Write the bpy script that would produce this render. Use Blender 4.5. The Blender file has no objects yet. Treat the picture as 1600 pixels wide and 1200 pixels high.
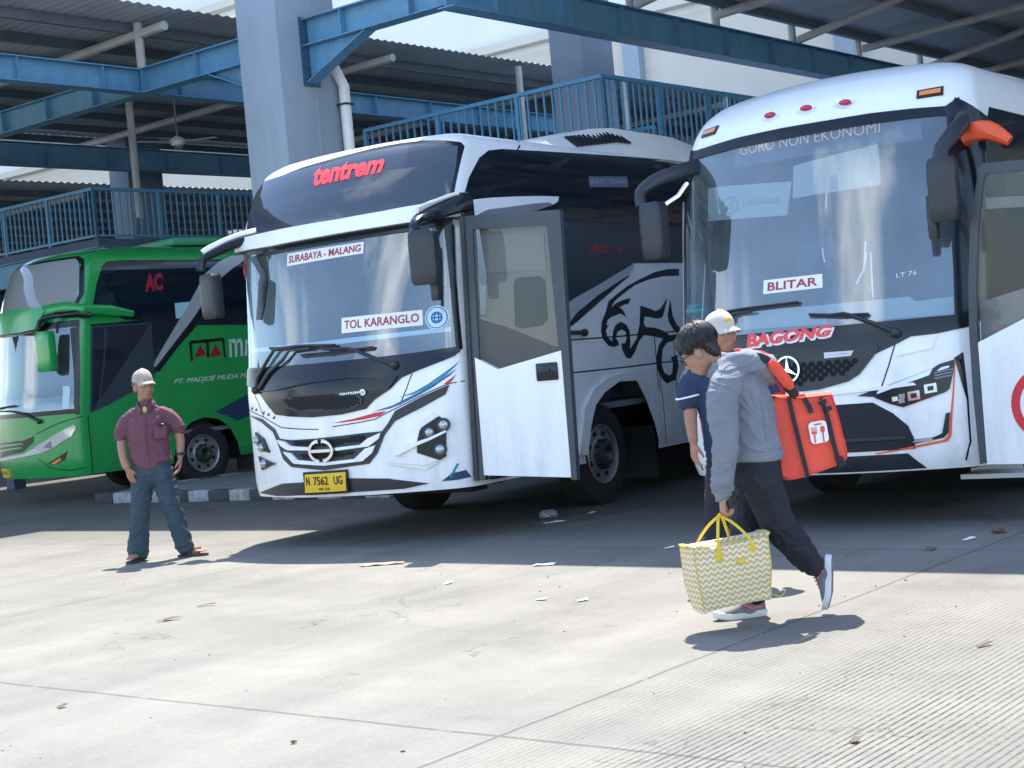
import bpy, bmesh, math, random
from mathutils import Vector, Matrix, Euler
from mathutils.geometry import tessellate_polygon
random.seed(7)
SC = bpy.context.scene
COL = SC.collection
R = math.radians

# ------------------------------------------------------------------ camera
cam_d = bpy.data.cameras.new('camera')
cam_d.sensor_width = 36.0
cam_d.lens = 54.0
cam_d.clip_start = 0.05
cam_d.clip_end = 2000
cam = bpy.data.objects.new('camera', cam_d)
COL.objects.link(cam)
ROLL, PITCH = R(5.25), R(0.83)
f0 = Vector((0, math.cos(PITCH), -math.sin(PITCH)))
u0 = Vector((0, math.sin(PITCH), math.cos(PITCH)))
r0 = Vector((1, 0, 0))
cr = r0 * math.cos(ROLL) - u0 * math.sin(ROLL)
cu = r0 * math.sin(ROLL) + u0 * math.cos(ROLL)
cam.matrix_world = Matrix(((cr.x, cu.x, -f0.x, 0), (cr.y, cu.y, -f0.y, 0), (cr.z, cu.z, -f0.z, 1.5), (0, 0, 0, 1)))
SC.camera = cam

# ------------------------------------------------------------------ sky, sun, exposure
TO_SUN = Vector((0.075, 0.42, 1.0)).normalized()
EL = math.asin(TO_SUN.z)
AZ = math.atan2(TO_SUN.x, TO_SUN.y)
world = bpy.data.worlds.new('World')
SC.world = world
world.use_nodes = True
nt = world.node_tree
nt.nodes.clear()
N = nt.nodes.new
L = nt.links.new
sky = N('ShaderNodeTexSky')
sky.sky_type = 'NISHITA'
sky.sun_disc = False
sky.sun_elevation = EL
sky.sun_rotation = AZ
sky.air_density = 1.0
sky.dust_density = 0.6
sky.ozone_density = 1.8
tc = N('ShaderNodeTexCoord')
sep = N('ShaderNodeSeparateXYZ')
L(tc.outputs['Generated'], sep.inputs[0])
mx = N('ShaderNodeMath'); mx.operation = 'MAXIMUM'; mx.inputs[1].default_value = 0.0
L(sep.outputs['Z'], mx.inputs[0])
ad = N('ShaderNodeMath'); ad.inputs[1].default_value = 0.55
L(mx.outputs[0], ad.inputs[0])
dv = N('ShaderNodeVectorMath'); dv.operation = 'DIVIDE'
L(tc.outputs['Generated'], dv.inputs[0])
cmb = N('ShaderNodeCombineXYZ')
for k in range(3): L(ad.outputs[0], cmb.inputs[k])
L(cmb.outputs[0], dv.inputs[1])
cn = N('ShaderNodeTexNoise'); cn.inputs['Scale'].default_value = 2.0; cn.inputs['Detail'].default_value = 7; cn.inputs['Roughness'].default_value = 0.55
L(dv.outputs[0], cn.inputs['Vector'])
cr_ = N('ShaderNodeValToRGB')
cr_.color_ramp.elements[0].position = 0.56
cr_.color_ramp.elements[1].position = 0.74
L(cn.outputs['Fac'], cr_.inputs[0])
mixc = N('ShaderNodeMixRGB')
mixc.inputs[2].default_value = (7.6, 7.9, 8.3, 1)
L(cr_.outputs[0], mixc.inputs[0])
L(sky.outputs[0], mixc.inputs[1])
bg = N('ShaderNodeBackground'); bg.inputs['Strength'].default_value = 0.15
L(mixc.outputs[0], bg.inputs[0])
wo = N('ShaderNodeOutputWorld')
L(bg.outputs[0], wo.inputs[0])

sun_d = bpy.data.lights.new('sun', 'SUN')
sun_d.energy = 3.4
sun_d.angle = R(0.5)
sun_d.color = (1.0, 0.945, 0.86)
sun = bpy.data.objects.new('sun', sun_d)
sun.rotation_euler = TO_SUN.to_track_quat('Z', 'Y').to_euler()
sun.location = (6, 14, 30)
COL.objects.link(sun)
SC.view_settings.view_transform = 'Standard'
SC.view_settings.look = 'None'
SC.view_settings.exposure = 1.7
SC.view_settings.gamma = 1.0

# ------------------------------------------------------------------ materials
MATS = {}
def mat(name, col, rough=0.5, metal=0.0, coat=0.0, var=0.0, vscale=3.0, bump=0.0, bscale=40.0, spec=0.5, emit=None):
    if name in MATS: return MATS[name]
    m = bpy.data.materials.new(name)
    m.use_nodes = True
    t = m.node_tree
    b = t.nodes['Principled BSDF']
    b.inputs['Base Color'].default_value = (*col, 1)
    b.inputs['Roughness'].default_value = rough
    b.inputs['Metallic'].default_value = metal
    b.inputs['Coat Weight'].default_value = coat
    b.inputs['Coat Roughness'].default_value = 0.06
    b.inputs['Specular IOR Level'].default_value = spec
    if emit:
        b.inputs['Emission Color'].default_value = (*emit[0], 1)
        b.inputs['Emission Strength'].default_value = emit[1]
    c = t.nodes.new('ShaderNodeTexCoord')
    if var:
        n = t.nodes.new('ShaderNodeTexNoise')
        n.inputs['Scale'].default_value = vscale; n.inputs['Detail'].default_value = 6; n.inputs['Roughness'].default_value = 0.65
        t.links.new(c.outputs['Object'], n.inputs['Vector'])
        r = t.nodes.new('ShaderNodeValToRGB')
        r.color_ramp.elements[0].position = 0.3; r.color_ramp.elements[1].position = 0.7
        r.color_ramp.elements[0].color = (*[max(0, x * (1 - var)) for x in col], 1)
        r.color_ramp.elements[1].color = (*[min(1, x * (1 + var * 0.6)) for x in col], 1)
        t.links.new(n.outputs['Fac'], r.inputs[0])
        t.links.new(r.outputs[0], b.inputs['Base Color'])
        mr = t.nodes.new('ShaderNodeMapRange')
        mr.inputs[3].default_value = max(0.02, rough * (1 - var * 0.5)); mr.inputs[4].default_value = min(1, rough * (1 + var * 0.6))
        t.links.new(n.outputs['Fac'], mr.inputs[0])
        t.links.new(mr.outputs[0], b.inputs['Roughness'])
    if bump:
        n2 = t.nodes.new('ShaderNodeTexNoise')
        n2.inputs['Scale'].default_value = bscale; n2.inputs['Detail'].default_value = 5
        t.links.new(c.outputs['Object'], n2.inputs['Vector'])
        bp = t.nodes.new('ShaderNodeBump')
        bp.inputs['Strength'].default_value = 1.0; bp.inputs['Distance'].default_value = bump
        t.links.new(n2.outputs['Fac'], bp.inputs['Height'])
        t.links.new(bp.outputs[0], b.inputs['Normal'])
    MATS[name] = m
    return m
def glass(name, tint, ior=1.6, dust=0.03, dcol=(0.6, 0.68, 0.72)):
    if name in MATS: return MATS[name]
    m = bpy.data.materials.new(name); m.use_nodes = True
    t = m.node_tree; t.nodes.clear()
    tr = t.nodes.new('ShaderNodeBsdfTransparent'); tr.inputs[0].default_value = (*tint, 1)
    gl = t.nodes.new('ShaderNodeBsdfGlossy'); gl.inputs['Roughness'].default_value = 0.012; gl.inputs[0].default_value = (0.92, 0.97, 1, 1)
    df = t.nodes.new('ShaderNodeBsdfDiffuse'); df.inputs[0].default_value = (*dcol, 1)
    fr = t.nodes.new('ShaderNodeFresnel'); fr.inputs[0].default_value = ior
    m1 = t.nodes.new('ShaderNodeMixShader'); m2 = t.nodes.new('ShaderNodeMixShader')
    c = t.nodes.new('ShaderNodeTexCoord')
    n = t.nodes.new('ShaderNodeTexNoise'); n.inputs['Scale'].default_value = 2.2; n.inputs['Detail'].default_value = 4
    t.links.new(c.outputs['Object'], n.inputs['Vector'])
    mr = t.nodes.new('ShaderNodeMapRange'); mr.inputs[1].default_value = 0.3; mr.inputs[2].default_value = 0.75
    mr.inputs[3].default_value = dust * 0.4; mr.inputs[4].default_value = dust * 1.6
    t.links.new(n.outputs['Fac'], mr.inputs[0])
    t.links.new(mr.outputs[0], m2.inputs[0])
    t.links.new(tr.outputs[0], m2.inputs[1]); t.links.new(df.outputs[0], m2.inputs[2])
    ge = t.nodes.new('ShaderNodeNewGeometry')      # one reflection per pane: only the outer side mirrors
    iv = t.nodes.new('ShaderNodeMath'); iv.operation = 'SUBTRACT'; iv.inputs[0].default_value = 1.0
    t.links.new(ge.outputs['Backfacing'], iv.inputs[1])
    mu = t.nodes.new('ShaderNodeMath'); mu.operation = 'MULTIPLY'
    t.links.new(fr.outputs[0], mu.inputs[0]); t.links.new(iv.outputs[0], mu.inputs[1])
    t.links.new(mu.outputs[0], m1.inputs[0])
    t.links.new(m2.outputs[0], m1.inputs[1]); t.links.new(gl.outputs[0], m1.inputs[2])
    o = t.nodes.new('ShaderNodeOutputMaterial')
    t.links.new(m1.outputs[0], o.inputs[0])
    MATS[name] = m
    return m

def grime(m, tint, amt, zlo, zhi, rust=None):
    t = m.node_tree; b = t.nodes['Principled BSDF']
    src = b.inputs['Base Color'].links[0].from_socket
    c = t.nodes.new('ShaderNodeTexCoord'); s_ = t.nodes.new('ShaderNodeSeparateXYZ'); t.links.new(c.outputs['Object'], s_.inputs[0])
    mp = t.nodes.new('ShaderNodeMapping'); mp.inputs['Scale'].default_value = (3.0, 3.0, 0.45); t.links.new(c.outputs['Object'], mp.inputs[0])
    n = t.nodes.new('ShaderNodeTexNoise'); n.inputs['Scale'].default_value = 2.2; n.inputs['Detail'].default_value = 8; n.inputs['Roughness'].default_value = 0.7
    t.links.new(mp.outputs[0], n.inputs['Vector'])
    r = t.nodes.new('ShaderNodeMapRange'); r.inputs[1].default_value = 0.42; r.inputs[2].default_value = 0.78; r.inputs[3].default_value = 0; r.inputs[4].default_value = amt
    t.links.new(n.outputs['Fac'], r.inputs[0])
    g = t.nodes.new('ShaderNodeMapRange'); g.inputs[1].default_value = zhi; g.inputs[2].default_value = zlo; g.inputs[3].default_value = 0.25; g.inputs[4].default_value = 1.4
    t.links.new(s_.outputs[2], g.inputs[0])
    mu = t.nodes.new('ShaderNodeMath'); mu.operation = 'MULTIPLY'; mu.use_clamp = True
    t.links.new(r.outputs[0], mu.inputs[0]); t.links.new(g.outputs[0], mu.inputs[1])
    mx = t.nodes.new('ShaderNodeMixRGB'); mx.inputs[2].default_value = (*tint, 1)
    t.links.new(mu.outputs[0], mx.inputs[0]); t.links.new(src, mx.inputs[1]); t.links.new(mx.outputs[0], b.inputs['Base Color'])
    if rust:
        n2 = t.nodes.new('ShaderNodeTexNoise'); n2.inputs['Scale'].default_value = 4.0; n2.inputs['Detail'].default_value = 9; n2.inputs['Roughness'].default_value = 0.75
        t.links.new(c.outputs['Object'], n2.inputs['Vector'])
        r2 = t.nodes.new('ShaderNodeMapRange'); r2.inputs[1].default_value = 0.62; r2.inputs[2].default_value = 0.72; r2.inputs[4].default_value = 0.75
        t.links.new(n2.outputs['Fac'], r2.inputs[0])
        m2 = t.nodes.new('ShaderNodeMixRGB'); m2.inputs[2].default_value = (*rust, 1)
        t.links.new(r2.outputs[0], m2.inputs[0]); t.links.new(mx.outputs[0], m2.inputs[1]); t.links.new(m2.outputs[0], b.inputs['Base Color'])
M_WHITE = mat('white_bus_paint', (0.86, 0.875, 0.885), 0.28, coat=0.4, var=0.05, vscale=2.0)
M_GREEN = mat('green_bus_paint', (0.014, 0.35, 0.075), 0.25, coat=0.5, var=0.10, vscale=2.0)
M_BLACK = mat('black_gloss_trim', (0.010, 0.014, 0.021), 0.22, coat=0.05, var=0.15, spec=0.35)
M_DARKGLASS = mat('dark_tinted_glass', (0.008, 0.013, 0.022), 0.04, spec=0.7)
M_TRIM = mat('dark_grey_plastic', (0.020, 0.025, 0.033), 0.42, var=0.15, bump=0.0005, bscale=300)
M_DOORFRAME = mat('grey_door_frame', (0.040, 0.054, 0.070), 0.4, var=0.1)
M_RUBBER = mat('tyre_rubber', (0.022, 0.022, 0.023), 0.85, var=0.3, vscale=8)
M_RIM = mat('grey_steel_rim', (0.33, 0.34, 0.35), 0.42, metal=0.6, var=0.25, vscale=9)
M_HUB = mat('dark_hub', (0.06, 0.06, 0.062), 0.5, metal=0.4, var=0.3, vscale=12)
M_CHROME = mat('chrome', (0.80, 0.82, 0.85), 0.12, metal=1.0)
M_SILVER = mat('silver_paint', (0.50, 0.53, 0.56), 0.35, metal=0.3, var=0.08)
M_GREYP = mat('grey_paint', (0.20, 0.22, 0.25), 0.35, var=0.08)
M_RED = mat('red_vinyl', (0.62, 0.025, 0.035), 0.4)
M_BRED = mat('bright_red_vinyl', (0.80, 0.06, 0.07), 0.4)
M_DKRED = mat('dark_red_vinyl', (0.33, 0.01, 0.03), 0.4)
M_ORANGE = mat('orange_vinyl', (0.80, 0.10, 0.03), 0.4)
M_TEAL = mat('teal_vinyl', (0.01, 0.24, 0.30), 0.4)
M_BLUE = mat('blue_vinyl', (0.015, 0.12, 0.36), 0.4)
M_NAVY = mat('navy_vinyl', (0.02, 0.05, 0.12), 0.4)
M_PAPER = mat('white_paper', (0.80, 0.81, 0.80), 0.7, var=0.04)
M_LETTER = mat('white_lettering', (0.80, 0.82, 0.82), 0.5)
M_GREYLET = mat('grey_lettering', (0.32, 0.36, 0.40), 0.5)
M_SIGNRED = mat('sign_red_ink', (0.35, 0.03, 0.05), 0.6)
M_YEL = mat('plate_yellow', (0.75, 0.47, 0.02), 0.45, var=0.06)
M_LAMP = mat('lamp_glass', (0.40, 0.43, 0.46), 0.1, metal=0.5, coat=0.5)
M_LAMPRED = mat('red_lamp_lens', (0.50, 0.01, 0.04), 0.15, coat=0.5)
M_AMBER = mat('amber_lamp_lens', (0.80, 0.22, 0.02), 0.15, coat=0.5)
M_INT = mat('cabin_lining', (0.20, 0.21, 0.22), 0.8, var=0.2)
M_DASH = mat('dashboard_grey', (0.36, 0.38, 0.38), 0.6, var=0.1)
M_SEAT = mat('seat_fabric', (0.10, 0.13, 0.20), 0.9, var=0.2, vscale=10)
M_BEIGE = mat('beige_backing', (0.155, 0.165, 0.17), 0.6, var=0.06)
M_GLASS = glass('windscreen_glass', (0.80, 0.88, 0.91), 2.3, 0.03)
M_GLASS2 = glass('clear_windscreen_glass', (0.82, 0.89, 0.92), 2.25, 0.06)
M_DGLASS = glass('door_glass', (0.94, 0.94, 0.93), 1.4, 0.01)
M_STEEL = mat('blue_painted_steel', (0.11, 0.28, 0.44), 0.5, var=0.16, vscale=2.5, bump=0.001, bscale=30)
grime(M_WHITE, (0.40, 0.39, 0.36), 0.42, 0.4, 1.5); grime(M_GREEN, (0.06, 0.16, 0.06), 0.5, 0.4, 2.0)
grime(M_STEEL, (0.04, 0.10, 0.18), 0.45, 5.8, 6.4, (0.10, 0.075, 0.06))
M_RAIL = mat('blue_painted_rail', (0.065, 0.235, 0.40), 0.45, var=0.12, vscale=4)
M_COLUMN = mat('grey_blue_column', (0.27, 0.33, 0.39), 0.7, var=0.06, vscale=1.2)
grime(M_COLUMN, (0.13, 0.16, 0.19), 0.5, 0, 7)
M_ROOF = mat('roof_sheet', (0.42, 0.47, 0.52), 0.6, var=0.18, vscale=1.5)
M_PURLIN = mat('purlin_steel', (0.14, 0.175, 0.215), 0.6, var=0.2)
M_RAFTER = mat('galvanised_strut', (0.45, 0.45, 0.45), 0.6, var=0.2)
M_SOFFIT = mat('white_soffit', (0.66, 0.67, 0.66), 0.8, var=0.04, vscale=0.5)
M_WALLC = mat('cream_wall', (0.56, 0.52, 0.45), 0.85, var=0.06, vscale=0.6)
M_DKWALL = mat('dark_terminal_wall', (0.07, 0.10, 0.15), 0.8, var=0.2, vscale=0.8)
M_PIPE = mat('white_pvc', (0.72, 0.73, 0.73), 0.4, var=0.08)

# ------------------------------------------------------------------ mesh helpers
def tagobj(o, label=None, cat=None, group=None, kind=None):
    if label: o['label'] = label
    if cat: o['category'] = cat
    if group: o['group'] = group
    if kind: o['kind'] = kind
    return o
def link(o, parent=None):
    COL.objects.link(o)
    if parent: o.parent = parent
    return o
def obj(name, bm, m, parent=None, smooth=30, recalc=True):
    if recalc: bmesh.ops.recalc_face_normals(bm, faces=bm.faces)
    me = bpy.data.meshes.new(name)
    bm.to_mesh(me); bm.free()
    mats = m if isinstance(m, (list, tuple)) else [m]
    for k in mats: me.materials.append(k)
    if smooth:
        me.shade_smooth()
        me.set_sharp_from_angle(angle=R(smooth))
    o = bpy.data.objects.new(name, me)
    return link(o, parent)
def empty(name, loc, rz=0.0):
    o = bpy.data.objects.new(name, None)
    o.empty_display_size = 0.3
    o.location = loc; o.rotation_euler = (0, 0, rz)
    return link(o)
def box(bm, c, s, rz=0.0, bev=0.0, mi=0, rot=None):
    mtx = Matrix.Translation(c) @ (rot.to_4x4() if rot else Matrix.Rotation(rz, 4, 'Z')) @ Matrix.Diagonal((*s, 1))
    old = set(bm.faces) if mi else None
    r = bmesh.ops.create_cube(bm, size=1.0, matrix=mtx)
    vs = r['verts']
    if bev:
        es = list({e for v in vs for e in v.link_edges})
        bmesh.ops.bevel(bm, geom=es, offset=bev, segments=2, affect='EDGES', profile=0.5)
    if mi:
        for f in bm.faces:
            if f not in old: f.material_index = mi
def catmull(pts, k=5):
    """pts: list of tuples of equal length (position + radii)"""
    out = []
    n = len(pts)
    for i in range(n - 1):
        p0 = pts[max(0, i - 1)]; p1 = pts[i]; p2 = pts[i + 1]; p3 = pts[min(n - 1, i + 2)]
        for j in range(k):
            t = j / k
            out.append(tuple(0.5 * (2 * b + (c - a) * t + (2 * a - 5 * b + 4 * c - d) * t * t + (3 * b - a - 3 * c + d) * t ** 3) for a, b, c, d in zip(p0, p1, p2, p3)))
    out.append(tuple(pts[-1]))
    return out
def tube(bm, pts, rad, n=10, side=None, cap=True, rnd=False, mi=0):
    P = [Vector(p) for p in pts]
    m = len(P)
    rr = [(r if isinstance(r, (tuple, list)) else (r, r)) for r in (rad if isinstance(rad, list) else [rad] * m)]
    rings = []
    ref = None
    for i in range(m):
        t = (P[min(i + 1, m - 1)] - P[max(i - 1, 0)])
        if t.length < 1e-9: t = Vector((0, 0, 1))
        t.normalize()
        if side is not None: a = Vector(side)
        elif ref is None: a = Vector((1, 0, 0)) if abs(t.x) < 0.8 else Vector((0, 1, 0))
        else: a = ref
        a = a - t * a.dot(t)
        if a.length < 1e-6: a = t.orthogonal()
        a.normalize(); ref = a
        b = t.cross(a)
        ra, rb = rr[i]
        rings.append([bm.verts.new(P[i] + a * (ra * math.cos(2 * math.pi * k / n)) + b * (rb * math.sin(2 * math.pi * k / n))) for k in range(n)])
    fs = []
    for i in range(m - 1):
        for k in range(n):
            fs.append(bm.faces.new((rings[i][k], rings[i][(k + 1) % n], rings[i + 1][(k + 1) % n], rings[i + 1][k])))
    if cap:
        fs.append(bm.faces.new(rings[0][::-1])); fs.append(bm.faces.new(rings[-1]))
    if mi:
        for f in fs: f.material_index = mi
    return rings
def ellipsoid(bm, c, r, rot=None, seg=16, mi=0):
    mtx = Matrix.Translation(c) @ (rot.to_4x4() if rot else Matrix.Identity(4)) @ Matrix.Diagonal((*r, 1))
    q = bmesh.ops.create_uvsphere(bm, u_segments=seg, v_segments=max(6, seg * 2 // 3), radius=1.0, matrix=mtx)
    if mi:
        for f in {f for v in q['verts'] for f in v.link_faces}: f.material_index = mi
def lathe(bm, prof, c, axis='x', n=32, mi=0):
    """prof: (distance along axis, radius)"""
    rings = []
    for h, r in prof:
        ring = []
        for k in range(n):
            a = 2 * math.pi * k / n
            p = (h, r * math.cos(a), r * math.sin(a)) if axis == 'x' else ((r * math.cos(a), h, r * math.sin(a)) if axis == 'y' else (r * math.cos(a), r * math.sin(a), h))
            ring.append(bm.verts.new(Vector(p) + Vector(c)))
        rings.append(ring)
    for a, b in zip(rings, rings[1:]):
        for k in range(n):
            f = bm.faces.new((a[k], a[(k + 1) % n], b[(k + 1) % n], b[k])); f.material_index = mi
    for rg in (rings[0], rings[-1]):
        try:
            f = bm.faces.new(rg); f.material_index = mi
        except ValueError: pass
def flatten(poly_or_tris, da, db):
    """triangulated 2-D region cut along a grid so it can follow a curved surface"""
    t = bmesh.new()
    if isinstance(poly_or_tris, dict):
        vs = [t.verts.new((x, y, 0)) for x, y in poly_or_tris['v']]
        for f in poly_or_tris['f']:
            try: t.faces.new([vs[i] for i in f])
            except ValueError: pass
    else:
        pl = []
        for p in poly_or_tris:
            if not pl or (abs(p[0] - pl[-1][0]) + abs(p[1] - pl[-1][1])) > 1e-4: pl.append(p)
        vs = [t.verts.new((x, y, 0)) for x, y in pl]
        for tri in tessellate_polygon([[Vector((x, y, 0)) for x, y in pl]]):
            try: t.faces.new([vs[i] for i in tri])
            except ValueError: pass
    xs = [v.co.x for v in t.verts]; ys = [v.co.y for v in t.verts]
    for lo, hi, d, ax in ((min(xs), max(xs), da, 0), (min(ys), max(ys), db, 1)):
        k = math.ceil((lo + 1e-4) / d)
        while k * d < hi - 1e-4:
            co = (k * d, 0, 0) if ax == 0 else (0, k * d, 0)
            no = (1, 0, 0) if ax == 0 else (0, 1, 0)
            bmesh.ops.bisect_plane(t, geom=list(t.verts) + list(t.edges) + list(t.faces), plane_co=co, plane_no=no, dist=1e-6)
            k += 1
    bmesh.ops.remove_doubles(t, verts=t.verts, dist=1e-5)
    return t
def panel(bm, poly, mp, off=0.004, thick=0.01, da=0.08, db=0.15, mi=0):
    """solid panel of outline poly (a, b) laid on the surface mp(a, b, offset)"""
    t = flatten(poly, da, db)
    top, bot = {}, {}
    for v in t.verts:
        top[v] = bm.verts.new(mp(v.co.x, v.co.y, off))
        bot[v] = bm.verts.new(mp(v.co.x, v.co.y, off - thick))
    for f in t.faces:
        w = list(f.verts)
        for q in ([top[v] for v in w], [bot[v] for v in reversed(w)]):
            try: bm.faces.new(q).material_index = mi
            except ValueError: pass
    for e in t.edges:
        if len(e.link_faces) == 1:
            a, b = e.verts
            try: bm.faces.new((top[a], top[b], bot[b], bot[a])).material_index = mi
            except ValueError: pass
    t.free()
def ribbon(pts, w):
    """outline of a line of width w (a number or one per point)"""
    n = len(pts); ws = w if isinstance(w, list) else [w] * n
    l, r = [], []
    for i, p in enumerate(pts):
        a = pts[max(0, i - 1)]; b = pts[min(n - 1, i + 1)]
        dx, dy = b[0] - a[0], b[1] - a[1]
        q = math.hypot(dx, dy) or 1
        nx, ny = -dy / q * ws[i] / 2, dx / q * ws[i] / 2
        l.append((p[0] + nx, p[1] + ny)); r.append((p[0] - nx, p[1] - ny))
    return l + r[::-1]
def ellipse(c, rx, ry, n=24, a0=0, a1=360):
    full = abs(a1 - a0) >= 360
    return [(c[0] + rx * math.cos(R(a0 + (a1 - a0) * k / (n if full else n - 1))), c[1] + ry * math.sin(R(a0 + (a1 - a0) * k / (n if full else n - 1)))) for k in range(n)]
def ring_poly(c, rx, ry, w, a0, a1, n=20):
    return ellipse(c, rx, ry, n, a0, a1) + ellipse(c, rx - w, ry - w, n, a0, a1)[::-1]
_txt = {}
def text_tris(s, bold=0.0):
    """outline of the words as triangles in the unit square"""
    if (s, bold) in _txt: return _txt[(s, bold)]
    cu_ = bpy.data.curves.new('t', 'FONT')
    cu_.body = s; cu_.size = 1.0; cu_.resolution_u = 3; cu_.offset = bold
    ob = bpy.data.objects.new('t', cu_)
    COL.objects.link(ob)
    dg = bpy.context.evaluated_depsgraph_get()
    me = bpy.data.meshes.new_from_object(ob.evaluated_get(dg))
    xs = [v.co.x for v in me.vertices]; ys = [v.co.y for v in me.vertices]
    x0, x1, y0, y1 = min(xs), max(xs), min(ys), max(ys)
    d = {'v': [((v.co.x - x0) / (x1 - x0), (v.co.y - y0) / (y1 - y0)) for v in me.vertices], 'f': [tuple(p.vertices) for p in me.polygons]}
    bpy.data.objects.remove(ob); bpy.data.curves.remove(cu_); bpy.data.meshes.remove(me)
    _txt[(s, bold)] = d
    return d
def lettering(bm, s, quad, mp, off=0.004, thick=0.003, bold=0.0, mi=0):
    """quad: bottom-left, bottom-right, top-right, top-left in surface coordinates"""
    d = text_tris(s, bold)
    a, b, c, e = quad
    v = [((1 - y) * ((1 - x) * a[0] + x * b[0]) + y * ((1 - x) * e[0] + x * c[0]), (1 - y) * ((1 - x) * a[1] + x * b[1]) + y * ((1 - x) * e[1] + x * c[1])) for x, y in d['v']]
    panel(bm, {'v': v, 'f': d['f']}, mp, off, thick, 0.25, 0.3, mi)
def hexcells(poly, r, gap=0.8, sx=1.0):
    """small hexagons filling the outline"""
    xs = [p[0] for p in poly]; ys = [p[1] for p in poly]
    def ins(x, y):
        c = False
        for (x1, y1), (x2, y2) in zip(poly, poly[1:] + poly[:1]):
            if (y1 > y) != (y2 > y) and x < (x2 - x1) * (y - y1) / (y2 - y1) + x1: c = not c
        return c
    out = []; row = 0; y = min(ys)
    while y < max(ys):
        x = min(xs) + (r * 0.9 * sx if row % 2 else 0)
        while x < max(xs):
            if all(ins(x + r * sx * i, y + r * j) for i in (-1, 1) for j in (-.8, .8)):
                out.append([(x + sx * r * gap * math.cos(R(60 * k)), y + r * gap * math.sin(R(60 * k))) for k in range(6)])
            x += r * 1.8 * sx
        y += r * 0.95; row += 1
    return out
# grid of the terminal: u runs along the bays, v into the depth, origin at the big column
def GU(u, v, z=0.0):
    return Vector((-1.9 + 0.777 * u + 0.629 * v, 17.0 - 0.629 * u + 0.777 * v, z))
def GB(u, v, z=0.0):
    # same grid directions, origin at the foot of the big column on the island
    return Vector((-2.28 + 0.777 * u + 0.629 * v, 20.4 - 0.629 * u + 0.777 * v, z))
GROT = -R(39)
def gobj(name, bm, m, u, v, z=0.0, parent=None, smooth=30, grid=GU):
    o = obj(name, bm, m, None, smooth)
    if parent is None:
        o.location = grid(u, v, z); o.rotation_euler = (0, 0, GROT)
    else:
        o.parent = parent
    return o
def gempty(name, u, v, z=0.0, grid=GU): return empty(name, grid(u, v, z), GROT)

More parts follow.
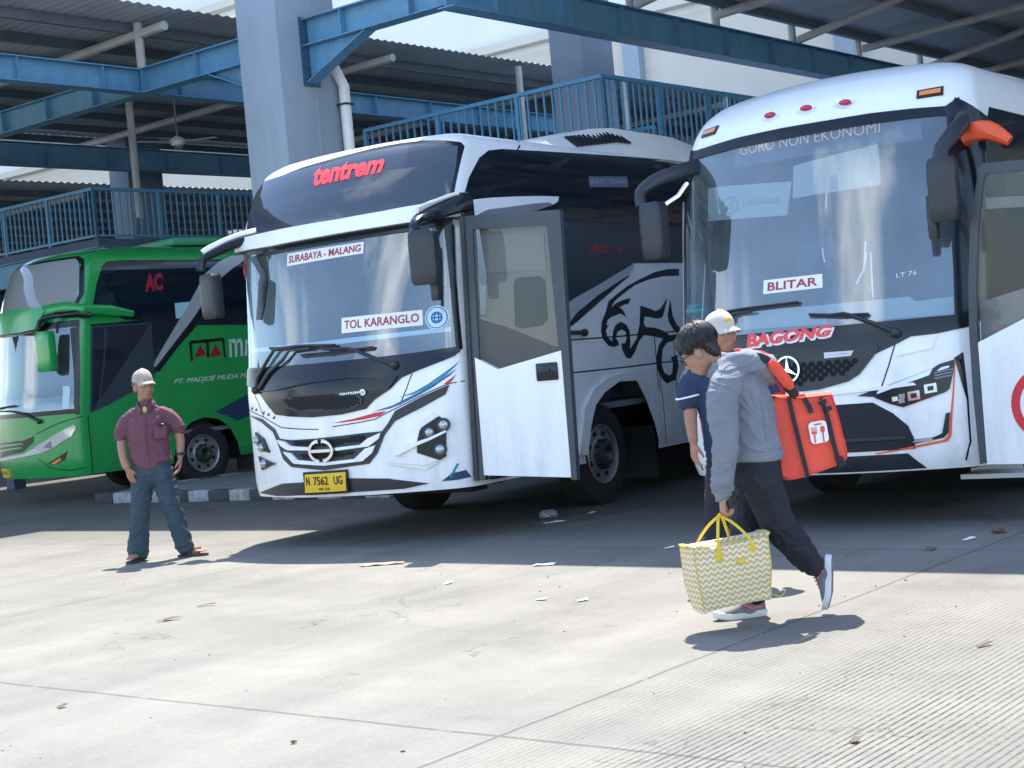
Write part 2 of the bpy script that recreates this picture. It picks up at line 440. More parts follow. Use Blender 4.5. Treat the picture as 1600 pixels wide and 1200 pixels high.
# ------------------------------------------------------------------ ground
def ground_material():
    m = bpy.data.materials.new('concrete_slab'); m.use_nodes = True
    t = m.node_tree; b = t.nodes['Principled BSDF']
    n_ = t.nodes.new; l_ = t.links.new
    c = n_('ShaderNodeTexCoord'); s = n_('ShaderNodeSeparateXYZ'); l_(c.outputs['Object'], s.inputs[0])
    def noise(sc, det=6, ro=0.6, vec=None, dist=0.0):
        k = n_('ShaderNodeTexNoise'); k.inputs['Scale'].default_value = sc; k.inputs['Detail'].default_value = det; k.inputs['Roughness'].default_value = ro; k.inputs['Distortion'].default_value = dist
        l_(vec or c.outputs['Object'], k.inputs['Vector']); return k.outputs['Fac']
    def math_(op, a, b2=None, c2=None):
        k = n_('ShaderNodeMath'); k.operation = op
        for i, x in enumerate((a, b2, c2)):
            if x is None: continue
            if isinstance(x, (int, float)): k.inputs[i].default_value = x
            else: l_(x, k.inputs[i])
        return k.outputs[0]
    def rng(x, a, b2, c2, d):
        k = n_('ShaderNodeMapRange'); l_(x, k.inputs[0])
        for i, y in enumerate((a, b2, c2, d)): k.inputs[i + 1].default_value = y
        return k.outputs[0]
    mp = n_('ShaderNodeMapping'); mp.inputs['Scale'].default_value = (1.3, 0.16, 1); l_(c.outputs['Object'], mp.inputs[0])
    mp2 = n_('ShaderNodeMapping'); mp2.inputs['Scale'].default_value = (0.16, 1.3, 1); l_(c.outputs['Object'], mp2.inputs[0])
    big = rng(noise(0.35, 6, 0.6), 0.3, 0.7, 0.0, 1.0)
    streak = rng(noise(1.1, 5, 0.6, mp.outputs[0]), 0.35, 0.7, 0.0, 1.0)
    streak2 = rng(noise(0.9, 5, 0.6, mp2.outputs[0]), 0.35, 0.7, 0.0, 1.0)
    med = rng(noise(2.6, 7, 0.65, None, 0.6), 0.3, 0.7, 0.0, 1.0)
    fine = rng(noise(45, 4, 0.7), 0.25, 0.75, 0.0, 1.0)
    oil = rng(noise(0.8, 5, 0.7, None, 0.8), 0.57, 0.70, 0.0, 1.0)
    U_, V_ = s.outputs[0], s.outputs[1]
    wob = math_('MULTIPLY', math_('SUBTRACT', noise(1.6, 3), 0.5), 0.035)
    def joint(x, at, per, w):
        d = math_('ADD', math_('SUBTRACT', x, at), wob)
        p = math_('PINGPONG', d, per / 2)
        return math_('LESS_THAN', p, w)
    jn = math_('MAXIMUM', joint(U_, 8.15, 5.85, 0.011), joint(V_, -7.33, 4.93, 0.011))
    brk = math_('GREATER_THAN', noise(5.0, 4, 0.7), 0.40)
    jn = math_('MULTIPLY', jn, rng(brk, 0, 1, 0.35, 1.0))
    # broom / tine grooves, along v, only on the slabs right of the u joint
    fan = math_('MULTIPLY', math_('SUBTRACT', noise(0.5, 2), 0.5), 0.03)
    gr = math_('SINE', math_('MULTIPLY', math_('ADD', U_, fan), 2 * math.pi / 0.036))
    gr = rng(gr, 0.25, 0.95, 0.0, 1.0)
    band = rng(noise(1.0, 3, 0.5, mp.outputs[0]), 0.36, 0.58, 0.22, 1.0)
    reg = math_('MULTIPLY', rng(U_, 8.0, 8.9, 0.0, 1.0), rng(V_, -2.6, -4.6, 0.0, 1.0))
    spk = rng(noise(16, 4, 0.7), 0.30, 0.55, 0.15, 1.0)
    gr = math_('MULTIPLY', math_('MULTIPLY', gr, reg), math_('MULTIPLY', band, spk))
    val = math_('ADD', 0.172, math_('MULTIPLY', math_('SUBTRACT', big, 0.5), 0.035))
    val = math_('ADD', val, math_('MULTIPLY', math_('SUBTRACT', streak, 0.5), 0.04))
    val = math_('ADD', val, math_('MULTIPLY', math_('SUBTRACT', streak2, 0.5), 0.035))
    val = math_('ADD', val, math_('MULTIPLY', math_('SUBTRACT', med, 0.5), 0.03))
    val = math_('ADD', val, math_('MULTIPLY', math_('SUBTRACT', fine, 0.5), 0.05))
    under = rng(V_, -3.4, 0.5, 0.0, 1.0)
    val = math_('MULTIPLY', val, rng(under, 0, 1, 1.0, 0.46))  # base colour lowered towards the canopy, standing in for its shade
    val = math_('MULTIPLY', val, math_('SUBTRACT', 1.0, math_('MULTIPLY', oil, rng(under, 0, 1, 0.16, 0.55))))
    val = math_('MULTIPLY', val, math_('SUBTRACT', 1.0, math_('MULTIPLY', jn, 0.45)))
    val = math_('MULTIPLY', val, math_('SUBTRACT', 1.0, math_('MULTIPLY', gr, 0.85)))
    # hairline cracks, oil drips, rubber marks
    vo = n_('ShaderNodeTexVoronoi'); vo.feature = 'DISTANCE_TO_EDGE'; vo.inputs['Scale'].default_value = 0.42
    dn = n_('ShaderNodeVectorMath'); dn.operation = 'ADD'; l_(c.outputs['Object'], dn.inputs[0])
    nn = n_('ShaderNodeTexNoise'); nn.inputs['Scale'].default_value = 1.7; nn.inputs['Detail'].default_value = 6; l_(c.outputs['Object'], nn.inputs['Vector'])
    l_(nn.outputs['Color'], dn.inputs[1]); l_(dn.outputs[0], vo.inputs['Vector'])
    crack = math_('MULTIPLY', math_('LESS_THAN', vo.outputs['Distance'], 0.0035), math_('GREATER_THAN', noise(0.6, 3), 0.56))
    vd = n_('ShaderNodeTexVoronoi'); vd.inputs['Scale'].default_value = 1.6; l_(c.outputs['Object'], vd.inputs['Vector'])
    drip = math_('MULTIPLY', rng(vd.outputs['Distance'], 0.05, 0.015, 0.0, 1.0), math_('GREATER_THAN', noise(1.3, 2), 0.50))
    mp3 = n_('ShaderNodeMapping'); mp3.inputs['Scale'].default_value = (2.6, 0.07, 1); mp3.inputs['Rotation'].default_value = (0, 0, 0.10); l_(c.outputs['Object'], mp3.inputs[0])
    tyre = rng(noise(1.0, 3, 0.5, mp3.outputs[0]), 0.60, 0.70, 0.0, 1.0)
    tyre = math_('MULTIPLY', tyre, rng(noise(7, 4, 0.7), 0.3, 0.7, 0.4, 1.0))
    val = math_('MULTIPLY', val, math_('SUBTRACT', 1.0, math_('MULTIPLY', crack, 0.28)))
    val = math_('MULTIPLY', val, math_('SUBTRACT', 1.0, math_('MULTIPLY', drip, 0.35)))
    val = math_('MULTIPLY', val, math_('SUBTRACT', 1.0, math_('MULTIPLY', tyre, 0.14)))
    col = n_('ShaderNodeCombineXYZ')
    l_(math_('MULTIPLY', val, 1.05), col.inputs[0]); l_(val, col.inputs[1]); l_(math_('MULTIPLY', val, 0.88), col.inputs[2])
    l_(col.outputs[0], b.inputs['Base Color'])
    b.inputs['Roughness'].default_value = 0.85
    bp = n_('ShaderNodeBump'); bp.inputs['Distance'].default_value = 0.004; bp.inputs['Strength'].default_value = 0.7
    l_(math_('SUBTRACT', math_('MULTIPLY', fine, 0.35), math_('MULTIPLY', math_('MAXIMUM', gr, jn), 0.8)), bp.inputs['Height'])
    l_(bp.outputs[0], b.inputs['Normal'])
    return m
bm = bmesh.new()
bmesh.ops.create_grid(bm, x_segments=40, y_segments=40, size=300)
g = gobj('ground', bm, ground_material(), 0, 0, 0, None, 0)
tagobj(g, kind='structure')

# raised paved island with its painted kerb
bm = bmesh.new()
box(bm, (-3.9, 9.2, 0.07), (5.2, 15.3, 0.14), bev=0.01)
tagobj(gobj('pavement', bm, mat('island_paving', (0.17, 0.17, 0.175), 0.9, var=0.4, vscale=5, bump=0.006, bscale=25), 0, 0), kind='structure')
MK = mat('kerb_black_paint', (0.05, 0.052, 0.055), 0.8, var=0.5, vscale=12)
MKW = mat('kerb_white_paint', (0.32, 0.33, 0.34), 0.8, var=0.55, vscale=9)
kb = bmesh.new()
k = 0; u = -6.6
while u < -1.1:
    box(kb, (u + 0.21, 1.45, 0.075), (0.415, 0.16, 0.152), bev=0.015, mi=k % 2)
    u += 0.42; k += 1
v = 1.6
while v < 14:
    for uu in (-1.16, -6.62):
        box(kb, (uu, v + 0.21, 0.075), (0.16, 0.415, 0.152), bev=0.015, mi=k % 2)
    v += 0.42; k += 1
tagobj(gobj('kerb', kb, [MK, MKW], 0, 0), kind='structure')

# ------------------------------------------------------------------ canopy steel
def ibeam(bm, a, b, z0, z1, fw=0.2, stiff=1.15, along='u', at=0.0):
    """I-section from a to b along u (at v) or along v (at u)"""
    def bx(c, s):
        if along == 'u': box(bm, (c[0], at + c[1], c[2]), s)
        else: box(bm, (at + c[1], c[0], c[2]), (s[1], s[0], s[2]))
    mid, ln = (a + b) / 2, b - a
    bx((mid, 0, (z0 + z1) / 2), (ln, 0.016, z1 - z0 - 0.03))
    bx((mid, 0, z1 - 0.008), (ln, fw, 0.016)); bx((mid, 0, z0 + 0.008), (ln, fw, 0.016))
    k = a + stiff * 0.6
    while k < b - 0.1:
        bx((k, 0, (z0 + z1) / 2), (0.014, fw * 0.9, z1 - z0 - 0.034)); k += stiff
def haunch(bm, u0, u1, v, zt, zd):
    for dv, w in ((0, 0.014),):
        vs = [bm.verts.new((u, v + s * w / 2, z)) for s in (-1, 1) for u, z in ((u0, zt), (u1, zt), (u0, zd))]
        bm.faces.new(vs[:3]); bm.faces.new(vs[3:][::-1])
        for i in range(3):
            j = (i + 1) % 3
            bm.faces.new((vs[i], vs[j], vs[3 + j], vs[3 + i]))
    a = Vector((u0, v, zd)); b = Vector((u1, v, zt))
    d = b - a; ang = math.atan2(d.z, d.x)
    box(bm, tuple((a + b) / 2), (d.length, 0.2, 0.016), rot=Matrix.Rotation(-ang, 3, 'Y'))
def beam_thing(name, label, a, b, z0, z1, along, at, **kw):
    bm = bmesh.new()
    ibeam(bm, a, b, z0, z1, along=along, at=at, **kw)
    o = gobj(name, bm, M_STEEL, 0, 0, 0, None, 0, GB)
    tagobj(o, label, 'steel beam', 'blue steel beams of the canopy')
    return o
col_m = bmesh.new()
box(col_m, (0, 0, 3.65), (0.76, 1.08, 7.3), bev=0.014)
o = gobj('steel_column', col_m, M_COLUMN, -0.38, 0.0, 0, None, 30, GB)
tagobj(o, 'big grey blue column rising behind the white bus with the route boards', 'column')
bmx = bmesh.new(); box(bmx, (0.386, 0.07, 3.7), (0.014, 0.06, 7.0), bev=0.003)
gobj('cover_strip', bmx, M_COLUMN, 0, 0, 0, o)
bmx = bmesh.new()
tube(bmx, [(0.48, 0.50, 0.2), (0.48, 0.50, 5.4), (0.40, 0.43, 5.65)], 0.075, 14)
p = gobj('drain_pipe', bmx, M_PIPE, -0.38, 0.0, 0, None, 30, GB)
tagobj(p, 'white plastic drain pipe running down beside the big column', 'pipe')
bmx = bmesh.new(); box(bmx, (0.48, 0.50, 5.15), (0.17, 0.17, 0.024)); gobj('pipe_clip', bmx, M_TRIM, 0, 0, 0, p)
def cross(name, label, u0, u1, hs):
    t = gempty(name, (u0 + u1) / 2, 0, 0, GB)
    tagobj(t, label, 'steel beam', 'blue steel beams of the canopy')
    off = -(u0 + u1) / 2
    b1 = bmesh.new(); ibeam(b1, u0 + off, u1 + off, 5.89, 6.25, fw=0.24, stiff=1.2); gobj('beam', b1, M_STEEL, 0, 0, 0, t, 0)
    b2 = bmesh.new()
    for a, b in hs: haunch(b2, a + off, b + off, 0, 5.888, 5.41)
    gobj('haunch', b2, M_STEEL, 0, 0, 0, t, 0)
    b3 = bmesh.new()
    for a, b in hs:
        sg = 1 if b > a else -1
        box(b3, (a + off + sg * 0.014, 0, 5.82), (0.024, 0.29, 0.91))
        for z in (5.48, 5.64, 5.80, 5.99, 6.13):
            for y in (-0.09, 0.09):
                ellipsoid(b3, (a + off + sg * 0.034, y, z), (0.022, 0.022, 0.022), seg=8)
    gobj('end_plate', b3, mat('dark_bolt_plate', (0.03, 0.08, 0.14), 0.5), 0, 0, 0, t, 0)
    return t
cross('steel_beam', 'light blue beam with a triangular bracket, running right from the big column', 0.0, 2.55, [(0.0, 1.14)])
cross('steel_beam', 'light blue beam running left from the big column over the green bus', -11.3, -0.76, [(-0.76, -1.92)])
beam_thing('steel_beam', 'dark blue beam receding to the right above the roof of the orange edged bus', -0.3, 18, 5.80, 6.25, 'v', 2.69, fw=0.26, stiff=1.4)
beam_thing('steel_beam', 'blue beam crossing over the green bus from the upper left edge', -7.2, 11, 5.895, 6.245, 'v', -3.48, fw=0.24, stiff=1.4)
beam_thing('steel_beam', 'dark navy beam far back above the left railing', -1, 16, 5.90, 6.33, 'v', -9.84, fw=0.24, stiff=1.4)

def roof_sheet(u0, u1, v0, v1, z0, z1):
    bm = bmesh.new()
    n = int((v1 - v0) / 0.045)
    rows = []
    for i in range(n + 1):
        v = v0 + (v1 - v0) * i / n
        h = (0.0, 0.016, 0.030, 0.016)[i % 4]
        rows.append([bm.verts.new((u0 + (u1 - u0) * k / 4, v, z0 + (z1 - z0) * k / 4 + h + t)) for t in (0, 0.004) for k in range(5)])
    for a, b in zip(rows, rows[1:]):
        for k in range(4):
            bm.faces.new((a[k], a[k + 1], b[k + 1], b[k])); bm.faces.new((a[5 + k], b[5 + k], b[6 + k], a[6 + k]))
        bm.faces.new((a[0], b[0], b[5], a[5])); bm.faces.new((a[4], a[9], b[9], b[4]))
    bm.faces.new(rows[0][:5] + rows[0][9:4:-1]); bm.faces.new(rows[-1][:5][::-1] + rows[-1][5:])
    return bm
def roof(label, u0, u1, v0, v1, z0, z1, posts, rafters, pitch=1.15, grid=GU):
    t = gempty('corrugated_roof', (u0 + u1) / 2, (v0 + v1) / 2, 0, grid)
    tagobj(t, label, 'roof')
    cu_, cv = -(u0 + u1) / 2, -(v0 + v1) / 2
    z = lambda u: z0 + (z1 - z0) * (u - u0) / (u1 - u0)
    gobj('roof_sheet', roof_sheet(u0 + cu_, u1 + cu_, v0 + cv, v1 + cv, z0, z1), M_ROOF, 0, 0, 0, t, 0)
    tilt = Matrix.Rotation(-math.atan2(z1 - z0, u1 - u0), 3, 'Y')
    k = u0 + 0.25; i = 0
    while k < u1:
        b = bmesh.new(); box(b, (k + cu_, 0, z(k) - 0.075), (0.08, v1 - v0 - 0.06, 0.14), rot=tilt)
        gobj('purlin', b, M_PURLIN, 0, 0, 0, t, 0)
        k += pitch
    for v in rafters:
        b = bmesh.new(); tube(b, [(u0 + 0.1 + cu_, v + cv, z(u0 + .1) - 0.22), (u1 - 0.1 + cu_, v + cv, z(u1 - .1) - 0.22)], 0.07, 8)
        gobj('rafter', b, M_RAFTER, 0, 0, 0, t)
    for u, v, za in posts:
        b = bmesh.new(); tube(b, [(u + cu_, v + cv, za), (u + cu_, v + cv, z(u) - 0.06)], 0.065, 8)
        gobj('post', b, M_RAFTER, 0, 0, 0, t)
    return t
ROOFL = roof('corrugated roof over the green bus, grey underside with dark purlins, upper left', -14.5, -5.2, -9.0, 34.0, 6.9, 7.0,
     [(-5.9, 2.4, 6.25), (-5.3, 10.6, 4.6), (-5.3, 14.0, 4.6), (-9.6, 5.0, 4.6), (-5.3, 18.0, 4.6), (-5.3, 22.0, 4.6)], [-3.0, 2.4, 7.2, 12.6, 18.0, 24.0])
ROOFR = roof('dark corrugated roof above the bus with orange edges, upper right', 2.58, 16.2, 0.0, 20.4, 6.66, 7.25,
     [(2.69, v, 6.25) for v in (0.5, 3.7, 6.0, 8.4, 10.8, 13.4, 16.3)], [1.0, 6.0, 11.0, 16.0], 1.5, GB)
b = roof_sheet(4.7 - 9.39, 16.2 - 9.39, -3.14 - 10.2, 0.0 - 10.2, 6.665, 7.25)
gobj('shade_roof_sheet', b, M_ROOF, 0, 0, 0, ROOFR, 0)  # unseen forward sheet, added and shaped to place the ground's shade edge
for a in (3.7, 8.4, 13.4):
    b = bmesh.new(); tube(b, [(2.78 - 9.39, a - 10.2, 6.3), (6.2 - 9.39, a - 10.2, 6.86)], 0.07, 8); gobj('brace', b, M_RAFTER, 0, 0, 0, ROOFR)
roof('farthest corrugated roof seen low behind the left railing', -30.0, -15.2, -6.0, 18.0, 6.0, 6.1, [(-15.4, 4.0, 4.5)], [2.0, 8.0], 1.5)
b = bmesh.new(); ellipsoid(b, (0, 0, 0), (0.07, 0.07, 0.11)); tube(b, [(0, 0, 0.08), (0, 0, 0.35)], 0.02, 8)
o = gobj('lamp_bulb', b, M_PIPE, 5.5, 1.6, 6.62, None, 30, GB); tagobj(o, 'small white lamp hanging under the dark right roof', 'lamp')
# ceiling fan hanging over the walkway at the left
t = gempty('ceiling_fan', -8.4, 5.0, 5.75); tagobj(t, 'white ceiling fan hanging from a rod above the left walkway', 'ceiling fan')
b = bmesh.new(); tube(b, [(0, 0, 0), (0, 0, 1.1)], 0.015, 8); gobj('rod', b, M_PURLIN, 0, 0, 0, t)
b = bmesh.new(); lathe(b, [(-0.09, 0.02), (-0.07, 0.10), (0.0, 0.13), (0.06, 0.09), (0.09, 0.03)], (0, 0, 0), 'z', 16); gobj('motor', b, M_PIPE, 0, 0, 0, t)
for k in range(3):
    b = bmesh.new(); a = R(120 * k + 20); box(b, (0.42 * math.cos(a), 0.42 * math.sin(a), -0.03), (0.62, 0.13, 0.012), rz=a); gobj('blade', b, M_RAFTER, 0, 0, 0, t)

for i_, (a_, b_, dr, lab) in enumerate((((-12.5, 2.2, 6.6), (-5.6, 3.2, 6.6), .35, 'thin dark electric cable sagging under the left roof near its front edge'), ((-3.4, 0.2, 6.28), (0.2, 0.0, 6.28), .12, 'thin dark electric cable looped along the light blue beams beside the column'))):
    A_, B_ = (GU(*a_), GU(*b_)) if i_ == 0 else (GB(*a_), GB(*b_))
    b = bmesh.new(); tube(b, [A_.lerp(B_, k / 14) + Vector((0, 0, -dr * math.sin(math.pi * k / 14))) for k in range(15)], 0.012, 6)
    tagobj(obj('electric_cable', b, M_PURLIN), lab, 'cable')
# ------------------------------------------------------------------ raised walkways with railings
def railing(label, runs, zt=5.05, zb=4.22, gap=0.135):
    u0, v0 = runs[0][0]
    t = gempty('railing', u0, v0, 0); tagobj(t, label, 'railing')
    nb = 0
    for (a, b) in runs:
        A = Vector((a[0] - u0, a[1] - v0, 0)); B = Vector((b[0] - u0, b[1] - v0, 0))
        d = B - A; ln = d.length; d.normalize(); ang = math.atan2(d.y, d.x)
        r = bmesh.new(); mid = (A + B) / 2
        box(r, (mid.x, mid.y, zt - 0.025), (ln, 0.06, 0.05), rz=ang); gobj('top_rail', r, M_RAIL, 0, 0, 0, t, 0)
        r = bmesh.new(); box(r, (mid.x, mid.y, zb + 0.02), (ln, 0.04, 0.04), rz=ang); gobj('bottom_rail', r, M_RAIL, 0, 0, 0, t, 0)
        n = int(ln / gap); np_ = max(1, round(ln / 1.35))
        for i in range(np_ + 1):
            p = A + d * (ln * i / np_)
            r = bmesh.new(); box(r, (p.x, p.y, (zt + zb) / 2 - 0.06), (0.05, 0.05, zt - zb + 0.1), rz=ang); gobj('post', r, M_RAIL, 0, 0, 0, t, 0)
        for i in range(1, n):
            if abs((i / n * np_) % 1) < 0.02: continue
            p = A + d * (ln * i / n)
            r = bmesh.new(); box(r, (p.x, p.y, (zt + zb) / 2), (0.022, 0.022, zt - zb - 0.06), rz=ang)
            gobj('baluster', r, M_RAIL, 0, 0, 0, t, 0); nb += 1
    return t
railing('blue railing of the left walkway, above the green bus', [((-13.2, 3.8), (-9.25, 3.8)), ((-9.25, 3.8), (-9.25, 9.2))])
railing('blue railing of the right walkway, above the white bus with route boards', [((-3.25, 4.2), (0.98, 4.2)), ((0.98, 4.2), (0.98, 10.5))])
railing('shaded blue railing joining the two walkways at the back', [((-9.0, 8.6), (-3.4, 8.6))])
railing('low blue stair railing behind the right walkway railing', [((-1.2, 6.2), (0.4, 6.2)), ((1.9, 9.0), (4.6, 9.0))], 4.62, 4.15)
def deck(label, u0, u1, v0, v1):
    t = gempty('walkway', (u0 + u1) / 2, (v0 + v1) / 2); tagobj(t, label, 'walkway')
    su, sv = u1 - u0, v1 - v0
    b = bmesh.new(); box(b, (0, 0, 4.12), (su, sv, 0.12)); gobj('deck_slab', b, M_DKWALL, 0, 0, 0, t, 0)
    b = bmesh.new()
    ibeam(b, -su / 2, su / 2, 3.62, 4.055, along='u', at=-sv / 2 + 0.1, stiff=1.4)
    ibeam(b, -sv / 2 + 0.22, sv / 2, 3.62, 4.055, along='v', at=su / 2 - 0.1, stiff=1.4)
    ibeam(b, -sv / 2 + 0.22, sv / 2, 3.62, 4.055, along='v', at=-su / 2 + 0.1, stiff=1.4)
    gobj('edge_beam', b, M_STEEL, 0, 0, 0, t, 0)
    for x in (-su / 2 + 0.3, su / 2 - 0.3):
        b = bmesh.new(); box(b, (x, -sv / 2 + 0.5, 1.81), (0.25, 0.25, 3.62)); gobj('support_leg', b, M_DKWALL, 0, 0, 0, t, 0)
deck('raised blue edged walkway on the left, behind the green bus', -13.3, -9.15, 3.75, 9.3)
deck('raised walkway on the right, behind the white bus with route boards', -3.35, 1.08, 4.15, 11.0)
deck('raised walkway at the back joining the other two', -15.0, 9.0, 9.5 + 1.6, 15.0)
# columns further back
for u, v, h, lab in ((-2.35, 8.5, 9.9, 'grey blue column behind the right walkway railing'), (-13.7, 8.2, 6.8, 'grey blue column behind the left walkway railing')):
    b = bmesh.new(); box(b, (0, 0, h / 2), (0.63, 0.88, h), bev=0.012)
    tagobj(gobj('steel_column', b, mat('shade_tinted_column', (0.20, 0.26, 0.33), 0.75, var=0.08), u, v), lab, 'column')  # darker copy of the column grey, shade put into the colour
# terminal building: dark lower storey, unseen slab added high above for shade, cream back wall
t = gempty('terminal_building', 0, 20); tagobj(t, 'white terminal building behind the canopies and walkways', 'building')
b = bmesh.new(); box(b, (0, -4.6, 1.8), (60, 0.3, 3.6)); gobj('lower_wall', b, M_DKWALL, 0, 0, 0, t, 0)
b = bmesh.new(); box(b, (2, -14.0, 10.25), (22, 7.0, 0.5)); gobj('shade_slab', b, M_SOFFIT, 0, 0, 0, t, 0)  # out-of-view slab, added only to cast the shade edge on the ground
b = bmesh.new(); box(b, (0, 2, 10), (90, 0.4, 20)); gobj('facade', b, M_SOFFIT, 0, 0, 0, t, 0)
for z in (6.6, 10.2, 13.8):
    b = bmesh.new(); box(b, (0, 1.6, z), (90, 0.36, 0.22)); gobj('ledge', b, M_WALLC, 0, 0, 0, t, 0)
b = bmesh.new(); box(b, (0, 1.78, 4.95), (90, 0.1, 9.9)); gobj('lower_facade', b, M_WALLC, 0, 0, 0, t, 0)
for u in range(-22, 26, 6):
    b = bmesh.new(); box(b, (u, 1.60, 8.4), (0.5, 0.26, 3.36)); gobj('pilaster', b, M_COLUMN, 0, 0, 0, t, 0)
for u in (8.2, 11.4):
    b = bmesh.new(); box(b, (u, 1.70, 7.6), (2.2, 0.06, 0.8)); w = gobj('window', b, M_DARKGLASS, 0, 0, 0, t, 0)
    b = bmesh.new()
    for dx in (-1.1, -0.4, 0.4, 1.1): box(b, (u + dx, 1.66, 7.6), (0.07, 0.08, 0.8))
    for dz in (-0.4, 0.4): box(b, (u, 1.655, 7.6 + dz), (2.3, 0.08, 0.08))
    gobj('window_frame', b, M_PIPE, 0, 0, 0, w, 0)
M_TUBE = mat('lit_tube', (1, 1, 1), 0.5, emit=((1.0, 0.97, 0.92), 2.2))
for u, v, z in ((3.0, 12.0, 7.2), (8.0, 16.0, 8.1), (10.0, 13.0, 8.0)):
    t = gempty('tube_light', u, v, z, GB); tagobj(t, 'lit fluorescent tube fixed under the dark right roof', 'tube light', 'fluorescent tubes under the right roof')
    b = bmesh.new(); box(b, (0, 0, 0.03), (0.2, 1.3, 0.06)); gobj('housing', b, M_PIPE, 0, 0, 0, t, 0)
    b = bmesh.new(); tube(b, [(0, -0.6, -0.025), (0, 0.6, -0.025)], 0.03, 10); gobj('tube', b, M_TUBE, 0, 0, 0, t)

# ------------------------------------------------------------------ bus surface
def interp(tab, x):
    if x <= tab[0][0]: return tab[0][1]
    for (a, ya), (b, yb) in zip(tab, tab[1:]):
        if x <= b: return ya + (yb - ya) * (x - a) / (b - a)
    return tab[-1][1]
def smooth_tab(tab, n=6):
    """monotone-ish cubic resample of a profile"""
    out = []
    m = len(tab)
    for i in range(m - 1):
        (x0, y0), (x1, y1) = tab[i], tab[i + 1]
        s0 = (y1 - tab[i - 1][1]) / (x1 - tab[i - 1][0]) if i else (y1 - y0) / (x1 - x0)
        s1 = (tab[i + 2][1] - y0) / (tab[i + 2][0] - x0) if i + 2 < m else (y1 - y0) / (x1 - x0)
        d = (y1 - y0) / (x1 - x0)
        if d == 0: s0 = s1 = 0
        else:
            s0 = max(-3 * abs(d), min(3 * abs(d), s0)); s1 = max(-3 * abs(d), min(3 * abs(d), s1))
        h = x1 - x0
        for k in range(n):
            t = k / n
            out.append((x0 + h * t, (2*t**3-3*t*t+1)*y0 + (t**3-2*t*t+t)*h*s0 + (-2*t**3+3*t*t)*y1 + (t**3-t*t)*h*s1))
    out.append(tab[-1])
    return out
class Surf:
    """bus body surface: s runs round the front (0 = middle), z is height"""
    def __init__(self, W, R, bulge, rake, tumble):
        self.W, self.R = W, R
        self.bt = bulge if isinstance(bulge, list) else [(0, bulge)]
        self.rake, self.tum = smooth_tab(rake), smooth_tab(tumble)
        self.a = W - R; self.S = self.a + R * math.pi / 2
    def bg(self, z): return interp(self.bt, z)
    def half(self, z): return self.W - interp(self.tum, z)
    def rk(self, z): return interp(self.rake, z)
    def base(self, s):
        g = abs(s); R, a = self.R, self.a
        if g <= a: x, dy = g, 0.0
        elif g <= self.S:
            f = (g - a) / R; x, dy = a + R * math.sin(f), R * (1 - math.cos(f))
        else: x, dy = self.W, R + g - self.S
        return math.copysign(x, s), dy
    def front(self, s, z, off=0.0):
        def p(s, z):
            x, dy = self.base(s); k = self.half(z) / self.W
            return (x * k, self.rk(z) - self.bg(z) * (1 - (x / self.W) ** 2) + dy, z)
        q = p(s, z)
        if off:
            e = 0.004
            a1, a0, b1, b0 = p(s + e, z), p(s - e, z), p(s, z + e), p(s, z - e)
            u = [i - j for i, j in zip(a1, a0)]; v = [i - j for i, j in zip(b1, b0)]
            n = (u[1]*v[2]-u[2]*v[1], u[2]*v[0]-u[0]*v[2], u[0]*v[1]-u[1]*v[0])
            l = math.sqrt(sum(i * i for i in n)) or 1
            q = tuple(i + off * j / l for i, j in zip(q, n))
        return q
    def side(self, y, z, off=0.0, sg=1):
        e = 0.004
        d = (self.half(z + e) - self.half(z - e)) / (2 * e)
        l = math.sqrt(1 + d * d)
        return (sg * (self.half(z) + off / l), y, z - off * d / l)
    def yc(self, z): return self.rk(z) + self.R

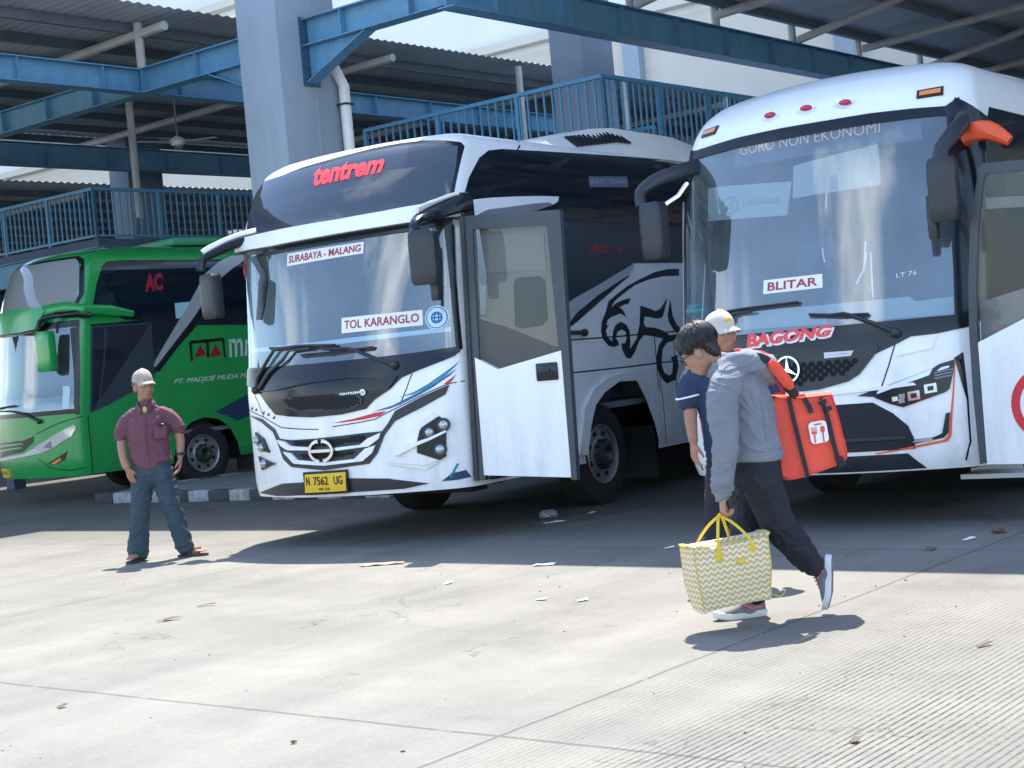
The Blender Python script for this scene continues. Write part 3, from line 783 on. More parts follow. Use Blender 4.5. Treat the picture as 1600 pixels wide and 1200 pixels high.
# outlines on the bus bodies: (s, z) round the front or (y, z) along the near side, in metres
FEAT = {
 'tall': {
  'upper_rim': [(-1.007,2.901),(-0.921,3.026),(-0.844,3.183),(-0.785,3.327),(-0.79,3.466),(-0.541,3.499),(-0.236,3.518),(0.084,3.539),(0.345,3.56),(0.653,3.567),(0.919,3.554),(1.152,3.521),(1.307,3.49),(1.346,3.453),(1.303,3.261),(1.265,2.998),(1.146,2.922),(0.932,2.909),(0.707,2.898),(0.212,2.88),(-0.376,2.881)],
  'upper_glass': [(-0.959,2.907),(-0.826,3.119),(-0.754,3.277),(-0.729,3.442),(-0.502,3.467),(-0.192,3.48),(0.13,3.499),(0.395,3.514),(0.689,3.521),(0.939,3.509),(1.153,3.479),(1.278,3.444),(1.268,3.246),(1.233,2.986),(1.146,2.925),(0.932,2.911),(0.707,2.905),(0.212,2.888),(-0.376,2.887)],
  'brow': [(-1.184,2.849),(-1.177,2.88),(-0.376,2.881),(0.212,2.88),(0.707,2.898),(1.146,2.92),(1.256,2.927),(1.306,2.854),(1.293,2.791),(1.126,2.79),(1,2.781),(0.706,2.77),(0.036,2.754),(-0.594,2.748),(-1.196,2.768)],
  'windshield': [(-1.103,2.708),(-0.593,2.735),(0.037,2.74),(0.706,2.758),(0.999,2.77),(1.241,2.783),(1.242,2.323),(1.262,1.91),(1.278,1.651),(1.22,1.636),(0.913,1.617),(0.563,1.608),(0.249,1.606),(-0.113,1.606),(-0.56,1.613),(-1.186,1.639),(-1.19,2.128)],
  'frit_top': [(-1.103,2.708),(-0.593,2.735),(0.037,2.74),(0.706,2.758),(0.999,2.77),(1.241,2.783),(1.243,2.744),(0.997,2.714),(0.706,2.713),(0.039,2.699),(-0.591,2.693),(-0.988,2.69)],
  'frit_left': [(-1.063,2.703),(-0.916,2.686),(-0.777,2.535),(-0.75,2.442),(-0.804,2.216),(-0.863,2.102),(-0.955,2.109),(-0.929,2.257),(-0.902,2.466),(-0.873,2.508),(-0.96,2.608)],
  'frit_right': [(1.175,2.771),(1.245,2.779),(1.248,2.323),(1.264,1.91),(1.278,1.651),(1.233,1.641),(1.218,1.977),(1.202,2.327)],
  'frit_bottom': [(1.279,1.685),(1.22,1.673),(0.912,1.654),(0.561,1.645),(-0.117,1.644),(-0.564,1.652),(-1.153,1.669),(-1.191,1.634),(-0.559,1.609),(-0.112,1.601),(0.564,1.604),(0.913,1.613),(1.266,1.645)],
  'dash_board_edge': [(-1.14,1.85),(-0.126,1.838),(0.558,1.846),(1.203,1.85),(1.202,1.812),(0.558,1.804),(-0.125,1.792),(-1.143,1.811)],
  'hood': [(-1.169,1.649),(-0.563,1.638),(-0.115,1.629),(0.562,1.63),(0.912,1.639),(1.242,1.654),(1.261,1.632),(1.22,1.595),(1.143,1.562),(0.917,1.488),(0.811,1.447),(0.711,1.359),(0.56,1.277),(0.479,1.206),(0.238,1.174),(-0.087,1.168),(-0.402,1.191),(-0.611,1.217),(-0.747,1.325),(-0.873,1.426),(-1.158,1.506)],
  'hood_crease': [(-0.856,1.433),(-0.542,1.456),(-0.101,1.494),(0.339,1.511),(0.783,1.466),(0.712,1.369),(0.616,1.454),(0.341,1.483),(-0.099,1.469),(-0.541,1.434)],
  'grille': [(-0.494,1.344),(-0.308,1.367),(-0.004,1.372),(0.258,1.364),(0.431,1.34),(0.461,1.299),(0.45,1.25),(0.364,1.217),(0.069,1.216),(-0.284,1.233),(-0.403,1.267)],
  'low_black': [(-1.12,1.217),(-0.876,1.15),(-0.68,1.057),(-0.616,0.952),(-0.549,0.804),(-0.437,0.732),(-0.013,0.692),(0.461,0.725),(0.544,0.808),(0.624,0.963),(0.726,1.078),(0.962,1.178),(1.149,1.271),(1.183,1.354),(0.969,1.271),(0.735,1.167),(0.67,1.072),(0.606,1),(0.443,0.998),(0.217,0.988),(-0.111,0.977),(-0.411,0.976),(-0.583,0.993),(-0.648,1.082),(-0.869,1.183)],
  'grille_mid_top': [(-0.435,0.974),(-0.111,0.977),(0.216,0.98),(0.457,0.99),(0.482,0.963),(0.426,0.91),(0.207,0.9),(-0.121,0.901),(-0.374,0.917)],
  'grille_mid_low': [(-0.349,0.855),(-0.127,0.854),(0.202,0.857),(0.398,0.864),(0.345,0.807),(0.178,0.788),(-0.137,0.78),(-0.301,0.799)],
  'bar_up_left': [(-0.595,0.984),(-0.485,0.967),(-0.396,0.924),(-0.131,0.902),(-0.134,0.876),(-0.444,0.887),(-0.536,0.928)],
  'bar_up_right': [(0.146,0.886),(0.401,0.898),(0.48,0.949),(0.598,0.989),(0.574,0.936),(0.479,0.878),(0.151,0.86)],
  'bar_low': [(-0.512,0.874),(-0.401,0.86),(-0.324,0.797),(0.015,0.762),(0.334,0.778),(0.444,0.861),(0.539,0.883),(0.505,0.818),(0.41,0.753),(0.011,0.734),(-0.369,0.764)],
  'emblem_box': [(-0.127,0.978),(0.153,0.964),(0.129,0.757),(-0.154,0.769)],
  'plate': [(-0.214,0.662),(0.245,0.669),(0.228,0.51),(-0.242,0.504)],
  'lip': [(-1.099,0.486),(-0.602,0.581),(-0.245,0.592),(0.259,0.609),(0.609,0.586),(0.954,0.516),(0.75,0.487),(0.219,0.486),(-0.734,0.465)],
  'lamp_frame': [(0.632,0.715),(0.697,0.864),(0.778,0.988),(0.881,1.053),(1.042,1.124),(1.139,1.056),(1.12,0.724),(1.065,0.702),(0.95,0.638)],
  'lamp_scoop': [(0.652,0.728),(0.72,0.853),(0.79,0.978),(0.914,1.032),(1.041,1.12),(1.08,1.09),(0.938,1.002),(0.903,0.903),(0.889,0.792),(1.057,0.712),(0.953,0.675)],
  'lamp_black': [(0.927,0.975),(0.956,1.009),(1.089,1.089),(1.14,1.047),(1.117,0.739),(1.066,0.711),(0.898,0.787),(0.901,0.875)],
  'lamp_blade': [(0.708,0.779),(0.812,0.873),(0.902,0.886),(1.007,0.916),(1.132,0.966),(1.131,0.946),(1.005,0.889),(0.899,0.852),(0.75,0.785)],
  'lamps': [(1.007,0.958),(1.119,1.012),(1.077,0.803)],
  'lampl_up': [(-1.019,1.061),(-0.858,0.997),(-0.768,0.868),(-0.915,0.888),(-1.02,0.948)],
  'lampl_low': [(-0.997,0.835),(-0.677,0.764),(-0.945,0.703)],
  'stripe_teal': [(0.777,1.279),(0.904,1.316),(1.029,1.378),(1.155,1.462),(1.214,1.51),(1.252,1.544),(1.228,1.504),(1.162,1.433),(1.027,1.35),(0.903,1.297),(0.832,1.288)],
  'stripe_blue': [(0.531,1.174),(0.716,1.217),(0.792,1.247),(0.938,1.308),(1.071,1.374),(1.177,1.441),(1.24,1.487),(1.191,1.43),(1.068,1.346),(0.936,1.28),(0.789,1.22),(0.695,1.191)],
  'stripe_red_right': [(1.143,1.362),(1.182,1.394),(1.231,1.433),(1.203,1.387),(1.176,1.358)],
  'stripe_red_left': [(0.127,1.104),(0.352,1.129),(0.559,1.165),(0.661,1.173),(0.595,1.134),(0.455,1.116),(0.241,1.103)],
  'seam_a': [(0.123,1.072),(0.401,1.092),(0.554,1.109),(0.624,1.141),(0.788,1.206),(1.023,1.304),(1.18,1.362),(1.294,1.372)],
  'seam_b': [(0.899,1.476),(0.846,1.349),(0.78,1.216)],
  'seam_c': [(-1.013,1.438),(-0.908,1.315),(-0.834,1.198)],
  'seam_d': [(-1.172,1.274),(-0.834,1.198),(-0.54,1.094),(-0.263,1.07),(-0.043,1.057)],
  'dots': [(-1.08,1.292),(-0.987,1.278),(-0.833,1.246),(-0.741,1.228),(-0.65,1.196)],
  'patch_blue': [(1.057,0.525),(1.145,0.587),(1.241,0.602),(1.274,0.536),(1.169,0.523)],
  'patch_line': [(1.13,0.551),(1.191,0.665)],
  'sign_route': [(-0.455,2.673),(0.447,2.679),(0.441,2.576),(-0.458,2.559)],
  'sign_toll': [(0.228,2.023),(0.983,2.021),(0.985,1.887),(0.231,1.887)],
  'sign_round': [(1.003,1.952),(1.192,1.943),(1.105,2.047),(1.099,1.836)],
  'txt_name': [(-0.244,3.259),(0.562,3.282),(0.594,3.445),(-0.293,3.456)],
  'txt_small': [(0.239,1.341),(0.432,1.346),(0.434,1.367),(0.242,1.362)],
  'txt_round': [(0.441,1.357),(0.498,1.355),(0.472,1.382),(0.467,1.326)],
  'wiperL': [(-0.906,1.449),(-0.867,1.566),(-0.674,1.732),(-0.571,1.806),(-0.248,1.811),(0.181,1.784)],
  'wiperL2': [(-0.841,1.462),(-0.664,1.6),(-0.445,1.703),(-0.356,1.776),(-0.085,1.777)],
  'wiperLb': [(-0.663,1.823),(-0.269,1.794),(0.19,1.783)],
  'wiperR': [(0.752,1.559),(0.562,1.639),(0.406,1.715),(0.308,1.745),(0.067,1.751)],
  'wiperRb': [(-0.203,1.726),(0.157,1.722),(0.566,1.733)],
  'glass_side': [(0.221,2.796),(0.32,3.028),(0.424,3.162),(0.532,3.255),(0.669,3.36),(0.851,3.437),(1.081,3.467),(1.364,3.478),(2.51,3.522),(3.962,3.572),(5.888,3.653),(4.898,2.4),(4.269,2.413),(3.215,2.403),(3.06,2.305),(2.679,2.216),(2.209,2.077),(1.804,1.929),(1.849,2.439),(1.849,2.873)],
  'silver_strip': [(1.806,1.999),(1.993,2.064),(2.47,2.186),(2.795,2.279),(3.105,2.363),(3.212,2.399),(3.176,2.338),(3.064,2.278),(2.78,2.195),(2.404,2.081),(1.967,1.916),(1.783,1.807)],
  'black_strip': [(1.783,1.807),(1.967,1.916),(2.404,2.081),(2.78,2.195),(3.064,2.278),(3.176,2.338),(3.086,2.259),(2.821,2.159),(2.387,1.987),(1.973,1.824),(1.786,1.761)],
  'roof_seam': [(2.701,3.857),(1.741,3.645),(1.384,3.485)],
  'seam_1': [(1.552,1.654),(1.921,1.656),(2.259,1.657),(2.729,1.656),(3.175,1.661),(4.132,1.665)],
  'seam_2': [(1.777,1.34),(2.202,1.339),(2.915,1.338),(3.554,1.344),(4.07,1.347)],
  'seam_3': [(3.556,1.628),(3.556,1.354),(3.552,1.055)],
  'seam_3b': [(3.438,1.692),(3.552,1.014),(3.538,0.486)],
  'seam_4': [(3.988,1.638),(3.974,1.282),(3.952,1.028)],
  'flare': [(1.772,0.549),(1.948,0.982),(2.155,1.163),(2.458,1.253),(2.798,1.288),(3.025,1.279),(3.129,1.213),(3.047,1.189),(2.669,1.203),(2.36,1.114),(2.161,1.002),(2.04,0.815),(1.926,0.533)],
  'arch': [(1.925,0.507),(2.04,0.815),(2.161,1.002),(2.36,1.114),(2.669,1.203),(3.086,1.191),(3.246,0.997),(3.393,0.719),(3.465,0.512),(3.47,0.349)],
  'handle': [(1.769,1.726),(1.932,1.722),(2.076,1.717)],
  'visor_side': [(0.245,2.936),(0.614,2.97),(0.988,2.995),(1.477,3.02),(1.782,3.026),(1.745,2.976),(1.632,2.939),(1.537,2.957),(1.255,2.937),(0.77,2.884),(0.511,2.86),(0.416,2.832),(0.331,2.803),(0.176,2.802),(0.195,2.845),(0.24,2.856)],
  'visor_grey': [(0.36,2.806),(0.446,2.836),(0.542,2.864),(0.801,2.888),(1.288,2.941),(1.57,2.961),(1.644,2.942),(1.328,2.878),(0.878,2.831)],
  'txt_ac': [(2.311,2.505),(2.726,2.508),(2.757,2.59),(2.362,2.585)],
  'txt_ac2': [(2.749,2.512),(3.553,2.524),(3.559,2.558),(2.772,2.545)],
  'label_side': [(2.559,3.279),(3.375,3.321),(3.352,3.204),(2.529,3.17)],
  'win_seam_a': [(1.36,3.475),(1.249,3.265)],
  'pale_a': [(2.224,3.4),(2.542,3.479),(3.543,3.528),(3.415,3.37),(2.191,3.316)],
  'pale_b': [(3.772,3.534),(4.757,3.56),(5.282,3.587),(5.068,3.496),(4.634,3.423),(3.615,3.386)],
  'body_low': [(1.74,0.326),(3.485,0.487),(4.564,0.469)],
  'emb_r1': [(4.266,2.344),(4.016,2.344),(3.713,2.313),(3.387,2.246),(3.069,2.168),(2.833,2.087),(2.651,2.018),(2.587,1.924),(2.485,1.821),(2.445,1.728),(2.465,1.645),(2.57,1.57),(2.662,1.552),(2.786,1.57),(2.749,1.634),(2.648,1.608),(2.562,1.659),(2.539,1.725),(2.608,1.782),(2.559,1.771),(2.593,1.829),(2.695,1.862),(2.869,1.888),(2.985,1.852),(2.924,1.923),(2.856,1.952),(2.972,1.978),(3.06,1.984),(3.116,2.044),(2.943,2.025),(2.791,1.992),(2.686,1.948),(2.771,2.016),(2.954,2.085),(3.22,2.173),(3.54,2.232),(3.865,2.265),(4.251,2.271)],
  'emb_r2': [(2.647,1.602),(2.686,1.708),(2.751,1.777),(2.866,1.804),(2.97,1.771),(3.028,1.708),(3.025,1.599),(3.002,1.515),(3.167,1.618),(3.257,1.762),(3.313,1.959),(3.482,1.929),(3.633,1.894),(3.744,1.917),(3.927,2.027),(3.834,1.896),(3.781,1.828),(3.671,1.812),(3.491,1.835),(3.376,1.845),(3.349,1.771),(3.38,1.733),(3.574,1.721),(3.727,1.691),(3.83,1.662),(3.904,1.628),(4.126,1.633),(4.003,1.573),(3.821,1.549),(3.714,1.484),(3.662,1.324),(3.706,1.233),(3.82,1.195),(3.894,1.223),(3.929,1.335),(3.885,1.388),(4.041,1.412),(4.043,1.278),(3.947,1.143),(3.737,1.116),(3.63,1.187),(3.555,1.279),(3.57,1.428),(3.644,1.537),(3.75,1.598),(3.556,1.628),(3.326,1.651),(3.213,1.592),(3.09,1.475),(2.992,1.419),(2.908,1.435),(2.838,1.523),(2.837,1.583),(2.91,1.58),(2.958,1.638),(2.945,1.699),(2.863,1.726),(2.774,1.705),(2.725,1.635),(2.74,1.587)],
  'emb_r3': [(3.993,2.013),(4.014,1.841),(4.091,1.737),(4.155,1.709),(4.14,1.632),(4.023,1.675),(3.918,1.767),(3.905,1.844)],
  'wheel': [(2.404,0.535)],
 },
 'wide': {
  'windshield': [(-1.101,3.052),(-1.082,3.067),(-0.614,3.07),(-0.173,3.064),(0.217,3.066),(0.572,3.071),(0.902,3.069),(1.134,3.054),(1.088,2.524),(1.115,1.865),(1.136,1.555),(1.108,1.55),(0.672,1.545),(0.176,1.542),(-0.392,1.53),(-0.834,1.528),(-1.253,1.54),(-1.246,2.125),(-1.127,2.475)],
  'rim_top': [(-1.129,3.035),(-1.122,3.101),(-0.624,3.125),(-0.178,3.129),(0.217,3.126),(0.576,3.129),(0.909,3.12),(1.127,3.107),(1.229,3.174),(1.219,3.033),(1.129,3.024),(1.117,3.039),(0.899,3.047),(0.57,3.048),(0.216,3.044),(-0.173,3.04),(-0.611,3.043),(-1.055,3.03)],
  'rim_left': [(-1.166,3.027),(-1.057,3.041),(-1.074,2.904),(-0.999,2.748),(-0.904,2.644),(-0.917,2.483),(-1.024,2.171),(-1.07,1.814),(-1.181,1.823),(-1.118,2.181),(-1.083,2.615)],
  'pillar_white': [(-1.083,2.615),(-1.004,2.567),(-1.05,2.174),(-1.083,1.815),(-1.172,1.822),(-1.118,2.181)],
  'rim_right': [(1.13,3.05),(1.25,3.192),(1.218,2.845),(1.168,2.251),(1.171,1.599),(1.184,1.533),(1.115,1.541),(1.087,1.868),(1.076,2.262),(1.073,2.526)],
  'black_low': [(-1.231,1.675),(-0.625,1.606),(-0.037,1.592),(0.701,1.571),(1.147,1.582),(1.156,1.445),(0.695,1.381),(0.511,1.393),(0.433,1.285),(0.304,1.16),(0.151,1.123),(-0.34,1.12),(-0.645,1.161),(-1.047,1.388),(-1.236,1.475)],
  'grille_panel': [(-0.363,1.372),(0.028,1.366),(0.405,1.363),(0.463,1.381),(0.461,1.358),(0.385,1.225),(0.337,1.172),(0.136,1.142),(-0.112,1.13),(-0.268,1.157),(-0.386,1.233)],
  'grille_mesh': [(-0.284,1.32),(-0.1,1.324),(0.147,1.317),(0.367,1.305),(0.353,1.25),(0.292,1.198),(0.138,1.17),(-0.111,1.158),(-0.253,1.179),(-0.309,1.252)],
  'merc': [(-0.215,1.257),(-0.067,1.247),(-0.137,1.312),(-0.146,1.172)],
  'tag': [(0.161,1.35),(0.389,1.348),(0.366,1.309),(0.161,1.306)],
  'txt': [(-0.501,1.435),(0.212,1.468),(0.223,1.52),(-0.511,1.506)],
  'headlamp': [(0.518,0.984),(0.559,1.049),(0.934,1.165),(0.979,1.194),(1.085,1.22),(1.072,1.126),(1.041,1.009),(1.009,0.985),(0.718,0.898),(0.63,0.929)],
  'drl': [(0.538,1.021),(0.572,1.048),(0.934,1.163),(0.913,1.12),(0.544,1.01)],
  'drl2': [(0.964,1.146),(0.996,1.17),(1.05,1.178),(1.044,1.162),(0.976,1.145)],
  'hl_cells': [(0.797,0.976),(0.914,1.02),(0.665,0.963),(0.715,0.98),(0.711,0.945)],
  'hl_bars': [(0.945,1.131),(1.073,1.152),(0.946,1.111),(1.066,1.129),(0.945,1.091),(1.062,1.107)],
  'wing_black': [(0.389,1.005),(0.56,1.056),(0.518,0.99)],
  'orange_edge': [(1.085,1.218),(1.092,1.217),(1.07,0.993),(1.028,0.662),(1,0.624),(0.755,0.588),(0.493,0.561),(0.494,0.569),(0.757,0.605),(0.977,0.637),(1.01,0.671),(1.04,0.862),(1.067,1.046)],
  'fog_slot': [(0.667,0.594),(0.709,0.632),(0.911,0.651),(0.968,0.674),(1.004,0.818),(1.032,0.825),(1.011,0.677),(0.977,0.642),(0.757,0.609)],
  'fog_light': [(0.761,0.622),(0.786,0.647),(0.901,0.651),(0.896,0.624)],
  'intake': [(0.163,0.899),(0.304,0.883),(0.397,0.83),(0.484,0.742),(0.493,0.632),(0.488,0.575),(0.045,0.586),(0.076,0.904)],
  'lower_black': [(0.028,0.566),(0.466,0.555),(0.533,0.464),(-0.005,0.474)],
  'ridge': [(0.169,0.978),(0.367,0.984),(0.502,0.986),(0.521,0.968),(0.365,0.965),(0.168,0.959)],
  'seam_a': [(0.692,1.386),(0.635,1.218),(0.573,1.061)],
  'seam_b': [(1.083,1.225),(1.138,1.266),(1.152,0.918),(1.147,0.612),(1.11,0.473)],
  'crease': [(0.691,1.294),(0.931,1.326),(0.966,1.416),(0.974,1.402),(0.943,1.314),(0.696,1.278)],
  'lights': [(-0.32,3.245),(0.024,3.246),(0.365,3.237)],
  'marks': [(-1,3.237),(1.031,3.23)],
  'led': [(-0.592,2.952),(0.636,2.947),(0.644,3.032),(-0.599,3.041)],
  'poster_l': [(-0.925,2.773),(-0.094,2.702),(-0.137,2.441),(-0.917,2.497)],
  'poster_r': [(-0.077,2.821),(0.614,2.891),(0.614,2.577),(-0.086,2.566)],
  'sticker': [(0.224,2.699),(0.288,2.699),(0.294,2.592),(0.229,2.591)],
  'sign': [(-0.349,1.953),(0.153,1.951),(0.154,1.845),(-0.357,1.845)],
  'laks': [(-0.543,2.574),(-0.193,2.543),(-0.192,2.586),(-0.543,2.619)],
  'laks_o': [(-0.77,2.607),(-0.587,2.581),(-0.678,2.665),(-0.678,2.522)],
  'scribble': [(0.71,1.861),(0.852,1.87),(0.852,1.902),(0.71,1.893)],
  'dash': [(-1.172,1.683),(-0.756,1.729),(0.225,1.718),(0.793,1.718),(0.837,1.676),(1.161,1.689),(1.159,1.557),(0.223,1.568),(-1.248,1.608)],
  'wiperR': [(0.699,1.449),(0.597,1.506),(0.437,1.582),(0.328,1.626),(0.186,1.619)],
  'wiperRb': [(0.054,1.645),(0.328,1.615),(0.512,1.606)],
  'wiperL': [(-0.677,1.668),(-0.633,1.705),(-0.581,1.714),(-0.44,1.708)],
  'wiperLb': [(-0.765,1.733),(-0.497,1.744),(-0.035,1.75)],
  'strip1': [(0.321,2.288),(0.299,2.073),(0.218,1.956)],
  'strip2': [(0.37,2.198),(0.382,1.796)],
  'strip3': [(-0.069,2.828),(-0.119,2.395)],
  'strip4': [(-0.144,2.278),(-0.12,2.155)],
  'side_glass': [(-0.222,2.837),(-0.044,2.77),(1.405,2.859),(0.989,1.658),(-0.135,1.678)],
 },
 'green': {
  'glass_up': [(-0.889,3.58),(-0.796,3.662),(0.371,3.681),(1.052,3.667),(1.242,3.62),(1.239,3.448),(1.242,3.126),(1.235,2.903),(0.675,2.86),(0.12,2.859),(-1.046,2.893)],
  'rim_up': [(-0.862,3.623),(-0.708,3.69),(0.305,3.73),(0.998,3.708),(1.213,3.676),(1.29,3.616),(1.282,3.413),(1.281,3.123),(1.273,2.883),(0.675,2.85),(0.121,2.846),(-1.011,2.874)],
  'wedge': [(-0.523,3.661),(0.115,3.634),(0.156,3.548),(-0.156,3.392)],
  'visor': [(-1.063,2.874),(0.121,2.853),(0.632,2.864),(0.697,2.806),(0.46,2.58),(0.14,2.543),(-0.89,2.544)],
  'visor_r': [(0.654,2.852),(0.835,2.898),(1.273,2.899),(1.494,2.883),(1.495,2.825),(1.023,2.814),(0.739,2.779)],
  'visor_black': [(-0.886,2.534),(0.141,2.533),(0.461,2.571),(0.511,2.512),(0.418,2.455),(-0.126,2.442),(-0.864,2.459)],
  'windshield': [(-0.869,2.476),(0.418,2.455),(0.845,2.593),(1.098,2.615),(1.223,2.624),(1.235,2.045),(1.251,1.324),(0.741,1.282),(0.216,1.264),(-0.626,1.248)],
  'frit_r': [(1.128,2.602),(1.233,2.622),(1.276,1.315),(1.218,1.306),(1.181,1.988)],
  'frit_b': [(-0.597,1.314),(0.747,1.33),(1.261,1.364),(1.262,1.31),(0.739,1.266),(-0.635,1.228)],
  'frit_t': [(-0.869,2.476),(0.418,2.455),(0.845,2.593),(1.227,2.633),(1.229,2.578),(0.886,2.541),(0.469,2.403),(-0.855,2.425)],
  'pillar': [(1.247,2.615),(1.373,2.654),(1.378,1.289),(1.274,1.289)],
  'hood_line': [(0.542,1.069),(0.924,1.189),(1.314,1.278)],
  'headlamp': [(0.492,0.878),(0.722,0.962),(1.203,1.164),(1.212,1.115),(1.154,0.995),(0.886,0.856),(0.637,0.784),(0.574,0.81)],
  'hl_tri': [(0.667,0.853),(0.821,0.956),(0.828,0.844)],
  'grille': [(-0.778,0.96),(0.226,0.987),(0.491,1.04),(0.454,0.945),(0.167,0.81),(-0.978,0.73)],
  'gbar1': [(-0.8,0.926),(0.192,0.953),(0.273,0.93),(-0.829,0.885)],
  'gbar2': [(-0.855,0.851),(0.152,0.892),(0.219,0.874),(-0.89,0.81)],
  'grey_strip': [(-1.017,0.706),(0.191,0.777),(0.49,0.862),(0.637,0.784),(0.242,0.743),(-1.052,0.671)],
  'fog': [(0.72,0.609),(0.906,0.695),(1.085,0.778),(1.028,0.655),(0.855,0.592)],
  'fog_in': [(0.78,0.609),(0.96,0.691),(0.975,0.658),(0.864,0.598)],
  'bump_line': [(0.537,0.699),(0.766,0.542),(1.086,0.489),(1.286,0.514)],
  'plate': [(-1.078,0.431),(-0.011,0.526),(-0.077,0.375),(-1.029,0.415)],
  'wiper': [(0.655,1.256),(0.345,1.387),(-0.008,1.443),(-0.563,1.453)],
  'stickers': [(1.041,1.749),(1.145,1.739),(1.16,1.408),(1.061,1.418)],
  'win_up': [(0.474,2.936),(0.577,3.239),(0.723,3.512),(0.819,3.581),(1.154,3.599),(2.533,3.581),(3.844,3.553),(3.659,2.479),(2.27,2.534),(1.414,1.82),(1.458,2.584),(1.307,2.66),(0.995,2.674),(0.49,2.918)],
  'glass_door': [(0.414,2.593),(1.412,2.603),(1.406,1.925),(1.41,1.785),(0.993,1.575),(0.551,1.406),(0.26,1.323)],
  'win_mid': [(0.381,2.635),(1.507,2.668),(1.949,2.631),(1.821,2.214),(1.414,1.82),(1.44,2.602),(0.396,2.6)],
  'door_line': [(0.636,2.555),(0.548,2.017),(0.405,1.452)],
  'swoosh': [(1.411,1.947),(1.449,2.031),(1.883,2.558),(2.232,2.975),(2.537,3.353),(2.823,3.531),(3.103,3.621),(3.343,3.63),(3.308,3.535),(3.04,3.407),(2.83,3.28),(2.467,2.941),(2.188,2.645),(1.858,2.333),(1.423,1.921)],
  'txt_ac': [(1.392,3.092),(1.718,3.107),(1.749,3.385),(1.431,3.368)],
  'sky_hole': [(1.895,2.898),(2.222,2.911),(1.952,2.656),(1.888,2.659)],
  'aa_box': [(2.088,2.282),(2.149,2.296),(2.756,2.31),(2.75,1.987),(2.719,1.981),(2.714,2.26),(2.459,2.254),(2.442,2.014),(2.394,2.017),(2.407,2.246),(2.137,2.246),(2.128,1.975),(2.089,1.97)],
  'aa_1': [(2.163,2.024),(2.291,2.227),(2.39,2.035),(2.331,2.051),(2.269,2.035)],
  'aa_2': [(2.454,2.018),(2.578,2.229),(2.687,2.024),(2.633,2.038),(2.555,2.022)],
  'txt_m': [(2.827,1.982),(3.172,1.986),(3.206,2.285),(2.845,2.279)],
  'txt_pt': [(1.729,1.617),(3.12,1.616),(3.125,1.715),(1.74,1.711)],
  'arch': [(1.665,0.012),(1.718,0.463),(1.911,0.795),(2.187,1.035),(2.444,1.065),(2.687,0.935),(2.826,0.631),(2.882,0.371),(2.869,0.191)],
  'grey_swoosh': [(2.452,1.136),(3.038,1.34),(3.545,1.485),(3.503,1.118),(2.863,0.955),(2.699,1.042)],
  'green_bit': [(2.742,1.038),(3.507,1.154),(3.469,0.825),(2.907,0.769)],
  'low_edge': [(0.175,0.414),(0.763,0.362)],
  'visor_side': [(0.209,2.769),(0.653,2.868),(1.33,2.859),(1.299,2.773),(1.171,2.692),(0.63,2.683),(0.188,2.743)],
  'seam': [(0.157,0.413),(0.204,1.272),(0.204,1.368)],
  'wheel': [(2.219,0.529)],
 },
}
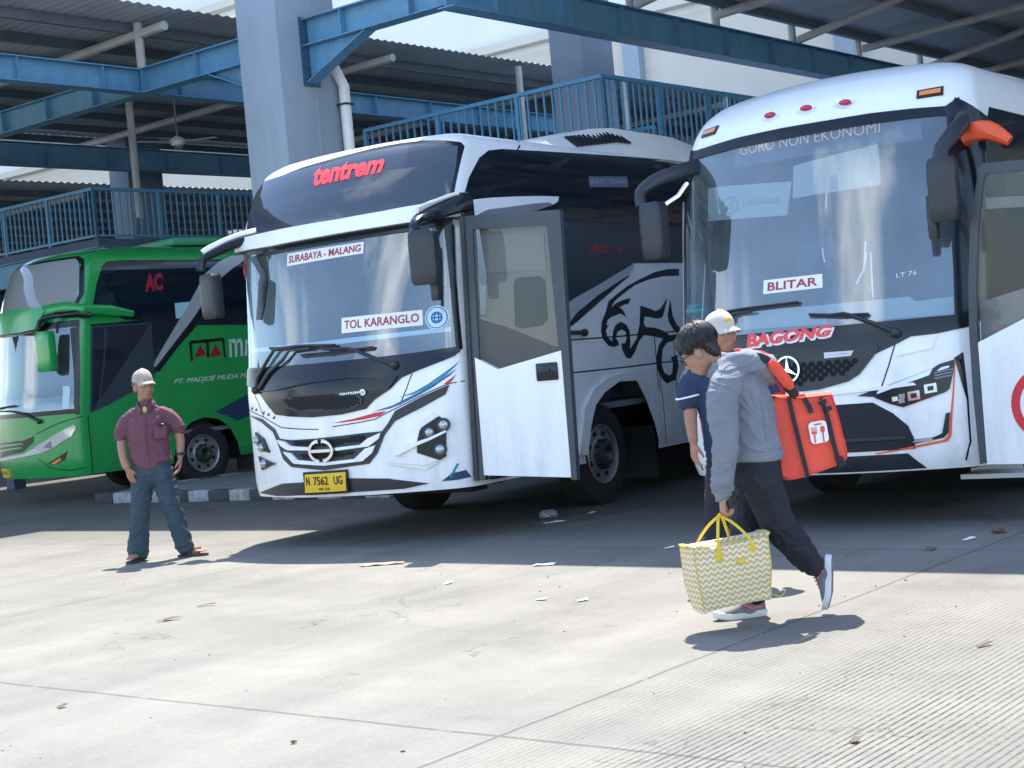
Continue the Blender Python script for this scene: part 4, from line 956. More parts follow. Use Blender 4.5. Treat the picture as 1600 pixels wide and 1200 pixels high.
# ------------------------------------------------------------------ buses: shared pieces
def in_poly(x, y, poly):
    c = False
    for (x1, y1), (x2, y2) in zip(poly, poly[1:] + poly[:1]):
        if (y1 > y) != (y2 > y) and x < (x2 - x1) * (y - y1) / (y2 - y1) + x1: c = not c
    return c
def nearest_on(p, poly):
    best = None
    for a, b in zip(poly, poly[1:]):
        ax, ay = a; bx, by = b
        l2 = (bx - ax) ** 2 + (by - ay) ** 2 or 1e-9
        t = max(0, min(1, ((p[0] - ax) * (bx - ax) + (p[1] - ay) * (by - ay)) / l2))
        q = (ax + t * (bx - ax), ay + t * (by - ay)); d = (q[0] - p[0]) ** 2 + (q[1] - p[1]) ** 2
        if best is None or d < best[0]: best = (d, q)
    return best[1]
class BusB:
    def __init__(self, name, label, xy, yaw, surf, feat, length=11.6, sill=0.45):
        self.root = empty(name, (xy[0], xy[1], 0), -R(yaw))
        tagobj(self.root, label, 'bus', 'buses parked in the bays')
        self.s, self.f, self.len, self.sill = surf, feat, length, sill
        self.mf = surf.front
        self.ms = lambda a, b, o: surf.side(a, b, o, 1)
    def part(self, name, bm, m, parent=None, smooth=30, label=None):
        o = obj(name, bm, m, parent or self.root, smooth)
        if label: o['label'] = label
        return o
    def hull(self, m, hole, arch, ztop, extra_z=()):
        S = self.s
        s0, s1, z0, z1 = hole
        sv = set([round(-S.S + 2 * S.S * i / 44, 4) for i in range(45)] + [s0, s1])
        sv = sorted(x for x in sv if min(abs(x - s0), abs(x - s1)) > 0.012 or x in (s0, s1))
        ext = []
        d = 0.05
        while d < 3.7: ext.append(S.S + d); d += 0.06
        while d < self.len: ext.append(S.S + d); d += 0.5
        ext.append(S.S + self.len)
        ss = [-x for x in ext[::-1]] + sv + ext
        zs = [self.sill]
        z = self.sill
        zmax = S.tum[-1][0]
        while z < zmax - 0.30:
            z += 0.07; zs.append(round(z, 4))
        while z < zmax - 0.012:
            z += 0.02; zs.append(round(min(z, zmax), 4))
        zs = sorted(set([q for q in zs if min(abs(q - z0), abs(q - z1)) > 0.015] + [z0, z1]))
        bm = bmesh.new()
        def pt(s, z):
            g = abs(s)
            if g <= S.S: return S.front(s, z)
            yend = S.yc(zs[0]) + self.len
            f = (g - S.S) / self.len
            y = S.yc(z) + (yend - S.yc(z)) * f
            if f < 0.999: y = S.yc(z) + (g - S.S) * (1 if g - S.S < 4 else 1) ; y = min(y, yend)
            return (math.copysign(S.half(z), s), y, z)
        V = [[bm.verts.new(pt(s, z)) for s in ss] for z in zs]
        for i in range(len(zs) - 1):
            for j in range(len(ss) - 1):
                cs, cz = (ss[j] + ss[j + 1]) / 2, (zs[i] + zs[i + 1]) / 2
                if s0 < cs < s1 and z0 < cz < z1: continue
                if abs(cs) > S.S and arch:
                    yy = (V[i][j].co.y + V[i][j + 1].co.y) / 2
                    if in_poly(yy, cz, arch): continue
                q = (V[i][j], V[i][j + 1], V[i + 1][j + 1], V[i + 1][j])
                bm.faces.new(q)
        # close the roof
        top = V[-1]
        n = len(top)
        for j in range(n // 2 - 1 + n % 2):
            a, b, c, d = top[j], top[j + 1], top[n - 2 - j], top[n - 1 - j]
            w = []
            for q in (a, b, c, d):
                if q not in w: w.append(q)
            if len(w) > 2:
                try: bm.faces.new(w)
                except ValueError: pass
        bm.faces.new([r[-1] for r in V] + [r[0] for r in V][::-1])
        for v in list(bm.verts):
            if not v.link_faces: bm.verts.remove(v)
        if arch:
            for e in bm.edges:
                if len(e.link_faces) == 1:
                    for v in e.verts:
                        if v.co.y > S.yc(v.co.z) + 0.1 and self.sill + 0.001 < v.co.z < 1.6 and v.co.y < 4.5 and abs(v.co.x) > 1:
                            q = nearest_on((v.co.y, v.co.z), arch)
                            v.co.y, v.co.z = q
        return self.part('body', bm, m, None, 35)
    def fp(self, name, key, m, off=0.006, thick=0.012, parent=None, label=None, **kw):
        bm = bmesh.new()
        panel(bm, self.f[key] if isinstance(key, str) else key, self.mf, off, thick, **kw)
        return self.part(name, bm, m, parent, label=label)
    def sp(self, name, key, m, off=0.006, thick=0.012, parent=None, label=None, **kw):
        bm = bmesh.new()
        panel(bm, self.f[key] if isinstance(key, str) else key, self.ms, off, thick, da=0.6, db=0.05, **kw)
        return self.part(name, bm, m, parent, 0, label=label)
    def many(self, name, polys, m, mp=None, off=0.006, thick=0.01, parent=None, da=0.08, db=0.15):
        bm = bmesh.new()
        for p in polys: panel(bm, p, mp or self.mf, off, thick, da, db)
        return self.part(name, bm, m, parent)
    def text(self, s, quad, m, mp=None, off=0.008, parent=None, bold=0.0, name='lettering'):
        bm = bmesh.new()
        lettering(bm, s, quad, mp or self.mf, off, 0.003, bold)
        return self.part(name, bm, m, parent, 0)
    def wheel(self, x, y, r=0.5, w=0.28, sg=1, zc=None):
        zc = zc or r
        c = (x, y, zc)
        bm = bmesh.new()
        lathe(bm, [(0.0, 0.03), (0.05 * sg, 0.05), (0.09 * sg, 0.085), (0.075 * sg, 0.12), (0.02 * sg, 0.13), (-0.02 * sg, 0.16)], (x - 0.02 * sg, y, zc), 'x', 24)
        for k in range(10):
            a = 2 * math.pi * k / 10
            tube(bm, [(x - 0.02 * sg, y + 0.145 * math.cos(a), zc + 0.145 * math.sin(a)), (x + 0.035 * sg, y + 0.145 * math.cos(a), zc + 0.145 * math.sin(a))], 0.014, 6)
        hub = self.part('wheel', bm, M_HUB)
        bm = bmesh.new()
        lathe(bm, [(-0.03 * sg, 0.292), (0.0, 0.300), (0.012 * sg, 0.292), (-0.005 * sg, 0.272), (-0.05 * sg, 0.262), (-0.07 * sg, 0.235), (-0.025 * sg, 0.175), (-0.015 * sg, 0.150), (-0.03 * sg, 0.125)], c, 'x', 40)
        rim = self.part('rim', bm, M_RIM, hub)
        bm = bmesh.new()
        for k in range(8):
            a = 2 * math.pi * (k + 0.5) / 8
            q = Matrix.Rotation(a, 3, 'X')
            ellipsoid(bm, Vector(c) + Vector((-0.035 * sg, 0.218 * math.cos(a), 0.218 * math.sin(a))), (0.025, 0.026, 0.034), q, 10)
        self.part('rim_hole', bm, mat('black_hole', (0.006, 0.006, 0.008), 0.9), rim if False else hub)
        bm = bmesh.new()
        prof = [(-w * sg, 0.30), (-w * sg, r - 0.04), (-(w - 0.03) * sg, r - 0.005)]
        for k in range(6):
            h = -(w - 0.03) + (w - 0.06) * k / 5
            prof += [(h * sg, r), ((h + 0.012) * sg, r), ((h + 0.014) * sg, r - 0.012), ((h + 0.024) * sg, r - 0.012)]
        prof += [(-0.012 * sg, r - 0.01), (0.0, r - 0.05), (0.012 * sg, r - 0.11), (0.006 * sg, 0.33), (-0.01 * sg, 0.295), (-w * sg, 0.295)]
        lathe(bm, prof, c, 'x', 48)
        self.part('tyre', bm, M_RUBBER, hub)
        return hub
    def underside(self, y0=0.4):
        bm = bmesh.new()
        box(bm, (0, y0 + self.len / 2, 0.52), (1.7, self.len - 0.3, 0.24))
        box(bm, (0, 2.4, 0.5), (2.0, 0.14, 0.14))
        box(bm, (0, 0.5, 0.45), (2.0, 0.25, 0.16))
        for y in (4.2, 6.4, 9.8): box(bm, (0, y, 0.42), (2.2, 0.9, 0.3))
        self.part('chassis', bm, mat('dark_chassis', (0.018, 0.019, 0.021), 0.85, var=0.3), None, 0)
    def mudflap(self, y):
        for sg in (-1, 1):
            bm = bmesh.new(); box(bm, (sg * 1.0, y, 0.42), (0.42, 0.015, 0.55)); self.part('mud_flap', bm, M_RUBBER, None, 0)
    def cabin(self, wheel_x, floor=1.0, top=2.9, lamp=True):
        S = self.s
        bm = bmesh.new()
        box(bm, (0, 2.2, floor - 0.03), (2.35, 4.0, 0.06))
        box(bm, (0, 4.2, 2.1), (2.35, 0.05, 2.3))
        for sg in (-1, 1): box(bm, (sg * 1.19, 2.35, 2.3), (0.03, 3.65, 1.3))
        box(bm, (0, 2.3, top + 0.02), (2.35, 3.8, 0.04))
        self.part('cabin', bm, M_INT, None, 0)
        bm = bmesh.new()
        pts = [(0.12, 1.0), (0.10, 1.52), (0.25, 1.60), (0.55, 1.58), (0.66, 1.42), (0.68, 1.0)]
        xs = [-1.14, -0.6, 0, 0.6, 1.14]
        rings = [[bm.verts.new((x, y - S.bg(1.5) * (1 - (x / S.W) ** 2) + 0.02, z)) for y, z in pts] for x in xs]
        for a, b in zip(rings, rings[1:]):
            for k in range(len(pts)):
                bm.faces.new((a[k], a[(k + 1) % len(pts)], b[(k + 1) % len(pts)], b[k]))
        bm.faces.new(rings[0]); bm.faces.new(rings[-1][::-1])
        d = self.part('dashboard', bm, M_DASH, None, 20)
        bm = bmesh.new()
        c = Vector((wheel_x, 0.62, 1.72)); n = Vector((0, -0.55, 0.83)).normalized(); a = Vector((1, 0, 0)); b = n.cross(a)
        tube(bm, [c + a * (0.23 * math.cos(t)) + b * (0.23 * math.sin(t)) for t in [2 * math.pi * k / 28 for k in range(29)]], 0.016, 8)
        for t in (0.3, 2.84, 4.71): tube(bm, [c - n * 0.03, c + a * (0.23 * math.cos(t)) + b * (0.23 * math.sin(t))], 0.013, 6)
        tube(bm, [c - n * 0.03, c - n * 0.45], 0.035, 8)
        self.part('steering_wheel', bm, M_TRIM)
        for x, y in ((wheel_x, 1.25), (-wheel_x, 1.3), (-0.7, 2.5), (0.7, 2.5), (-0.25, 2.6), (0.28, 2.6), (-0.8, 3.4), (0.75, 3.4)):
            bm = bmesh.new()
            h = floor + (0.15 if y > 2 else 0.1)
            box(bm, (x, y, h + 0.40), (0.46, 0.46, 0.14), bev=0.04)
            box(bm, (x, y + 0.25, h + 0.82), (0.46, 0.13, 0.78), bev=0.05)
            box(bm, (x, y + 0.26, h + 1.28), (0.28, 0.09, 0.20), bev=0.04)
            box(bm, (x, y, h + 0.12), (0.2, 0.25, 0.5))
            self.part('seat', bm, M_SEAT)
def flat(yp):
    """map (x, z) onto an upright plane facing the front of the bus"""
    return lambda a, b, o: (a, yp - o, b)
def mirror_head(bm, c, w, h, d, rz=0.0):
    n = 6
    rings = []
    for i in range(9):
        t = i / 8
        z = c[2] + h * (0.5 - t)
        k = (0.80, 0.95, 1, 1, 1, 1, 1, 0.96, 0.82)[i]
        if i in (1, 7): z += (0.07 if i == 1 else -0.07) * h
        r = []
        for j in range(20):
            a = 2 * math.pi * j / 20
            ca, sa = math.cos(a), math.sin(a)
            x = math.copysign(abs(ca) ** 0.32, ca) * w / 2 * k; y = math.copysign(abs(sa) ** 0.4, sa) * d / 2 * k
            r.append(bm.verts.new((c[0] + x * math.cos(rz) - y * math.sin(rz), c[1] + x * math.sin(rz) + y * math.cos(rz), z)))
        rings.append(r)
    for a, b in zip(rings, rings[1:]):
        for j in range(20): bm.faces.new((a[j], a[(j + 1) % 20], b[(j + 1) % 20], b[j]))
    bm.faces.new(rings[0][::-1]); bm.faces.new(rings[-1])
def sm(pts, k=4): return [p[:3] for p in catmull(pts, k)], [(p[3], p[4]) for p in catmull(pts, k)]
def sign_board(bus, label, quad, words, wq, offs=-0.03, inset=0.12, thick=0.004):
    """card standing behind the windscreen: a thing of its own"""
    bm = bmesh.new(); panel(bm, quad, bus.mf, offs, thick)
    o = obj('route_board', bm, M_PAPER)
    o.location = bus.root.location; o.rotation_euler = bus.root.rotation_euler
    tagobj(o, label, 'route board')
    tl, tr, br, bl = quad
    def bil(x, y):
        return tuple((1 - y) * ((1 - x) * bl[i] + x * br[i]) + y * ((1 - x) * tl[i] + x * tr[i]) for i in (0, 1))
    x0, x1, y0, y1 = wq
    bm = bmesh.new(); lettering(bm, words, [bil(x0, y0), bil(x1, y0), bil(x1, y1), bil(x0, y1)], bus.mf, offs + 0.004, 0.002, 0.012)
    obj('lettering', bm, M_SIGNRED, o, 0)
    return o
def quad_circle(q):
    """left, right, top, bottom points -> centre and radii"""
    return ((q[0][0] + q[1][0]) / 2, (q[2][1] + q[3][1]) / 2), abs(q[1][0] - q[0][0]) / 2, abs(q[2][1] - q[3][1]) / 2

# ------------------------------------------------------------------ the tall white bus in the middle
TF = FEAT['tall']
TALL = Surf(1.28, .16, [(1.4, .40), (2.7, .27), (3.7, .16)], [(.3, .03), (.6, -.02), (1.4, -.02), (1.7, .02), (2.7, .10), (3.0, .14), (3.3, .26), (3.45, .35), (3.55, .47), (3.64, .75), (3.72, 1.6)], [(.3, .03), (.6, 0), (2.7, 0), (3.2, .04), (3.4, .08), (3.5, .12), (3.6, .25), (3.69, .60), (3.72, 1.0)])
T = BusB('bus', 'tall white bus with blue and red stripes and an animal drawn on its side', (-1.486, 13.996), 33.5, TALL, TF)
TA = [(1.93, 0.30)] + TF['arch'][:-1] + [(3.47, 0.30)]
T.hull(M_WHITE, (-1.30, 1.285, 1.63, 2.76), TA, 3.72)
T.underside(); T.mudflap(3.5)
for y in (2.404, 8.2):
    for sg in (1, -1): T.wheel(sg * 1.2, y, 0.5, 0.28, sg)
T.cabin(-0.62)
# front glazing and trim
def clampl(p, tab):
    q = []
    for a, b in p:
        q.append((min(a, interp(tab, b)) if a < -0.55 and b < 3.46 else a, b))
    return q
TF['upper_rim'] = clampl(TF['upper_rim'], [(2.8, -1.36), (3.3, -1.34), (3.46, -1.30)])
TF['upper_glass'] = clampl(TF['upper_glass'], [(2.8, -1.29), (3.2, -1.26), (3.4, -1.20), (3.46, -1.1)])
T.fp('upper_window_rim', 'upper_rim', M_BLACK, 0.006, 0.02)
T.fp('upper_window', 'upper_glass', mat('upper_glass', (0.035, 0.045, 0.06), 0.03, spec=1.0), 0.011, 0.012)
ws = T.fp('windscreen', [(-1.30, 1.62), (1.285, 1.62), (1.285, 2.77), (-1.30, 2.77)], M_GLASS, 0.0, 0.006, da=0.06)
T.many('windscreen_frame', [TF['frit_top'], TF['frit_right'], TF['frit_bottom'], TF['frit_left']], M_BLACK, off=0.008, thick=0.012)
for p in ([(1.262, 1.60), (1.345, 1.60), (1.345, 2.78), (1.262, 2.78)], [(-1.40, 1.55), (-1.325, 1.55), (-1.325, 2.78), (-1.40, 2.78)]):
    T.fp('corner_pillar', p, M_WHITE, 0.004, 0.03, da=0.03)
T.fp('dash_edge_strip', 'dash_board_edge', mat('pale_strip', (0.62, 0.72, 0.74), 0.5), -0.012, 0.004)
# brow visor above the windscreen
bm = bmesh.new()
panel(bm, TF['brow'], T.mf, 0.10, 0.12, da=0.08, db=0.3)
es = [e for e in bm.edges if len(e.link_faces) == 2 and e.calc_face_angle(0) > 0.9]
bmesh.ops.bevel(bm, geom=es, offset=0.022, segments=3, affect='EDGES')
T.part('brow_visor', bm, M_WHITE)
T.fp('brow_underside', [(p[0], p[1] - 0.012) for p in TF['brow']], M_BLACK, 0.07, 0.075)
# black nose panel, grilles
hd = T.fp('nose_panel', 'hood', M_BLACK, 0.012, 0.03)
T.fp('nose_crease', 'hood_crease', M_BLACK, 0.035, 0.03, hd)
gr_ = T.fp('upper_grille', 'grille', M_TRIM, 0.026, 0.03)
T.many('mesh', hexcells(TF['grille'], 0.016, 0.72, 1.25), mat('grille_hole', (0.004, 0.005, 0.007), 0.9), off=0.0275, thick=0.004, parent=gr_)
T.text('TENTREM', TF['txt_small'], M_LETTER, off=0.031, bold=0.03)
c, rx, ry = quad_circle(TF['txt_round'])
T.many('round_mark', [ring_poly(c, rx, ry, 0.012, 20, 200), ring_poly(c, rx, ry, 0.012, 215, 375), ribbon([(c[0] - rx * .5, c[1] + ry * .35), (c[0] + rx * .45, c[1] + ry * .3), (c[0] - rx * .4, c[1] - ry * .2), (c[0] + rx * .5, c[1] - ry * .35)], 0.012)], M_LETTER, off=0.031, thick=0.003)
lb = T.fp('lower_grille_surround', 'low_black', M_TRIM, 0.010, 0.03)
for k in ('grille_mid_top', 'grille_mid_low'): T.many('mesh', hexcells(TF[k], 0.015, 0.75, 1.3), mat('grille_hole', (0, 0, 0)), off=0.0125, thick=0.004, parent=lb)
T.many('grille_bar', [TF['bar_up_left'], TF['bar_up_right'], TF['bar_low']], M_WHITE, off=0.034, thick=0.03)
q = TF['emblem_box']; c = (sum(p[0] for p in q) / 4, sum(p[1] for p in q) / 4); rx = (q[1][0] - q[0][0]) / 2; ry = (q[0][1] - q[3][1]) / 2
T.many('emblem', [ring_poly(c, rx, ry, 0.026, 100, 260, 18), ring_poly(c, rx, ry, 0.026, -80, 80, 18),
    [(c[0] - rx * .78, c[1] + ry * .13), (c[0] + rx * .78, c[1] + ry * .13), (c[0] + rx * .78, c[1] - ry * .13), (c[0] - rx * .78, c[1] - ry * .13)],
    [(c[0] - rx * .12, c[1] + ry * .62), (c[0] - rx * .16, c[1] + ry * .98), (c[0] - rx * .5, c[1] + ry * .85)], [(c[0] + rx * .12, c[1] + ry * .62), (c[0] + rx * .16, c[1] + ry * .98), (c[0] + rx * .5, c[1] + ry * .85)]], M_CHROME, off=0.055, thick=0.03)
pl = T.fp('number_plate', ribbon([((TF['plate'][0][0] + TF['plate'][3][0]) / 2 - .012, (TF['plate'][0][1] + TF['plate'][3][1]) / 2), ((TF['plate'][1][0] + TF['plate'][2][0]) / 2 + .012, (TF['plate'][1][1] + TF['plate'][2][1]) / 2)], 0.20), M_BLACK, 0.045, 0.04)
bm = bmesh.new(); panel(bm, TF['plate'], T.mf, 0.049, 0.006); T.part('plate_face', bm, M_YEL, pl)
P4 = TF['plate']; x0, x1 = P4[3][0], P4[2][0]; z0, z1 = P4[3][1], P4[0][1]
w_, h_ = x1 - x0, z1 - z0
def pq(a, b, c_, d): return [(x0 + w_ * a, z0 + h_ * c_), (x0 + w_ * b, z0 + h_ * c_), (x0 + w_ * b, z0 + h_ * d), (x0 + w_ * a, z0 + h_ * d)]
for s_, a, b in (('N', .08, .17), ('7562', .27, .63), ('UG', .76, .95)):
    T.text(s_, pq(a, b, .40, .86), M_BLACK, off=0.052, parent=pl, bold=0.02)
T.text('05.25', pq(.38, .64, .12, .26), M_BLACK, off=0.052, parent=pl, bold=0.01)
T.fp('lower_lip', 'lip', M_TRIM, 0.012, 0.04)
# lamp clusters
T.fp('lamp_moulding', 'lamp_frame', M_WHITE, 0.022, 0.03)
T.fp('lamp_scoop', 'lamp_scoop', M_WHITE, 0.034, 0.03)
lk = T.fp('headlight', 'lamp_black', M_BLACK, 0.042, 0.04)
for (s_, z_), r_ in zip(TF['lamps'], (0.055, 0.06, 0.06)):
    bm = bmesh.new(); bmr = bmesh.new()
    p = Vector(T.mf(s_, z_, 0.05)); nrm = (Vector(T.mf(s_, z_, 0.1)) - Vector(T.mf(s_, z_, 0))).normalized()
    q = nrm.to_track_quat('Z', 'Y').to_matrix()
    ellipsoid(bm, p, (r_ * .8, r_ * .8, 0.03), q, 16)
    tube(bmr, [p - nrm * 0.03, p + nrm * 0.018], r_, 20)
    T.part('lamp_ring', bmr, M_TRIM, lk); T.part('lamp_lens', bm, M_LAMP, lk)
T.fp('lamp_blade', 'lamp_blade', M_WHITE, 0.075, 0.05, lk)
lk2 = T.fp('headlight', 'lampl_up', M_BLACK, 0.02, 0.03)
for s_, z_ in ((-0.985, 0.985), (-0.90, 0.915)):
    bm = bmesh.new(); ellipsoid(bm, T.mf(s_, z_, 0.02), (0.042, 0.042, 0.042), None, 14); T.part('lamp_lens', bm, M_LAMP, lk2)
lk3 = T.fp('fog_lamp', 'lampl_low', M_BLACK, 0.02, 0.03)
bm = bmesh.new(); q = TF['lampl_low']; ellipsoid(bm, T.mf(sum(p[0] for p in q) / 3, sum(p[1] for p in q) / 3, 0.02), (0.04, 0.04, 0.04), None, 14)
T.part('lamp_lens', bm, M_LAMP, lk3)
# stripes, seams
T.fp('teal_stripe', 'stripe_teal', M_TEAL, 0.003, 0.004); T.fp('blue_stripe', 'stripe_blue', M_BLUE, 0.003, 0.004)
T.many('red_stripe', [TF['stripe_red_left'], TF['stripe_red_right']], M_RED, off=0.0045, thick=0.004)
T.fp('blue_patch', 'patch_blue', M_NAVY, 0.003, 0.004)
T.many('panel_seam', [ribbon(TF[k], 0.009) for k in ('seam_a', 'seam_b', 'seam_c', 'seam_d')], M_BLACK, off=0.002, thick=0.004)
T.many('teal_line', [ribbon(TF['patch_line'], 0.018)], M_TEAL, off=0.003, thick=0.004)
bm = bmesh.new()
for s_, z_ in TF['dots']: panel(bm, ellipse((s_, z_), 0.022, 0.022, 12, 200, 380), T.mf, 0.004, 0.004); 
T.part('nose_dimple', bm, M_TRIM)
T.text('tentrem', TF['txt_name'], M_BRED, off=0.016, bold=0.045)
# cards and round emblem behind the windscreen
sign_board(T, 'white card reading SURABAYA - MALANG at the top of a windscreen', TF['sign_route'], 'SURABAYA - MALANG', (0.03, 0.97, 0.2, 0.8), 0.003)
sign_board(T, 'white card reading TOL KARANGLO low behind a windscreen', TF['sign_toll'], 'TOL KARANGLO', (0.04, 0.96, 0.24, 0.80), 0.003)
c, rx, ry = quad_circle(TF['sign_round'])
em = T.fp('round_sticker', ellipse(c, rx, ry), mat('pale_blue_sticker', (0.55, 0.72, 0.80), 0.5), 0.002, 0.003)
T.many('sticker_mark', [ring_poly(c, rx * .9, ry * .9, 0.008, 0, 359, 24), ring_poly(c, rx * .5, ry * .5, 0.014, 0, 359, 20), ring_poly(c, rx * .25, ry * .5, 0.012, 0, 359, 16), ribbon([(c[0] - rx * .5, c[1]), (c[0] + rx * .5, c[1])], 0.014), ribbon([(c[0] - rx * .42, c[1] + ry * .27), (c[0] + rx * .42, c[1] + ry * .27)], 0.01), ribbon([(c[0] - rx * .42, c[1] - ry * .27), (c[0] + rx * .42, c[1] - ry * .27)], 0.01)], M_BLUE, off=0.0035, thick=0.002, parent=em)
# wipers
def wiper(B, arms, blade, lift=0.05):
    bm = bmesh.new()
    for a in arms:
        pts = [B.mf(s_, z_, lift * (0.5 + 0.5 * i / max(1, len(a) - 1))) for i, (s_, z_) in enumerate(a)]
        tube(bm, pts, [0.022 - 0.012 * i / (len(pts) - 1) for i in range(len(pts))], 8)
    tube(bm, [B.mf(s_, z_, lift * 0.7) for s_, z_ in blade], 0.011, 6)
    tube(bm, [B.mf(s_, z_ - 0.012, lift * 0.35) for s_, z_ in blade], (0.004, 0.014), 6)
    e = arms[0][0]
    ellipsoid(bm, B.mf(e[0], e[1], 0.03), (0.04, 0.04, 0.04), None, 10)
    return B.part('wiper', bm, M_TRIM)
wiper(T, [TF['wiperL'], TF['wiperL2']], TF['wiperLb']); wiper(T, [TF['wiperR']], TF['wiperRb'])
# near side
T.sp('side_window', 'glass_side', M_DARKGLASS, 0.006, 0.012)
T.sp('silver_strip', 'silver_strip', M_SILVER, 0.03, 0.03); T.sp('black_strip', 'black_strip', M_BLACK, 0.012, 0.01)
T.many('panel_seam', [ribbon(TF[k], 0.014) for k in ('seam_1', 'seam_2', 'seam_3', 'seam_4', 'roof_seam')], M_BLACK, T.ms, off=0.002, thick=0.004, da=0.3)
T.many('hatch_line', [ribbon(p, 0.010) for p in ([(3.62, .48), (3.62, 1.02)], [(4.7, .48), (4.7, 1.30)], [(5.9, .48), (5.9, 1.30)], [(3.6, 1.02), (3.6, 1.30)])], M_BLACK, T.ms, off=0.002, thick=0.004, da=0.3)
bm = bmesh.new()
for k in range(26):
    ellipsoid(bm, T.ms(0.45 + 0.06 * k, 0.56, 0.0), (.006, .006, .006), None, 6)
T.part('rivet_row', bm, M_SILVER)
T.sp('arch_flare', 'flare', M_WHITE, 0.035, 0.04)
o = T.many('side_drawing', [TF['emb_r1'], TF['emb_r2'], TF['emb_r3']], M_BLACK, T.ms, off=0.0035, thick=0.003, da=0.5, db=0.3)
bm = bmesh.new(); tube(bm, [T.ms(a, b, 0.05) for a, b in TF['handle']], 0.022, 8); ellipsoid(bm, T.ms(*TF['handle'][-1], 0.03), (0.04, 0.04, 0.04), None, 10)
T.part('grab_bar', bm, M_HUB)
bm = bmesh.new(); panel(bm, TF['visor_side'], T.ms, 0.08, 0.09, 0.2, 0.2); T.part('door_canopy', bm, M_WHITE)
T.sp('canopy_shade_panel', 'visor_grey', M_GREYP, 0.086, 0.02)
T.text('AC', TF['txt_ac'], M_DKRED, T.ms, 0.009, bold=0.06); T.text('TOILET - SEAT', TF['txt_ac2'], M_DKRED, T.ms, 0.009)
T.sp('side_label', 'label_side', mat('dim_grey_label', (0.10, 0.13, 0.17), 0.5), 0.008, 0.003)
q = TF['label_side']; T.text('RATU TRANS', [(q[3][0] + .04, q[3][1] + .03), (q[2][0] - .04, q[2][1] + .03), (q[1][0] - .04, q[1][1] - .03), (q[0][0] + .04, q[0][1] - .03)], mat('dim_grey_mark', (0.25, 0.29, 0.34), 0.5), T.ms, 0.0095)
# roof air conditioner with louvres
bm = bmesh.new()
prof = [(2.6, 0.02), (2.9, 0.09), (3.5, 0.22), (4.0, 0.27), (5.4, 0.27), (6.0, 0.2), (6.4, 0.02)]
rings = []
for y, h in prof:
    rings.append([bm.verts.new((x, y, 3.70 - 0.12 * (abs(x) > .8) + h * k)) for x, k in ((-1.0, 0), (-0.92, .55), (-0.75, .95), (-0.3, 1), (0.3, 1), (0.75, .95), (0.92, .55), (1.0, 0))])
for a, b in zip(rings, rings[1:]):
    for k in range(7): bm.faces.new((a[k], a[k + 1], b[k + 1], b[k]))
bm.faces.new(rings[0]); bm.faces.new(rings[-1][::-1])
ac = T.part('roof_unit', bm, M_WHITE, None, 40)
bm = bmesh.new()
for k in range(14):
    y = 2.95 + 0.085 * k; h = 0.09 + 0.20 * min(1, (y - 2.9) / 0.9)
    box(bm, (0.855, y, 3.665 + h * 0.55), (0.20, 0.04, 0.016), rot=Matrix.Rotation(R(38), 3, 'Y') @ Matrix.Rotation(R(18), 3, 'X'))
T.part('louvre', bm, M_BLACK, ac, 0)
# open door, standing square to the side and facing forward
dm = flat(0.05)
bm = bmesh.new()
panel(bm, [(1.300, 0.52), (2.315, 0.48), (2.40, 2.72), (1.425, 2.79)], dm, 0.0, 0.045, 3, 3)
# window opening is left out of the frame: rebuild as four rails
bm.free(); bm = bmesh.new()
WIN = [(1.485, 1.47), (2.255, 1.575), (2.245, 2.63), (1.525, 2.67)]
OUT = [(1.300, 0.50), (2.315, 0.47), (2.385, 2.715), (1.425, 2.785)]
panel(bm, [OUT[0], (1.39, 0.50), (1.50, 2.69), (1.425, 2.785)], dm, 0.012, 0.055, 3, 3)
panel(bm, [(2.26, 0.475), OUT[1], OUT[2], (2.245, 2.63)], dm, 0.0121, 0.055, 3, 3)
panel(bm, [(1.495, 2.66), (2.245, 2.615), OUT[2], OUT[3]], dm, 0.0135, 0.055, 3, 3)
door = T.part('door', bm, M_DOORFRAME, None, 0)
bm = bmesh.new()
panel(bm, [(1.385, 0.545), (2.262, 0.495), (2.275, 1.555), (1.628, 1.446), (1.40, 1.565)], dm, 0.016, 0.05, 3, 3)
es = [e for e in bm.edges if len(e.link_faces) == 2 and e.calc_face_angle(0) > 0.9]
bmesh.ops.bevel(bm, geom=es, offset=0.008, segments=2, affect='EDGES')
T.part('door_skin', bm, M_WHITE, door)
bm = bmesh.new(); panel(bm, [(1.40, 1.40), (2.27, 1.40), (2.25, 2.64), (1.49, 2.68)], dm, 0.002, 0.005, 3, 3); T.part('door_window', bm, M_DGLASS, door, 0)
bm = bmesh.new(); box(bm, (2.125, 0.028, 1.39), (0.21, 0.03, 0.15), bev=0.012); hnd = T.part('door_handle', bm, M_BLACK, door)
bm = bmesh.new(); box(bm, (2.10, 0.010, 1.40), (0.13, 0.02, 0.035), bev=0.006); ellipsoid(bm, (2.185, 0.008, 1.385), (0.014, 0.008, 0.014), None, 10); T.part('latch', bm, M_TRIM, hnd)
